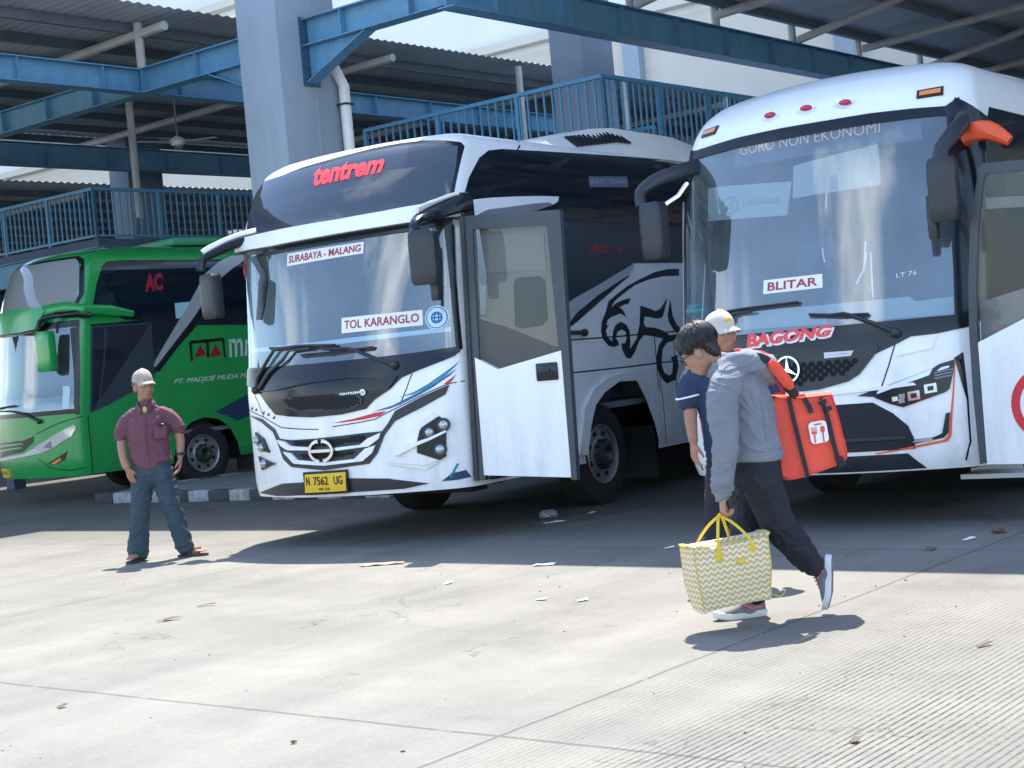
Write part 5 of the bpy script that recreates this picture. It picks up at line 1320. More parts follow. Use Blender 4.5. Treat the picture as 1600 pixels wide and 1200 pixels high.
# backing shapes behind the door window: beige panel with a rounded dark patch
dm2 = flat(0.11)
bm = bmesh.new()
panel(bm, [(1.43, 1.93), (1.50, 1.93), (1.55, 2.25), (1.52, 2.66), (2.25, 2.62), (2.22, 1.60), (2.16, 1.60), (1.70, 1.80), (1.43, 1.92)], dm2, 0, 0.02, 3, 3)
tr_ = T.part('door_backing', bm, M_BEIGE, door, 0)
bm = bmesh.new()
panel(bm, [(1.58, 2.28), (1.60, 2.60), (2.17, 2.56), (2.16, 2.24)], dm2, 0.006, 0.02, 3, 3)
T.part('backing_pad', bm, mat('beige_pad', (0.19, 0.20, 0.205), 0.7, var=0.08), door, 0)
bm = bmesh.new()
panel(bm, [(1.80, 1.80), (1.825, 2.17), (1.865, 2.205), (2.09, 2.195), (2.135, 2.15), (2.13, 1.83), (2.07, 1.78), (1.86, 1.775)], dm2, 0.008, 0.02, 3, 3)
T.part('backing_dark_patch', bm, mat('dark_navy_backing', (0.012, 0.03, 0.055), 0.7), door, 0)
bm = bmesh.new()
panel(bm, [(1.42, 1.90), (1.70, 1.80), (2.15, 1.60), (2.27, 1.58), (2.27, 1.46), (1.628, 1.40), (1.40, 1.50)], dm2, 0.01, 0.02, 3, 3)
T.part('door_lower_backing', bm, mat('dark_navy_backing', (0, 0, 0)), door, 0)
bm = bmesh.new()
for k in range(3): box(bm, (1.05, 0.42 + 0.26 * k, 0.50 + 0.24 * k), (0.55, 0.30, 0.03))
T.part('step', bm, M_TRIM, None, 0)
bm = bmesh.new(); tube(bm, [(1.30, 0.045, 0.5), (1.40, 0.045, 2.78)], 0.03, 8); T.part('hinge_post', bm, M_TRIM, door)
# mirrors on long arms
pts, rad = sm([(1.42, .16, 2.92, .04, .085), (1.36, .02, 2.90, .045, .095), (1.27, -.16, 2.84, .045, .085), (1.23, -.34, 2.78, .042, .065), (1.24, -.44, 2.72, .042, .05), (1.27, -.46, 2.66, .042, .05)])
bm = bmesh.new(); tube(bm, pts, rad, 12, side=(0, 1, 0)); am = T.part('mirror_arm', bm, M_BLACK)
bm = bmesh.new(); tube(bm, [(p[0] - .01, p[1] - .012, p[2] + .075) for p in pts[3:-8]], (.035, .018), 8, side=(0, 1, 0)); T.part('arm_cap', bm, M_WHITE)
bm = bmesh.new(); box(bm, (1.36, .17, 2.86), (.12, .10, .22), bev=.02); T.part('mirror_mount', bm, M_BLACK)
bm = bmesh.new(); mirror_head(bm, (1.325, -.45, 2.44), 0.26, 0.46, 0.14, R(8)); T.part('mirror', bm, M_TRIM)
bm = bmesh.new(); mirror_head(bm, (1.36, -.38, 2.17), 0.075, 0.20, 0.08); T.part('lower_mirror', bm, M_TRIM)
pts, rad = sm([(-0.95, .06, 2.90, .05, .075), (-1.14, -.06, 2.86, .05, .07), (-1.30, -.16, 2.80, .045, .065), (-1.40, -.26, 2.73, .04, .05), (-1.42, -.30, 2.62, .035, .045)])
bm = bmesh.new(); tube(bm, pts, rad, 12, side=(0, 0, 1)); T.part('mirror_arm', bm, M_BLACK)
bm = bmesh.new(); tube(bm, [(p[0] + .005, p[1] - .01, p[2] + .06) for p in pts[:-4]], (.03, .02), 8, side=(0, 0, 1)); T.part('arm_cap', bm, M_WHITE)
bm = bmesh.new(); mirror_head(bm, (-1.30, -.30, 2.37), 0.22, 0.42, 0.14, R(-12)); T.part('mirror', bm, M_TRIM)
bm = bmesh.new(); ellipsoid(bm, (-1.30, .30, 2.60), (0.03, 0.14, 0.19), None, 16); T.part('side_marker', bm, M_LAMPRED)

# ------------------------------------------------------------------ the white bus with orange edges
WF = FEAT['wide']
WIDE = Surf(1.29, .20, .30, [(.3, .08), (.55, -.03), (1.4, 0), (1.7, .05), (3.0, .26), (3.15, .30), (3.3, .40), (3.47, .66), (3.60, 1.15), (3.68, 2.0)], [(.3, .04), (.6, 0), (2.6, 0), (3.0, .05), (3.2, .09), (3.4, .16), (3.53, .32), (3.63, .68), (3.68, 1.0)])
W = BusB('bus', 'white bus with orange edge lines, a black grille and a BLITAR card, at the right', (2.434, 11.996), 36, WIDE, WF, sill=0.42)
W.hull(M_WHITE, (-1.36, 1.20, 1.54, 3.08), [(1.75, .30), (1.8, .7), (2.0, 1.0), (2.4, 1.14), (2.8, 1.0), (3.0, .7), (3.05, .30)], 3.68)
W.underside(); W.mudflap(3.2)
for y in (2.4, 8.2):
    for sg in (1, -1): W.wheel(sg * 1.2, y, 0.5, 0.28, sg)
W.cabin(-0.62, 1.0, 3.1)
W.fp('windscreen', [(-1.36, 1.53), (1.20, 1.53), (1.20, 3.09), (-1.36, 3.09)], M_GLASS2, 0.0, 0.006, da=0.06)
W.many('windscreen_frame', [WF['rim_top'], [(1.10, 1.46), (1.40, 1.50), (1.72, 1.56), (1.78, 2.9), (1.62, 3.02), (1.36, 3.08), (1.20, 3.17), (1.13, 3.06), (1.085, 2.52), (1.10, 1.9)], [(-1.42, 1.5), (-1.29, 1.5), (-1.27, 2.2), (-1.16, 2.75), (-1.10, 3.10), (-1.42, 3.16)]], M_BLACK, off=0.010, thick=0.02, da=0.06)
W.many('corner_pillar', [[(-1.345, 1.5), (-1.30, 1.5), (-1.29, 2.2), (-1.21, 2.6), (-1.25, 2.7), (-1.345, 2.4)]], M_SILVER, off=0.016, thick=0.012, da=0.04)
nz = W.fp('nose_panel', [(-1.36, 1.545), (1.19, 1.545), (1.195, 1.45), (0.98, 1.42), (0.80, 1.415), (0.70, 1.37), (0.52, 1.30), (0.20, 1.29), (-0.25, 1.33), (-0.7, 1.33), (-1.30, 1.38)], M_BLACK, 0.008, 0.03)
cxg = -0.08
def sym(p): return [q for q in p] + [(2 * cxg - a, b) for a, b in p[::-1]]
GPAN = sym([(0.0, 1.345), (0.35, 1.345), (0.56, 1.385), (0.57, 1.34), (0.42, 1.17), (0.33, 1.12), (0.10, 1.075), (0.0, 1.07)])
GMESH = sym([(0.0, 1.31), (0.25, 1.315), (0.46, 1.315), (0.44, 1.25), (0.35, 1.165), (0.10, 1.11), (0.0, 1.10)])
gp = W.fp('grille_panel', GPAN, M_TRIM, 0.018, 0.03)
W.many('mesh', hexcells(GMESH, 0.030, 0.74, 1.25), mat('grille_hole', (0, 0, 0)), off=0.020, thick=0.004, parent=gp)
c, rx, ry = quad_circle(WF['merc'])
rx = ry = 0.105
W.many('emblem', [ring_poly(c, rx, ry, 0.014, 0, 359, 28)] + [[(c[0] + 0.017 * math.cos(a + 1.57), c[1] + 0.017 * math.sin(a + 1.57)), (c[0] + rx * .93 * math.cos(a), c[1] + rx * .93 * math.sin(a)), (c[0] - 0.017 * math.cos(a + 1.57), c[1] - 0.017 * math.sin(a + 1.57))] for a in (R(90), R(210), R(330))], M_CHROME, off=0.04, thick=0.02)
tg = W.fp('name_tag', 'tag', M_SILVER, 0.026, 0.012)
q = WF['tag']; W.text('DISCOVERY', [(q[3][0] + .03, q[3][1] + .025), (q[2][0] - .02, q[2][1] + .02), (q[1][0] - .04, q[1][1] - .015), (q[0][0] + .03, q[0][1] - .02)], M_BLACK, off=0.029, parent=tg, bold=0.03)
q = WF['txt']
qs = [(q[0][0] + .002, q[0][1] - .012), (q[1][0] + .002, q[1][1] - .012), (q[2][0] + .032, q[2][1] + .022), (q[3][0] + .032, q[3][1] + .022)]
W.text('BAGONG', qs, M_LETTER, off=0.013, bold=0.085)
W.text('BAGONG', [(p[0] - .012, p[1] + .014) for p in qs], M_BRED, off=0.018, bold=0.045)
# headlamps on both sides
def mir(p): return [(-a, b) for a, b in p][::-1]
for fl in (lambda p: p, mir):
    hl = W.fp('headlight', fl(WF['headlamp']), M_BLACK, 0.010, 0.03, da=0.04, db=0.04)
    W.many('light_strip', [fl(WF['drl']), fl(WF['drl2'])], mat('light_strip', (0.75, 0.86, 0.92), 0.2, coat=0.5), off=0.020, thick=0.012, parent=hl, da=0.04, db=0.04)
    cells = []
    for (s_, z_), r_ in zip(WF['hl_cells'], (.044, .044, .022, .022, .022)):
        o4 = fl([(s_ - r_ * .9, z_ - r_ * .8), (s_ + r_, z_ - r_ * .6), (s_ + r_ * .9, z_ + r_ * .9), (s_ - r_, z_ + r_ * .7)])
        cells.append(o4)
    W.many('lamp_lens', cells, M_LAMP, off=0.020, thick=0.012, parent=hl)
    W.many('lamp_core', [[(sum(p[0] for p in c4) / 4 + (p[0] - sum(p[0] for p in c4) / 4) * .5, sum(p[1] for p in c4) / 4 + (p[1] - sum(p[1] for p in c4) / 4) * .5) for p in c4] for c4 in cells[:2]], M_BLACK, off=0.0225, thick=0.004, parent=hl)
    q = WF['hl_bars']; W.many('lamp_fin', [fl(ribbon([q[i], q[i + 1]], 0.010)) for i in (0, 2, 4)], M_GREYP, off=0.016, thick=0.01, parent=hl)
    W.fp('orange_edge', fl(WF['orange_edge']), M_ORANGE, 0.006, 0.01)
    fg = W.fp('fog_slot', fl([(a, b + .012) for a, b in WF['fog_slot']]), M_BLACK, 0.014, 0.02, da=0.04, db=0.05)
    W.fp('fog_lamp', fl([(a, b + .012) for a, b in WF['fog_light']]), M_LAMP, 0.020, 0.012, fg, da=0.04)
    W.fp('wing_trim', fl(WF['wing_black']), M_BLACK, 0.008, 0.012)
    W.many('panel_seam', [fl(ribbon(WF['seam_a'], 0.010)), fl(ribbon(WF['seam_b'], 0.012))], M_BLACK, off=0.002, thick=0.004)
    W.fp('body_crease', fl(WF['crease']), M_WHITE, 0.012, 0.014)
W.fp('air_intake', [(-0.50, 0.95), (0.50, 0.95), (0.64, 0.86), (0.74, 0.76), (0.775, 0.66), (0.775, 0.585), (-0.775, 0.585), (-0.775, 0.66), (-0.74, 0.76), (-0.64, 0.86)], mat('matte_black', (0.012, 0.015, 0.02), 0.8), 0.006, 0.02)
W.fp('intake_slat', [(-0.72, 0.69), (0.72, 0.69), (0.72, 0.665), (-0.72, 0.665)], M_TRIM, 0.02, 0.02)
W.fp('lower_intake', [(-0.72, 0.555), (0.72, 0.555), (0.84, 0.435), (-0.84, 0.435)], M_TRIM, 0.006, 0.02)
W.fp('bumper_ridge', [(-0.78, 1.065), (0, 1.05), (0.60, 1.065), (0.80, 1.075), (0.82, 1.055), (0.60, 1.04), (0, 1.02), (-0.80, 1.04)], M_WHITE, 0.022, 0.03)
# roof lamps
for s_, z_ in WF['lights']:
    bm = bmesh.new(); panel(bm, ellipse((s_, z_), 0.082, 0.034, 20), W.mf, 0.012, 0.014, 0.05, 0.05); ml = W.part('marker_lamp', bm, M_CHROME)
    bm = bmesh.new(); q = Vector(W.mf(s_ + 0.005, z_ + 0.006, 0.016)); ellipsoid(bm, q, (0.052, 0.022, 0.024), None, 14); W.part('lamp_lens', bm, M_LAMPRED, ml)
for i, (s_, z_) in enumerate(WF['marks']):
    hw = 0.10 if i else 0.09
    mk = W.fp('side_marker', [(s_ - hw, z_ - .035), (s_ + hw * .95, z_ - .03), (s_ + hw, z_ + .04), (s_ - hw * .95, z_ + .028)], M_BLACK, 0.010, 0.012)
    W.fp('lamp_lens', [(s_ - hw * .8, z_ - .018), (s_ + hw * .75, z_ - .012), (s_ + hw * .8, z_ + .022), (s_ - hw * .75, z_ + .014)], M_AMBER, 0.016, 0.012, mk)
# display letters, posters and cards behind the screen
bm = bmesh.new(); lettering(bm, 'GORO NON EKONOMI', [(p[0], p[1] + .03) for p in WF['led']], W.mf, -0.010, 0.003, -0.014)
W.part('display_lettering', bm, mat('display_orange', (0.55, 0.30, 0.20), 0.5, emit=((1.0, 0.60, 0.42), 0.12)), None, 0)
W.fp('display_box', [(p[0] + d, p[1] + e) for p, d, e in zip(WF['led'], (-.08, .3, .3, -.08), (-.06, -.06, .05, .05))], mat('dark_display', (0.10, 0.105, 0.13), 0.6), -0.035, 0.02)
M_POST = mat('pale_poster', (0.40, 0.39, 0.36), 0.7)
po = W.fp('paper_poster', 'poster_l', M_POST, -0.012, 0.003); W.text('LAKSANA', WF['laks'], mat('faint_grey_ink', (0.24, 0.25, 0.25), 0.6), off=-0.009, parent=po)
c, rx, ry = quad_circle(WF['laks_o'])
W.many('poster_mark', [ring_poly(c, rx, ry, 0.012, 0, 359), ribbon([(c[0] + rx * .6, c[1] + ry * .6), (c[0] - rx * .6, c[1] - ry * .4), (c[0] + rx * .5, c[1] - ry * .3)], 0.012)], mat('faint_grey_ink', (0, 0, 0)), off=-0.009, thick=0.002, parent=po)
po2 = W.fp('paper_poster', 'poster_r', M_POST, -0.012, 0.003); W.fp('poster_mark', 'sticker', M_GREYP, -0.009, 0.002, po2)
sign_board(W, 'white card reading BLITAR behind a windscreen', WF['sign'], 'BLITAR', (0.08, 0.92, 0.2, 0.8), 0.003)
W.text('LT 76', WF['scribble'], M_LETTER, off=0.003, bold=-0.01)
W.fp('dash_ledge', 'dash', mat('pale_dash', (0.38, 0.41, 0.41), 0.6, var=0.06), -0.03, 0.02)
bm = bmesh.new()
for k in ('strip1', 'strip2', 'strip3', 'strip4'): tube(bm, [Vector(W.mf(a, b, -0.6)) for a, b in WF[k]], 0.012, 6)
W.part('grab_rail', bm, M_CHROME)
wiper(W, [WF['wiperR']], WF['wiperRb']); wiper(W, [WF['wiperL']], WF['wiperLb'])
for nm, cx, cz, m_, lab in (('folded_cloth', -1.16, 1.80, mat('turquoise_cloth', (0.08, 0.42, 0.45), 0.9, var=0.3, vscale=20), 'crumpled turquoise cloth behind a windscreen corner'), ('folded_cloth', 0.28, 1.60, mat('lilac_cloth', (0.25, 0.25, 0.52), 0.9, var=0.3, vscale=20), 'crumpled lilac cloth on the dashboard behind a wiper')):
    bm = bmesh.new()
    for k in range(7):
        p = W.mf(cx + random.uniform(-.09, .09), cz + random.uniform(-.02, .025), -0.05)
        ellipsoid(bm, p, (random.uniform(.04, .08), .04, random.uniform(.02, .04)), None, 10)
    o = obj(nm, bm, m_); o.location = W.root.location; o.rotation_euler = W.root.rotation_euler
    tagobj(o, lab, 'cloth')
# side and open door
W.sp('side_window', [(0.35, 1.60), (0.55, 2.95), (0.75, 3.12), (11.5, 3.10), (11.5, 1.75), (3.0, 1.70)], M_DARKGLASS, 0.006, 0.012)
pts, rad = sm([(1.22, .22, 2.84, .06, .045), (1.28, .05, 2.86, .07, .05), (1.45, -.02, 2.85, .07, .055), (1.60, -.02, 2.75, .04, .04)])
bm = bmesh.new(); tube(bm, pts, rad, 10, side=(0, 0, 1)); W.part('orange_fairing', bm, M_ORANGE)
bm = bmesh.new(); box(bm, (1.33, .22, 2.45), (0.06, 0.06, 0.9), bev=0.01); W.part('door_post', bm, M_BLACK)
YD = -0.20
dm = flat(YD)
OW = [(1.245, 0.45), (1.24, 1.0), (1.25, 1.4), (1.275, 1.75), (1.33, 2.2), (1.42, 2.56), (1.45, 2.60), (2.20, 2.56), (2.20, 0.42)]
IW = [(1.32, 1.34), (1.335, 1.75), (1.385, 2.15), (1.46, 2.53)]
bm = bmesh.new()
panel(bm, OW[:6] + [(1.45, 2.60), (1.50, 2.54), (1.455, 2.50), (1.385, 2.15), (1.335, 1.75), (1.305, 1.33), (1.295, 0.46)], dm, 0.014, 0.06, 3, 3)
panel(bm, [(1.45, 2.60), (2.20, 2.56), (2.20, 2.48), (1.47, 2.525)], dm, 0.0155, 0.06, 3, 3)
door = W.part('door', bm, M_DOORFRAME, None, 0)
bm = bmesh.new(); panel(bm, [(1.30, 0.45), (1.31, 1.33), (2.20, 1.70), (2.20, 0.43)], dm, 0.018, 0.05, 3, 3); W.part('door_skin', bm, M_WHITE, door, 0)
bm = bmesh.new(); panel(bm, [(1.30, 1.30), (1.325, 1.75), (1.38, 2.15), (1.46, 2.53), (2.20, 2.49), (2.20, 1.6)], dm, 0.003, 0.005, 3, 3); W.part('door_window', bm, M_DGLASS, door, 0)
bm = bmesh.new(); panel(bm, [(1.31, 1.33), (1.33, 1.62), (2.2, 1.80), (2.2, 1.69)], flat(YD + .05), 0, 0.02, 3, 3)
panel(bm, [(1.43, 2.36), (1.43, 2.28), (2.2, 2.22), (2.2, 2.30)], flat(YD + .045), 0, 0.02, 3, 3)
W.part('door_inner_trim', bm, M_INT, door, 0)
bm = bmesh.new(); c = (1.78, 0.86)
panel(bm, ring_poly(c, 0.27, 0.27, 0.062, 118, 420, 40), dm, 0.021, 0.003, 3, 3); lettering(bm, 'b', [(1.64, 0.75), (1.81, 0.75), (1.81, 1.06), (1.64, 1.06)], dm, 0.021, 0.003, 0.05); W.part('door_emblem', bm, M_RED, door, 0)
bm = bmesh.new(); box(bm, (1.25, 0.42, 0.32), (0.62, 0.42, 0.035)); box(bm, (1.1, 0.7, 0.55), (0.4, 0.3, 0.03)); box(bm, (1.1, 0.57, 0.43), (0.4, 0.02, 0.22)); W.part('step', bm, M_SILVER, None, 0)
pts, rad = sm([(1.16, .25, 3.00, .05, .07), (1.25, .0, 2.94, .055, .075), (1.24, -.18, 2.84, .05, .065), (1.20, -.32, 2.73, .045, .055), (1.20, -.35, 2.62, .05, .06)])
bm = bmesh.new(); tube(bm, pts, rad, 12, side=(0, 1, 0)); W.part('mirror_arm', bm, M_TRIM)
bm = bmesh.new(); mirror_head(bm, (1.21, -.36, 2.44), 0.21, 0.46, 0.15, R(5)); W.part('mirror', bm, M_TRIM)
bm = bmesh.new(); mirror_head(bm, (1.09, -.30, 2.26), 0.07, 0.32, 0.08); W.part('lower_mirror', bm, M_TRIM)
pts, rad = sm([(-1.02, .22, 2.98, .05, .07), (-1.14, -.02, 2.92, .05, .065), (-1.26, -.16, 2.87, .045, .06), (-1.34, -.27, 2.78, .045, .05), (-1.33, -.3, 2.66, .045, .05)])
bm = bmesh.new(); tube(bm, pts, rad, 12, side=(0, 1, 0)); W.part('mirror_arm', bm, M_TRIM)
bm = bmesh.new(); mirror_head(bm, (-1.225, -.30, 2.45), 0.22, 0.46, 0.15, R(-8)); W.part('mirror', bm, M_TRIM)
bm = bmesh.new(); tube(bm, [(-1.16, -.2, 2.66), (-1.08, -.12, 2.72), (-1.02, -.06, 2.82)], 0.02, 8); W.part('mirror_bracket', bm, M_CHROME)

# ------------------------------------------------------------------ the green bus
GF = FEAT['green']
GRN = Surf(1.25, .16, .34, [(.3, .06), (.6, 0), (1.4, 0), (1.7, .06), (2.7, .2), (3.0, .25), (3.45, .4), (3.65, .5), (3.78, .7), (3.84, 1.2), (3.88, 2.0)], [(.3, .04), (.6, 0), (2.7, 0), (3.3, .04), (3.6, .1), (3.75, .22), (3.84, .5), (3.88, 1.0)])
G = BusB('bus', 'green double windscreen bus with a yellow plate, at the left edge', (-7.38, 23.67), 45, GRN, GF, sill=0.40)
GA = [(1.56, .30), (1.66, .60), (1.78, .82), (1.96, 1.00), (2.24, 1.07), (2.50, 1.02), (2.70, .88), (2.83, .62), (2.9, .30)]
G.hull(M_GREEN, (-1.22, 1.22, 1.34, 2.70), GA, 3.88)
G.underside(); G.mudflap(3.1)
for y in (2.219, 8.0):
    for sg in (1, -1): G.wheel(sg * 1.17, y, 0.5, 0.28, sg)
G.cabin(-0.62, 0.9, 2.8)
def ext(p, x):
    """widen an outline cut off by the picture edge"""
    lo = min(q[0] for q in p)
    return [((x if q[0] < lo + 0.03 else q[0]), q[1]) for q in p]
G.fp('upper_window_rim', [(-1.2, 2.93), (1.2, 2.93)] + [(1.27, 3.1), (1.23, 3.45), (1.20, 3.63), (1.12, 3.69), (-1.12, 3.69), (-1.20, 3.63)], M_BLACK, 0.006, 0.02)
G.fp('upper_window', [(-1.17, 2.96), (1.17, 2.96), (1.21, 3.1), (1.17, 3.45), (1.14, 3.60), (1.08, 3.65), (-1.08, 3.65), (-1.16, 3.58)], mat('upper_glass_sky_tint', (0.30, 0.32, 0.35), 0.03, spec=1.0), 0.012, 0.012)  # pale base colour stands in for the bright sky reflected here
G.fp('windscreen', [(-1.22, 1.33), (1.22, 1.33), (1.22, 2.71), (-1.22, 2.71)], M_GLASS, 0.0, 0.006, da=0.06)
G.many('windscreen_frame', [GF['frit_r'], [(-1.22, 1.33), (1.235, 1.33), (1.235, 1.40), (-1.22, 1.40)], [(-1.22, 2.62), (1.235, 2.62), (1.235, 2.72), (-1.22, 2.72)]], M_BLACK, off=0.008, thick=0.012, da=0.05)
bm = bmesh.new(); panel(bm, [(-1.2, 2.72), (-1.1, 2.90), (0.0, 2.95), (0.72, 2.93), (0.80, 2.88), (0.62, 2.62), (0.3, 2.60), (-1.0, 2.62)], G.mf, 0.14, 0.16, 0.1, 0.2); G.part('brow_visor', bm, M_GREEN)
G.fp('brow_underside', [(-1.2, 2.68), (0.3, 2.57), (0.62, 2.59), (0.78, 2.72), (-1.2, 2.80)], M_BLACK, 0.10, 0.1)
bm = bmesh.new(); tube(bm, [G.mf(0.75, 2.87, .08), G.mf(1.1, 2.90, .08), G.ms(0.25, 2.86, .09), G.ms(0.7, 2.82, .1), G.ms(1.1, 2.76, .06)], [(.10, .05), (.09, .05), (.075, .05), (.085, .05), (.05, .03)], 10, side=(0, 0, 1)); G.part('side_visor', bm, M_GREEN)
bm = bmesh.new(); tube(bm, [G.mf(0.95, 2.80, .11), G.mf(1.2, 2.80, .11), G.ms(0.35, 2.77, .12)], (.05, .04), 10, side=(0, 0, 1)); G.part('visor_trim', bm, M_BLACK)
hl = G.fp('headlight', 'headlamp', M_LAMP, 0.012, 0.03); G.fp('lamp_core', 'hl_tri', M_GREYP, 0.016, 0.01, hl)
gg = G.fp('front_grille', ext(GF['grille'], -0.8), M_BLACK, 0.008, 0.02); G.many('grille_bar', [ext(GF['gbar1'], -0.78), ext(GF['gbar2'], -0.75)], M_GREEN, off=0.02, thick=0.02, parent=gg)
G.fp('chrome_strip', ext(GF['grey_strip'], -0.8), M_SILVER, 0.010, 0.012)
fg = G.fp('fog_slot', 'fog', M_BLACK, 0.008, 0.012); G.fp('fog_lamp', 'fog_in', M_AMBER, 0.014, 0.01, fg)
G.many('panel_seam', [ribbon(GF['hood_line'], 0.02), ribbon(GF['bump_line'], 0.02)], mat('dark_green', (0.006, 0.10, 0.02), 0.4), off=0.003, thick=0.005)
pl = G.fp('number_plate', [(-0.78, 0.43), (-0.37, 0.43), (-0.37, 0.555), (-0.78, 0.555)], M_YEL, 0.03, 0.03)
G.text('N 7205 UA', [(-0.75, 0.475), (-0.40, 0.475), (-0.40, 0.535), (-0.75, 0.535)], mat('worn_plate_ink', (0.45, 0.28, 0.03), 0.6), off=0.033, parent=pl)
wiper(G, [GF['wiper']], [(0.1, 1.52), (-0.5, 1.50)])
G.fp('stickers', 'stickers', mat('pale_blue_sticker', (0, 0, 0)), 0.002, 0.003)
G.sp('side_window', 'win_up', M_DARKGLASS, 0.006, 0.012); G.sp('side_window', 'win_mid', M_DARKGLASS, 0.008, 0.012)
G.sp('door_window', 'glass_door', mat('grey_side_glass', (0.05, 0.06, 0.075), 0.05, spec=0.9), 0.012, 0.012)
bm = bmesh.new(); panel(bm, ribbon(GF['glass_door'] + GF['glass_door'][:1], 0.035), G.ms, 0.016, 0.012, 1, 1); panel(bm, ribbon(GF['door_line'], 0.03), G.ms, 0.0165, 0.01, 1, 1); G.part('door_window_frame', bm, M_DOORFRAME, None, 0)
G.sp('silver_strip', 'swoosh', M_SILVER, 0.035, 0.04)
G.many('black_edge', [ribbon([(p[0] + 0.05, p[1] - 0.06) for p in GF['swoosh'][9:]], 0.05)], M_BLACK, G.ms, off=0.010, thick=0.01, da=0.5)
G.text('AC', GF['txt_ac'], M_DKRED, G.ms, 0.012, bold=0.06)
G.sp('window_glimpse', 'sky_hole', mat('bright_pane', (0.35, 0.62, 0.70), 0.4), 0.009, 0.004)
mk = G.sp('side_mark', 'aa_box', M_BLACK, 0.006, 0.004); G.many('mark_triangle', [GF['aa_1'], GF['aa_2']], M_DKRED, G.ms, off=0.006, thick=0.004, parent=mk, da=0.5)
G.text('m.', GF['txt_m'], M_LETTER, G.ms, 0.006, bold=0.01); G.text('m.', [(a + (0.012 if i in (0, 3) else -0.012), b + (0.014 if i < 2 else -0.014)) for i, (a, b) in enumerate(GF['txt_m'])], M_GREEN, G.ms, 0.010, bold=-0.035); 
q = GF['txt_m']; G.text('MADJOE', [(q[1][0] - .04, q[1][1]), (q[1][0] + 1.2, q[1][1]), (q[2][0] + 1.2, q[2][1] - .03), (q[2][0] - .04, q[2][1] - .03)], M_LETTER, G.ms, 0.006)
q = GF['txt_pt']; G.text('PT. MADJOE MUDA MANDIRI', [q[0], (q[1][0] + .42, q[1][1]), (q[2][0] + .46, q[2][1]), (q[3][0] + .05, q[3][1])], M_LETTER, G.ms, 0.006, bold=-0.005)
G.sp('grey_swoosh', 'grey_swoosh', M_NAVY, 0.004, 0.004)
G.many('panel_seam', [ribbon([(p[0], p[1]) for p in [(0.20, 0.42), (0.21, 1.30)]], 0.02)], mat('dark_green', (0, 0, 0)), G.ms, off=0.003, thick=0.005)
pts, rad = sm([(1.10, .02, 2.80, .03, .04), (0.98, -.10, 2.80, .03, .04), (0.86, -.20, 2.76, .025, .03), (0.82, -.24, 2.62, .025, .03)])
bm = bmesh.new(); tube(bm, pts, rad, 10); G.part('mirror_arm', bm, M_BLACK)
bm = bmesh.new(); mirror_head(bm, (1.03, -.25, 2.28), 0.33, 0.60, 0.17, R(10)); G.part('mirror', bm, M_GREEN)
bm = bmesh.new(); box(bm, (0, 3.4, 3.93), (1.5, 2.2, 0.14), bev=0.05); box(bm, (0.3, 6.6, 3.98), (1.7, 2.6, 0.28), bev=0.1); G.part('roof_hatch', bm, mat('green_roof_unit', (0.05, 0.32, 0.16), 0.4))
# ------------------------------------------------------------------ people and what they carry
from mathutils import noise as mnoise
SKIN = mat('brown_skin', (0.36, 0.19, 0.125), 0.5, var=0.10, vscale=14)
SKIN2 = mat('dark_skin', (0.33, 0.165, 0.11), 0.5, var=0.10, vscale=14)
HAIRM = mat('black_hair', (0.012, 0.011, 0.012), 0.38, var=0.5, vscale=40, bump=0.004, bscale=120)
M_EYE = mat('eye_white', (0.55, 0.50, 0.46), 0.3)
M_PUPIL = mat('dark_iris', (0.01, 0.008, 0.007), 0.2)
M_LIP = mat('lip', (0.26, 0.10, 0.085), 0.5)
def cloth(name, col, rough=0.85, var=0.12, vs=6): return mat(name, col, rough, var=var, vscale=vs, bump=0.0012, bscale=220)
def solid(name, bm, m, voxel, smooth=4, parent=None, fold=0.0, ffreq=9.0, stretch=(1, 1, 1)):
    """fuse overlapping forms into one continuous skin"""
    bmesh.ops.recalc_face_normals(bm, faces=bm.faces)
    me = bpy.data.meshes.new('tmp'); bm.to_mesh(me); bm.free()
    o = bpy.data.objects.new('tmp', me); COL.objects.link(o)
    md = o.modifiers.new('r', 'REMESH'); md.mode = 'VOXEL'; md.voxel_size = voxel
    ms_ = o.modifiers.new('s', 'SMOOTH'); ms_.iterations = smooth; ms_.factor = 0.5
    dg = bpy.context.evaluated_depsgraph_get()
    me2 = bpy.data.meshes.new_from_object(o.evaluated_get(dg))
    bpy.data.objects.remove(o); bpy.data.meshes.remove(me)
    me2.name = name
    if fold:
        ns = [v.normal.copy() for v in me2.vertices]
        for v, n in zip(me2.vertices, ns):
            q = Vector((v.co.x * stretch[0], v.co.y * stretch[1], v.co.z * stretch[2])) * ffreq
            w = Vector((mnoise.noise(q * .8), mnoise.noise(q * .8 + Vector((9, 2, 4))), mnoise.noise(q * .8 + Vector((1, 7, 3)))))
            q = q + w * .9
            # long slanting creases: ridged noise stretched across the limb
            d1 = Vector((q.x + q.z * .5, q.y - q.z * .3, q.z * 2.0 + q.x * .6)); d2 = Vector((q.x * 1.6 - q.z * .7, q.y * 1.6, q.z * 1.1))
            a = 1 - min(1, abs(mnoise.noise(d1 + Vector((3.1, 0, 7.7)))) * 3.2); b = 1 - min(1, abs(mnoise.noise(d2 * 1.9)) * 3.0)
            v.co += n * fold * (a * a * 0.9 + b * b * 0.45 - 0.45 + 0.5 * mnoise.noise(q * .6))
    me2.materials.clear(); me2.materials.append(m)
    me2.shade_smooth()
    o = bpy.data.objects.new(name, me2)
    return link(o, parent)
from mathutils.bvhtree import BVHTree
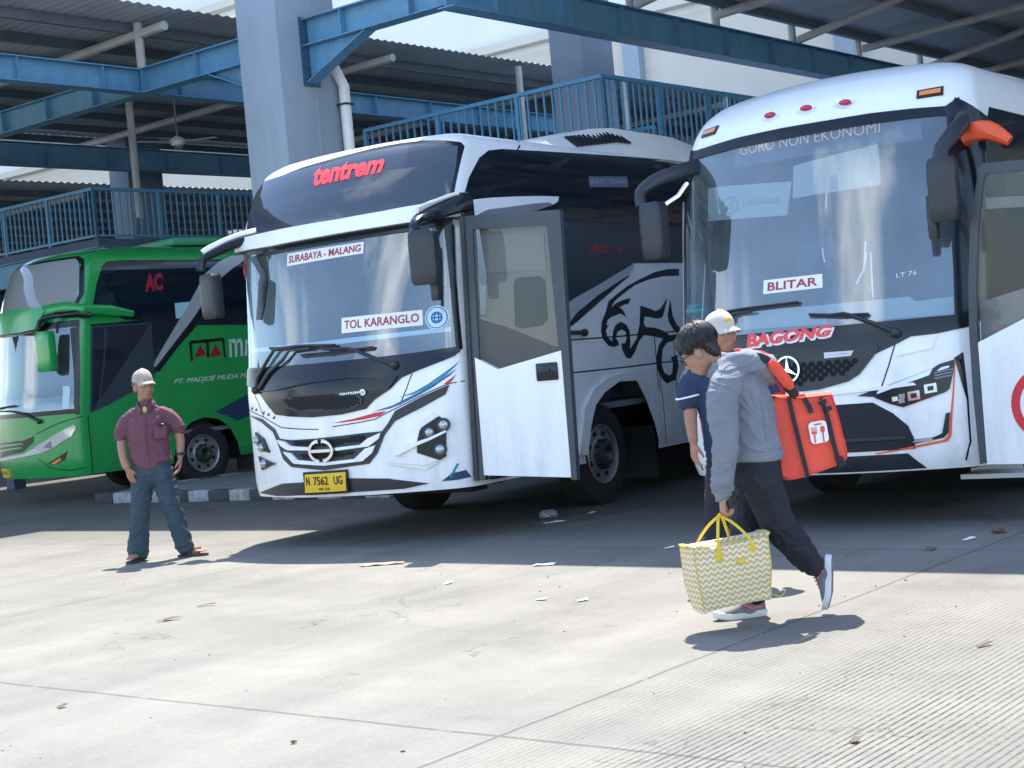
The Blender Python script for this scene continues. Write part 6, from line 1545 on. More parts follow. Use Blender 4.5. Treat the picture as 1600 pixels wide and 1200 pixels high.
def seam(o, pts, m, r, name='seam'):
    """stitched ridge that follows the cloth"""
    me = o.data
    tr = BVHTree.FromPolygons([v.co for v in me.vertices], [p.vertices for p in me.polygons])
    c = catmull(pts, 5); q = []
    for p in c:
        l, n, i, d = tr.find_nearest(Vector(p)); q.append(l + n * r * .25)
    b = bmesh.new(); tube(b, q, r, 6); return obj(name, b, m, o)
def limb(bm, pts, n=14, k=4, side=None):
    """pts: (x, y, z, ra, rb)"""
    c = catmull(pts, k)
    tube(bm, [p[:3] for p in c], [(p[3], p[4]) for p in c], n, side=side)
    for e in (pts[0], pts[-1]): ellipsoid(bm, e[:3], (min(e[3], e[4]) * .98,) * 3, None, 12)
def frame(pos, fwd, up=(0, 0, 1)):
    f = Vector(fwd).normalized(); u = Vector(up); u = (u - f * u.dot(f)).normalized(); l = u.cross(f)
    return Matrix(((f.x, l.x, u.x, pos[0]), (f.y, l.y, u.y, pos[1]), (f.z, l.z, u.z, pos[2]), (0, 0, 0, 1)))
def put(bm, M, c, r, seg=16):
    q = M.to_3x3(); ellipsoid(bm, M @ Vector(c), r, q, seg)
def head(bm, M, s=1.0):
    def e(c, r): put(bm, M, [x * s for x in c], [x * s for x in r])
    e((-.012, 0, .035), (.097, .077, .092)); e((.022, 0, -.025), (.074, .067, .092)); e((.042, 0, -.088), (.042, .048, .034))
    e((.066, 0, -.06), (.030, .042, .045)); e((.076, 0, .022), (.022, .055, .013))
    for sg in (-1, 1):
        e((-.004, sg * .077, -.018), (.021, .011, .034)); e((.058, sg * .038, -.03), (.028, .024, .028))
    tube(bm, [M @ (Vector(p) * s) for p in ((.086, 0, .012), (.098, 0, -.012), (.110, 0, -.036))], [(.009 * s, .011 * s), (.011 * s, .012 * s), (.017 * s, .013 * s)], 10, side=M.to_3x3() @ Vector((0, 1, 0)))
    e((.100, 0, -.038), (.014, .019, .010)); e((.090, 0, -.066), (.012, .025, .012))
def face_parts(parent, M, s=1.0):
    b = bmesh.new(); b2 = bmesh.new(); b3 = bmesh.new(); b4 = bmesh.new()
    for sg in (-1, 1):
        put(b, M, (.081 * s, sg * .033 * s, -.002 * s), (.010 * s, .014 * s, .007 * s), 10)
        put(b2, M, (.089 * s, sg * .033 * s, -.002 * s), (.005 * s, .006 * s, .0062 * s), 8)
        put(b3, M, (.090 * s, sg * .034 * s, .021 * s), (.007 * s, .021 * s, .005 * s), 10)
    put(b4, M, (.099 * s, 0, -.069 * s), (.006 * s, .024 * s, .007 * s), 10)
    obj('eye', b, M_EYE, parent); obj('iris', b2, M_PUPIL, parent); obj('eyebrow', b3, HAIRM, parent); obj('lips', b4, M_LIP, parent)
def hand(bm, wrist, d, n, thumb, curl=0.5, s=1.0):
    """d: finger direction, n: the way the palm faces, thumb: side of the thumb"""
    w = Vector(wrist); d = Vector(d).normalized(); n = Vector(n); n = (n - d * n.dot(d)).normalized()
    t = n.cross(d)
    if t.dot(Vector(thumb)) < 0: t = -t
    tube(bm, [w - d * .03 * s, w, w + d * .03 * s, w + d * .065 * s, w + d * .088 * s], [(.026 * s, .021 * s), (.027 * s, .019 * s), (.036 * s, .017 * s), (.041 * s, .015 * s), (.040 * s, .011 * s)], 14, side=t)
    for i, (off, ln) in enumerate(((.030, .072), (.010, .080), (-.010, .074), (-.029, .058))):
        p = w + d * .082 * s + t * off * s
        a = 0.0; pts = [p - d * .02 * s, p]; rr = [.0105 * s, .0105 * s]
        for seg, fr in enumerate((.45, .32, .26)):
            a += curl * (0.75, 1.0, 0.7)[seg] * (1 + .08 * i)
            p = p + (d * math.cos(a) + n * math.sin(a)) * ln * fr * s
            pts.append(p); rr.append((.0098, .0088, .0074)[seg] * s)
        tube(bm, pts, rr, 8); ellipsoid(bm, pts[-1], (.0076 * s,) * 3, None, 8)
    p = w + d * .022 * s + t * .028 * s + n * .004 * s
    p1 = p + (d * .75 + t * .55 + n * .35).normalized() * .035 * s
    p2 = p1 + (d * .9 + t * .05 + n * .5).normalized() * .030 * s
    p3 = p2 + (d * .9 - t * .15 + n * .5).normalized() * .022 * s
    tube(bm, [p - d * .01 * s, p, p1, p2, p3], [.014 * s, .0145 * s, .012 * s, .0105 * s, .008 * s], 8); ellipsoid(bm, p3, (.0082 * s,) * 3, None, 8)
def shoe(parent, M, up_m, sole_m, acc=None, name='shoe'):
    """M: heel on the ground at the origin, x towards the toe, z up"""
    out = [(0.0, .018), (.012, .030), (.05, .036), (.10, .034), (.15, .038), (.20, .046), (.24, .045), (.27, .033), (.288, .014)]
    b = bmesh.new(); rings = []
    for z, k in ((0.0, .90), (.006, .98), (.022, 1.04), (.034, 1.0)):
        ring = []
        for x, w in out: ring.append((x, w * k, z))
        for x, w in out[::-1]: ring.append((x, -w * k, z))
        rings.append([b.verts.new(M @ Vector((.144 + (x - .144) * (1.01 if k < 1.04 else 1.03), y, z + max(0, .02 * ((x - .2) / .088)) * (x > .2) + .004 * (x < .06)))) for x, y, z in ring])
    m = len(rings[0])
    for p, q in zip(rings, rings[1:]):
        for k in range(m): b.faces.new((p[k], p[(k + 1) % m], q[(k + 1) % m], q[k]))
    b.faces.new(rings[0][::-1]); b.faces.new(rings[-1])
    b2 = bmesh.new()
    secs = [(.004, .020, .075), (.02, .031, .098), (.05, .036, .105), (.085, .036, .103), (.115, .036, .094), (.15, .038, .078), (.19, .043, .064), (.23, .043, .056), (.262, .033, .048), (.282, .014, .040)]
    rr = []
    for x, w, h in secs:
        rr.append([b2.verts.new(M @ Vector((x, w * math.copysign(abs(math.cos(a)) ** .7, math.cos(a)), .028 + (h - .028) * max(0, math.sin(a)) ** .8 - (0.012 if math.sin(a) < -.1 else 0)))) for a in [2 * math.pi * k / 18 for k in range(18)]])
    for p, q in zip(rr, rr[1:]):
        for k in range(18): b2.faces.new((p[k], p[(k + 1) % 18], q[(k + 1) % 18], q[k]))
    b2.faces.new(rr[0][::-1]); b2.faces.new(rr[-1])
    up = obj(name, b2, up_m, parent, 60)
    obj('sole', b, sole_m, up, 50)
    b5 = bmesh.new()
    ol = [(x, w * .93) for x, w in out[1:-1]] + [(x, -w * .93) for x, w in out[1:-1]][::-1]
    r5 = [[b5.verts.new(M @ Vector((x, y, z + max(0, .02 * ((x - .2) / .088)) * (x > .2)))) for x, y in ol] for z in (-.006, .003)]
    b5.faces.new(r5[0][::-1]); b5.faces.new(r5[1])
    for k in range(len(ol)): b5.faces.new((r5[0][k], r5[0][(k + 1) % len(ol)], r5[1][(k + 1) % len(ol)], r5[1][k]))
    obj('outsole', b5, mat('worn_outsole', (0.20, 0.185, 0.175), 0.85, var=0.3, vscale=30, bump=.003, bscale=150), up)
    if acc:
        b3 = bmesh.new()
        for k in range(5):
            x = .105 + .017 * k; z = .1005 - .0085 * k
            tube(b3, [M @ Vector((x, -.024, z - .010)), M @ Vector((x + .004, 0, z + .004)), M @ Vector((x, .024, z - .010))], .004, 6)
        tube(b3, [M @ Vector((.03, -.033, .06)), M @ Vector((.08, -.0385, .05)), M @ Vector((.12, -.040, .075))], .005, 6)
        tube(b3, [M @ Vector((.03, .033, .06)), M @ Vector((.08, .0385, .05)), M @ Vector((.12, .040, .075))], .005, 6)
        obj('laces', b3, acc, up)
    return up
def cap(parent, M, m, s=1.0, brim_m=None):
    b = bmesh.new(); rings = []
    n = 28
    for j in range(9):
        el = R(-4 + 94 * j / 8)
        rings.append([b.verts.new(M @ (Vector((-.008 + .108 * math.cos(el) * math.cos(2 * math.pi * k / n), .088 * math.cos(el) * math.sin(2 * math.pi * k / n), .034 + .106 * max(-.08, math.sin(el)) + .006 * math.cos(2 * math.pi * k / n) * (el > 0))) * s)) for k in range(n)])
    for a, c in zip(rings, rings[1:]):
        for k in range(n):
            b.faces.new((a[k], a[(k + 1) % n], c[(k + 1) % n], c[k]))
    b.faces.new(rings[0][::-1])
    bmesh.ops.remove_doubles(b, verts=b.verts, dist=1e-4)
    put(b, M, (-.008 * s, 0, .143 * s), (.008 * s, .008 * s, .004 * s), 8)
    c = obj('cap', b, m, parent, 60)
    b = bmesh.new(); t_, b_ = [], []
    for lst, dz in ((t_, 0.0), (b_, -.005)):
        for j in range(6):
            f = j / 5
            lst.append([b.verts.new(M @ (Vector((-.008 + (.104 + .072 * f * math.cos(a) ** .6) * math.cos(a * (1 - .25 * f)), (.086 + .010 * f) * math.sin(a * (1 - .16 * f)), .034 + dz - .020 * f - .022 * math.sin(a) ** 2 * f)) * s)) for a in [R(-72 + 144 * k / 14) for k in range(15)]])
    for g_, fl in ((t_, 0), (b_, 1)):
        for p, q in zip(g_, g_[1:]):
            for k in range(14): b.faces.new((p[k], p[k + 1], q[k + 1], q[k]))
    for k in range(14): b.faces.new((t_[-1][k], t_[-1][k + 1], b_[-1][k + 1], b_[-1][k]))
    obj('brim', b, brim_m or m, c, 60)
    return c

# ---- the walker with the bags (faces the left of the picture)
PW = Vector((1.2, 8.23, 0))
HM = frame((-.185, 0, 1.468), (-.74, .30, -.52))
bm = bmesh.new()
head(bm, HM, 1.02)
limb(bm, [(-.05, 0, 1.33, .058, .058), (-.10, 0, 1.40, .054, .056), (-.150, 0, 1.44, .055, .058)])
limb(bm, [(.03, 0, .84, .15, .12), (.03, 0, 1.0, .15, .11), (.02, 0, 1.18, .16, .12), (-.02, 0, 1.30, .15, .09)], side=(0, 1, 0))
limb(bm, [(-.06, -.16, 1.29, .06, .06), (-.125, -.21, 1.0, .045, .045), (-.158, -.222, .70, .029, .034)])
limb(bm, [(0, .17, 1.29, .06, .06), (.03, .24, 1.0, .045, .045), (-.01, .24, .74, .028, .032)])
limb(bm, [(.03, .08, .82, .08, .08), (-.01, .085, .47, .055, .055), (0, .08, .10, .038, .038)])
limb(bm, [(.04, -.08, .82, .08, .08), (.14, -.075, .50, .055, .055), (.31, -.06, .27, .038, .038)])
hand(bm, (-.160, -.222, .700), (-.05, 0, -1), (1, .1, 0), (-.2, -1, 0) if False else (-1, 0, 0), 1.05, 1.0)
hand(bm, (-.012, .24, .73), (-.05, 0, -1), (-.1, -1, 0), (-1, 0, 0), 0.45, 1.0)
P2 = solid('person', bm, SKIN, 0.0055, 3)
P2.location = PW
tagobj(P2, 'walking person in a grey hoodie, looking down, carrying a patterned tote and an orange bag', 'person')
face_parts(P2, HM, 1.02)
bm = bmesh.new()
put(bm, HM, (-.022, 0, .052), (.106, .090, .098)); put(bm, HM, (-.060, 0, .005), (.050, .074, .075)); put(bm, HM, (.045, 0, .082), (.055, .072, .045)); put(bm, HM, (-.065, 0, -.045), (.036, .052, .045))
for sg in (-1, 1): put(bm, HM, (.045, sg * .068, .045), (.024, .013, .036))
rg = random.Random(3)
for k in range(60):
    a = rg.uniform(0, 2 * math.pi); el = rg.uniform(.05, 1.45)
    p = Vector((-.022 + .104 * math.cos(el) * math.cos(a), .088 * math.cos(el) * math.sin(a), .052 + .096 * math.sin(el)))
    dn = Vector((.6 - .2 * rg.random(), rg.uniform(-.4, .4), -.55)); q = p + dn.normalized() * rg.uniform(.03, .06) + (p - Vector((-.02, 0, .05))).normalized() * .001
    tube(bm, [HM @ p, HM @ (p + (q - p) * .5 + (p - Vector((-.02, 0, .05))).normalized() * .004), HM @ q], [.012, .010, .003], 6)
solid('hair', bm, HAIRM, 0.0045, 3, P2, 0.003, 45, (.35, 1, .5))
bm = bmesh.new()
for k in range(900):
    a = rg.uniform(-math.pi, math.pi); el = math.asin(rg.uniform(.0, 1))
    c0 = Vector((-.024, 0, .048)); pts_ = []
    ln = rg.uniform(.35, .8)
    for j in range(5):
        e = el - ln * j / 4
        aa = a * (1 - .10 * j / 4)
        p = c0 + Vector((.110 * math.cos(e) * math.cos(aa), .094 * math.cos(e) * math.sin(aa), .103 * math.sin(e)))
        if p.x > .045 and p.z < .045: p.z = .045 + (p.z - .045) * .2
        pts_.append(HM @ (p + (p - c0).normalized() * (.002 + .004 * rg.random() * (j == 2))))
    tube(bm, pts_, [.0028, .0032, .003, .0024, .0012], 5)
obj('hair_strands', bm, mat('hair_strand', (0.010, 0.009, 0.010), 0.55), P2)
bm = bmesh.new()
for sg in (-1, 1):
    c = Vector((.103, sg * .036, -.004))
    tube(bm, [HM @ (c + Vector((0, .027 * math.cos(2 * math.pi * k / 16), .019 * math.sin(2 * math.pi * k / 16)))) for k in range(17)], .0026, 6)
    tube(bm, [HM @ Vector((.103, sg * .062, .002)), HM @ Vector((.05, sg * .082, .004)), HM @ Vector((-.005, sg * .086, .0))], .003, 6)
tube(bm, [HM @ Vector((.104, -.010, .0)), HM @ Vector((.106, .010, .0))], .0026, 6)
obj('glasses', bm, M_BLACK, P2)
C_HOOD = cloth('grey_sweatshirt', (0.185, 0.20, 0.235), 0.9, 0.10)
bm = bmesh.new()
limb(bm, [(.035, 0, .885, .182, .150), (.038, 0, .92, .195, .166), (.032, 0, 1.05, .190, .160), (.022, 0, 1.18, .190, .156), (.0, 0, 1.27, .188, .132), (-.025, 0, 1.335, .145, .10), (-.05, 0, 1.365, .09, .08)], 24, 4, (0, 1, 0))
limb(bm, [(-.055, -.155, 1.315, .085, .085), (-.115, -.215, 1.20, .088, .082), (-.118, -.240, 1.0, .074, .070), (-.142, -.238, .86, .066, .062), (-.158, -.226, .745, .060, .056)], 18)
limb(bm, [(-.157, -.224, .745, .046, .044), (-.160, -.222, .705, .043, .042)], 16)
limb(bm, [(.01, .16, 1.315, .085, .085), (.0, .22, 1.18, .085, .08), (.03, .245, 1.0, .072, .07), (.0, .245, .80, .056, .054)], 16)
limb(bm, [(-.135, -.02, 1.335, .026, .028), (-.110, -.095, 1.362, .036, .040), (-.02, -.148, 1.385, .046, .056), (.095, -.125, 1.368, .050, .066), (.178, 0, 1.330, .058, .088), (.095, .125, 1.368, .050, .066), (-.02, .148, 1.385, .046, .056), (-.110, .095, 1.362, .036, .040), (-.135, .02, 1.335, .026, .028)], 14, 4)
ellipsoid(bm, (.105, 0, 1.375), (.100, .12, .066), Matrix.Rotation(R(28), 3, 'Y'), 24)
ellipsoid(bm, (-.015, 0, 1.395), (.085, .085, .034), Matrix.Rotation(R(30), 3, 'Y'), 20)
HD = solid('hoodie', bm, C_HOOD, 0.0075, 4, P2, 0.0105, 5.5)
seam(HD, [(-.03 + .088 * math.cos(a) * .5 - .03, -.19 + .02 * math.cos(a), 1.275 + .095 * math.sin(a)) for a in [2 * math.pi * k / 30 for k in range(31)]], C_HOOD, .0035)
seam(HD, [(.10, -.16, .90), (.10, -.165, 1.05), (.09, -.17, 1.2)], C_HOOD, .003)
seam(HD, [(-.16 + .05 * math.cos(a), -.225 + .05 * math.sin(a), .748) for a in [2 * math.pi * k / 20 for k in range(21)]], C_HOOD, .004)
bm = bmesh.new()
tube(bm, [(.038 + .168 * math.cos(a), .186 * math.sin(a), .885 + .006 * math.sin(2 * a)) for a in [2 * math.pi * k / 40 for k in range(41)]], (.010, .028), 8, side=(0, 0, 1) if False else None)
obj('hem', bm, C_HOOD, HD)
C_TR = cloth('charcoal_trousers', (0.011, 0.013, 0.021), 0.8, 0.2)
bm = bmesh.new()
limb(bm, [(.045, 0, .94, .165, .135), (.045, 0, .85, .185, .155), (.045, 0, .78, .165, .15)], 20, 3, (0, 1, 0))
limb(bm, [(.035, .085, .80, .115, .12), (.01, .085, .62, .098, .10), (-.01, .085, .46, .084, .085), (.0, .082, .28, .076, .072), (.012, .08, .125, .070, .066)], 16)
limb(bm, [(.055, -.085, .80, .115, .125), (.10, -.08, .64, .10, .105), (.150, -.075, .50, .092, .090), (.235, -.068, .375, .080, .078), (.312, -.06, .272, .066, .064)], 16)
solid('trousers', bm, C_TR, 0.0085, 3, P2, 0.012, 9)
M_SHOE = mat('grey_knit_shoe', (0.16, 0.165, 0.18), 0.8, var=0.2, vscale=30)
M_SOLEW = mat('white_shoe_sole', (0.62, 0.62, 0.63), 0.7, var=0.12)
M_PINK = mat('pink_laces', (0.80, 0.12, 0.17), 0.7)
shoe(P2, frame((.062, .082, .004), (-1, -.03, -.02)), M_SHOE, M_SOLEW, M_PINK)
shoe(P2, frame((.418, -.055, .315), (-.10, .02, -1), (-1, 0.25, .12)), M_SHOE, M_SOLEW, M_PINK)

# orange delivery bag on the back
M_OR = cloth('orange_bag_fabric', (0.82, 0.095, 0.058), 0.75, 0.10, 5)
M_WEB = mat('black_webbing', (0.02, 0.02, 0.024), 0.8, bump=0.001, bscale=300)
CB = Vector((1.42, 8.36, .72))
fm = lambda a, b, o: (a, -.10 - o, b)
BODY = [(-.025, .035), (.02, .012), (.15, .03), (.30, .075), (.335, .10), (.338, .14), (.315, .30), (.290, .435), (.265, .455), (.12, .452), (0.0, .462), (-.035, .45), (-.04, .30), (-.035, .12)]
bm = bmesh.new()
ctr = Vector((.15, 0, .25))
rings = []
for y, k, dz in ((-.13, .93, 0), (-.142, .97, 0), (-.10, 1.02, 0), (.0, 1.03, 0), (.09, 1.0, 0), (.11, .94, 0)):
    rings.append([bm.verts.new((.15 + (a - .15) * k, y - (.012 * math.cos(math.pi * (a - .15) / .4) * math.cos(math.pi * (b - .25) / .5) if y < -.12 else 0), .25 + (b - .25) * k)) for a, b in [q[:2] for q in catmull(BODY + BODY[:1], 3)][:-1]])
m = len(rings[0])
for p, q in zip(rings, rings[1:]):
    for k in range(m): bm.faces.new((p[k], p[(k + 1) % m], q[(k + 1) % m], q[k]))
def fill(ring, flip):
    c = bm.verts.new(sum((v.co for v in ring), Vector()) / len(ring) + Vector((0, -.012 if flip else .01, 0)))
    for k in range(len(ring)): bm.faces.new((ring[k], ring[(k + 1) % len(ring)], c))
fill(rings[0], 1); fill(rings[-1], 0)
bmesh.ops.subdivide_edges(bm, edges=bm.edges, cuts=1, use_grid_fill=True)
bmesh.ops.recalc_face_normals(bm, faces=bm.faces); bm.normal_update()
for v in bm.verts: v.co += v.normal * .004 * mnoise.noise(v.co * 9)
CO = obj('cooler_bag', bm, M_OR, None, 50); CO.location = CB
tagobj(CO, 'orange insulated delivery bag with a white cutlery mark, slung on a back', 'bag')
fb = lambda a, b, o: (a, -.150 - .008 * math.cos(math.pi * (a - .15) / .4) - o, b)
bm = bmesh.new(); panel(bm, ribbon([(.045, .455), (.062, .33), (.085, .18), (.110, .02)], .022), fb, .004, .006, .05, .05)
panel(bm, ribbon([(.215, .44), (.243, .33), (.262, .20), (.285, .06)], .024), fb, .004, .006, .05, .05); obj('strap', bm, M_WEB, CO)
bm = bmesh.new(); panel(bm, ribbon([(.125, .445), (.150, .395), (.158, .36)], .026), fb, .006, .008, .05, .05)
obj('pull_tab', bm, M_WEB, CO)
for a, b in ((.222, .415), (.248, .375), (.285, .10), (.296, .075)):
    bm = bmesh.new(); box(bm, (a, -.165, b), (.042, .016, .026), bev=.004, rot=Matrix.Rotation(R(-20), 3, 'Y')); obj('buckle', bm, M_WEB, CO)
bm = bmesh.new()
def rrect(c, w, h, r, t=0.0):
    o_ = []
    for sx, sy, a0 in ((1, 1, 0), (-1, 1, 90), (-1, -1, 180), (1, -1, 270)):
        for k in range(5):
            a = R(a0 + 90 * k / 4); o_.append((c[0] + sx * (w / 2 - r) + r * math.cos(a), c[1] + sy * (h / 2 - r) + r * math.sin(a)))
    return [(c[0] + (x - c[0]) * math.cos(t) - (y - c[1]) * math.sin(t), c[1] + (x - c[0]) * math.sin(t) + (y - c[1]) * math.cos(t)) for x, y in o_]
LC = (.188, .255); panel(bm, rrect(LC, .098, .118, .022, R(5)), fb, .003, .004, .05, .05)
lg = obj('cutlery_mark', bm, M_LETTER, CO)
bm = bmesh.new()
panel(bm, rrect((LC[0] - .002, LC[1] + .043), .042, .008, .0035, R(5)), fb, .005, .003, .05, .05)
for dx in (-.011, 0, .011): panel(bm, ribbon([(LC[0] - .024 + dx, LC[1] + .028), (LC[0] - .024 + dx, LC[1] + .002)], .005), fb, .005, .003)
panel(bm, rrect((LC[0] - .024, LC[1] - .002), .030, .014, .006), fb, .0052, .003); panel(bm, ribbon([(LC[0] - .024, LC[1]), (LC[0] - .022, LC[1] - .055)], .008), fb, .0054, .003)
panel(bm, ellipse((LC[0] + .022, LC[1] + .014), .013, .019), fb, .005, .003); panel(bm, ribbon([(LC[0] + .022, LC[1]), (LC[0] + .024, LC[1] - .055)], .008), fb, .0054, .003)
obj('cutlery', bm, M_OR, lg)
pts = [(-.175, -.24, .69), (-.11, -.285, .685), (-.050, -.275, .640), (.005, -.245, .565), (.055, -.20, .50), (.09, -.155, .455)]
c = catmull(pts, 5)
bm = bmesh.new(); tube(bm, c, [(.022, .004)] * len(c), 8, side=(.55, 0, .83)); tube(bm, [(p[0] + .005, p[1] + .05, p[2] - .02) for p in c[8:]], (.018, .004), 8, side=(.55, 0, .83))
st = obj('shoulder_strap', bm, M_WEB, CO)
bm = bmesh.new(); cc = c[9:21]; tube(bm, [(p[0], p[1] - .012, p[2] + .006) for p in cc], [(.031 * min(1, .55 + .25 * min(i, len(cc) - 1 - i)), .012) for i in range(len(cc))], 14, side=(.62, -.35, .70))
obj('strap_pad', bm, M_OR, st)
bm = bmesh.new(); panel(bm, rrect((.06, .453), .16, .02, .006, R(2)), lambda a, b, o: (a, -.10 - o, b), .03, .06); obj('lid_flap', bm, M_OR, CO)

# yellow zigzag tote
m = bpy.data.materials.new('zigzag_weave'); m.use_nodes = True
t_ = m.node_tree; b_ = t_.nodes['Principled BSDF']; b_.inputs['Roughness'].default_value = 0.6
def mth(op, a, b=None):
    k = t_.nodes.new('ShaderNodeMath'); k.operation = op
    for i, x in enumerate((a, b)):
        if x is None: continue
        if isinstance(x, (int, float)): k.inputs[i].default_value = x
        else: t_.links.new(x, k.inputs[i])
    return k.outputs[0]
tc_ = t_.nodes.new('ShaderNodeTexCoord'); sp_ = t_.nodes.new('ShaderNodeSeparateXYZ'); t_.links.new(tc_.outputs['Object'], sp_.inputs[0])
wn = t_.nodes.new('ShaderNodeTexNoise'); wn.inputs['Scale'].default_value = 9; t_.links.new(tc_.outputs['Object'], wn.inputs['Vector'])
wob_ = mth('MULTIPLY', mth('SUBTRACT', wn.outputs['Fac'], 0.5), 0.016)
hh = mth('ADD', mth('ADD', sp_.outputs[0], wob_), mth('MULTIPLY', sp_.outputs[1], -1.0))
zz = mth('ADD', mth('ADD', sp_.outputs[2], mth('MULTIPLY', mth('PINGPONG', hh, 0.0190), 0.85)), 2.0)
st_ = mth('GREATER_THAN', mth('PINGPONG', zz, 0.0145), 0.0078)
wv = t_.nodes.new('ShaderNodeTexNoise'); wv.inputs['Scale'].default_value = 160; t_.links.new(tc_.outputs['Object'], wv.inputs['Vector'])
mx_ = t_.nodes.new('ShaderNodeMixRGB'); mx_.inputs[1].default_value = (0.56, 0.40, 0.13, 1); mx_.inputs[2].default_value = (0.74, 0.67, 0.56, 1)
t_.links.new(st_, mx_.inputs[0]); t_.links.new(mx_.outputs[0], b_.inputs['Base Color'])
bp_ = t_.nodes.new('ShaderNodeBump'); bp_.inputs['Distance'].default_value = 0.002; t_.links.new(wv.outputs['Fac'], bp_.inputs['Height']); t_.links.new(bp_.outputs[0], b_.inputs['Normal'])
M_YB = mat('yellow_binding', (0.72, 0.50, 0.03), 0.5, var=0.1)
bm = bmesh.new(); rings = []
def tote_ring(z):
    f = (z - 0) / .33
    w = .205 + .022 * f + .006 * math.sin(math.pi * f); d = .085 + .010 * f + .012 * math.sin(math.pi * f)
    if f > .97: w += .004
    pts = []
    for k in range(40):
        a = 2 * math.pi * (k + .5) / 40; ca, sa = math.cos(a), math.sin(a)
        pts.append((w * math.copysign(abs(ca) ** .28, ca), d * math.copysign(abs(sa) ** .28, sa), z + (.018 * (abs(ca) ** 3) * f if f > .8 else 0) + (.008 * (1 - abs(ca)) if f < .02 else 0)))
    return pts
for z in (0.0, .006, .03, .08, .14, .20, .26, .30, .325, .335): rings.append([bm.verts.new(p) for p in tote_ring(z)])
for p, q in zip(rings, rings[1:]):
    for k in range(40): bm.faces.new((p[k], p[(k + 1) % 40], q[(k + 1) % 40], q[k]))
for ring, dz in ((rings[0], 0), (rings[-1], .022)):
    c = bm.verts.new(sum((v.co for v in ring), Vector()) / 40 + Vector((0, 0, dz)))
    for k in range(40): bm.faces.new((ring[k], ring[(k + 1) % 40], c))
for v in bm.verts: v.co += Vector((mnoise.noise(v.co * 7), mnoise.noise(v.co * 7 + Vector((5, 5, 5))), mnoise.noise(v.co * 6 + Vector((9, 0, 0))) * .8)) * .016
for v in bm.verts:
    if v.co.z > .3 and abs(v.co.x) < .18: v.co.z -= .010 * (1 - (v.co.x / .18) ** 2)
TB = obj('tote_bag', bm, m, None, 60)
TB.location = (1.045, 8.02, .125); TB.rotation_euler = (0, -R(2.5), R(17))
tagobj(TB, 'yellow and cream zigzag tote bag held by its yellow handles', 'bag')
bm = bmesh.new()
tube(bm, [Vector(p) * 1.008 + Vector((0, 0, .003)) for p in tote_ring(.333)] + [Vector(tote_ring(.333)[0]) * 1.008], .0032, 6)
for sx in (-1, 1): ellipsoid(bm, (sx * .232, 0, .352), (.016, .05, .012), None, 10)
obj('binding', bm, mat('pale_yellow_binding', (0.60, 0.47, 0.10), 0.6, var=0.1), TB)
for sx, sy in ((-1, -1), (1, -1), (-1, 1), (1, 1)): seam(TB, [(sx * (.204 + .02 * f), sy * (.087 + .008 * f), .012 + .315 * f) for f in (0, .2, .4, .6, .8, 1)], MATS['pale_yellow_binding'], .0038, 'edge_binding')
hold = TB.matrix_basis.inverted() @ Vector((1.018, 8.008, .606))
bm = bmesh.new()
for sy, xs in ((-1, (-.085, .105)), (1, (-.115, .075))):
    y0 = sy * .102
    path = catmull([(xs[0], y0, .27), (xs[0] * .98, y0 * .98, .335), ((xs[0] + hold.x) / 2 - .004, (y0 + hold.y) / 2, .42), (hold.x - .012, hold.y + sy * .006, hold.z - .012), (hold.x, hold.y + sy * .006, hold.z), (hold.x + .012, hold.y + sy * .006, hold.z - .012), ((xs[1] + hold.x) / 2 + .004, (y0 + hold.y) / 2, .42), (xs[1] * .98, y0 * .98, .335), (xs[1], y0, .27)], 4)
    tube(bm, path, (.0085, .006), 8)
    for x in xs: box(bm, (x, y0, .285), (.036, .008, .055), bev=.003)
obj('handle', bm, M_YB, TB)
bm = bmesh.new(); box(bm, (.03, -.1115, .238), (.045, .004, .026), bev=.0015); obj('tag', bm, M_YB, TB)
bm = bmesh.new(); tube(bm, catmull([(.205, -.06, .03), (.235, -.08, .015), (.262, -.07, .022), (.28, -.07, .045)], 4), .003, 6); obj('loose_cord', bm, M_YB, TB)

# ---- the person behind the walker
P3L = Vector((1.345, 9.5, 0))
HM3 = frame((-.030, 0, 1.555), (.62, -.78, -.06))
bm = bmesh.new(); head(bm, HM3)
limb(bm, [(-.02, .02, 1.36, .062, .062), (-.03, .015, 1.47, .058, .06)])
limb(bm, [(0, .02, .84, .15, .10), (0, .02, 1.05, .15, .10), (0, .02, 1.25, .19, .10), (0, .02, 1.36, .12, .07)], side=(1, 0, 0))
limb(bm, [(-.21, .02, 1.32, .055, .055), (-.258, .02, 1.10, .044, .046), (-.262, -.02, .91, .030, .033)])
limb(bm, [(.21, .02, 1.32, .055, .055), (.262, .03, 1.10, .044, .046), (.255, .0, .90, .030, .033)])
for sx in (-1, 1): limb(bm, [(sx * .09, .02, .84, .085, .085), (sx * .09 - .06, .02, .47, .055, .06), (sx * .085 - .11, .03, .09, .04, .045)])
hand(bm, (-.264, -.022, .90), (-.02, -.08, -1), (.9, .3, 0), (.2, -1, 0), 0.35, 1.0)
hand(bm, (.255, 0, .89), (0, -.1, -1), (-.9, .3, 0), (-.2, -1, 0), 0.35, 1.0)
P3 = solid('person', bm, SKIN2, 0.006, 3); P3.location = P3L
tagobj(P3, 'person in a white cap and navy and red shirt, standing behind the walker', 'person')
face_parts(P3, HM3)
M_CAPW = cloth('white_cap', (0.52, 0.49, 0.44), 0.85, 0.08)
cp = cap(P3, HM3 @ Matrix.Translation((-.006, 0, .010)), M_CAPW, .97)
bm = bmesh.new(); put(bm, HM3, (.082, -.02, .088), (.012, .022, .016), 12); obj('cap_badge', bm, M_YB, cp)
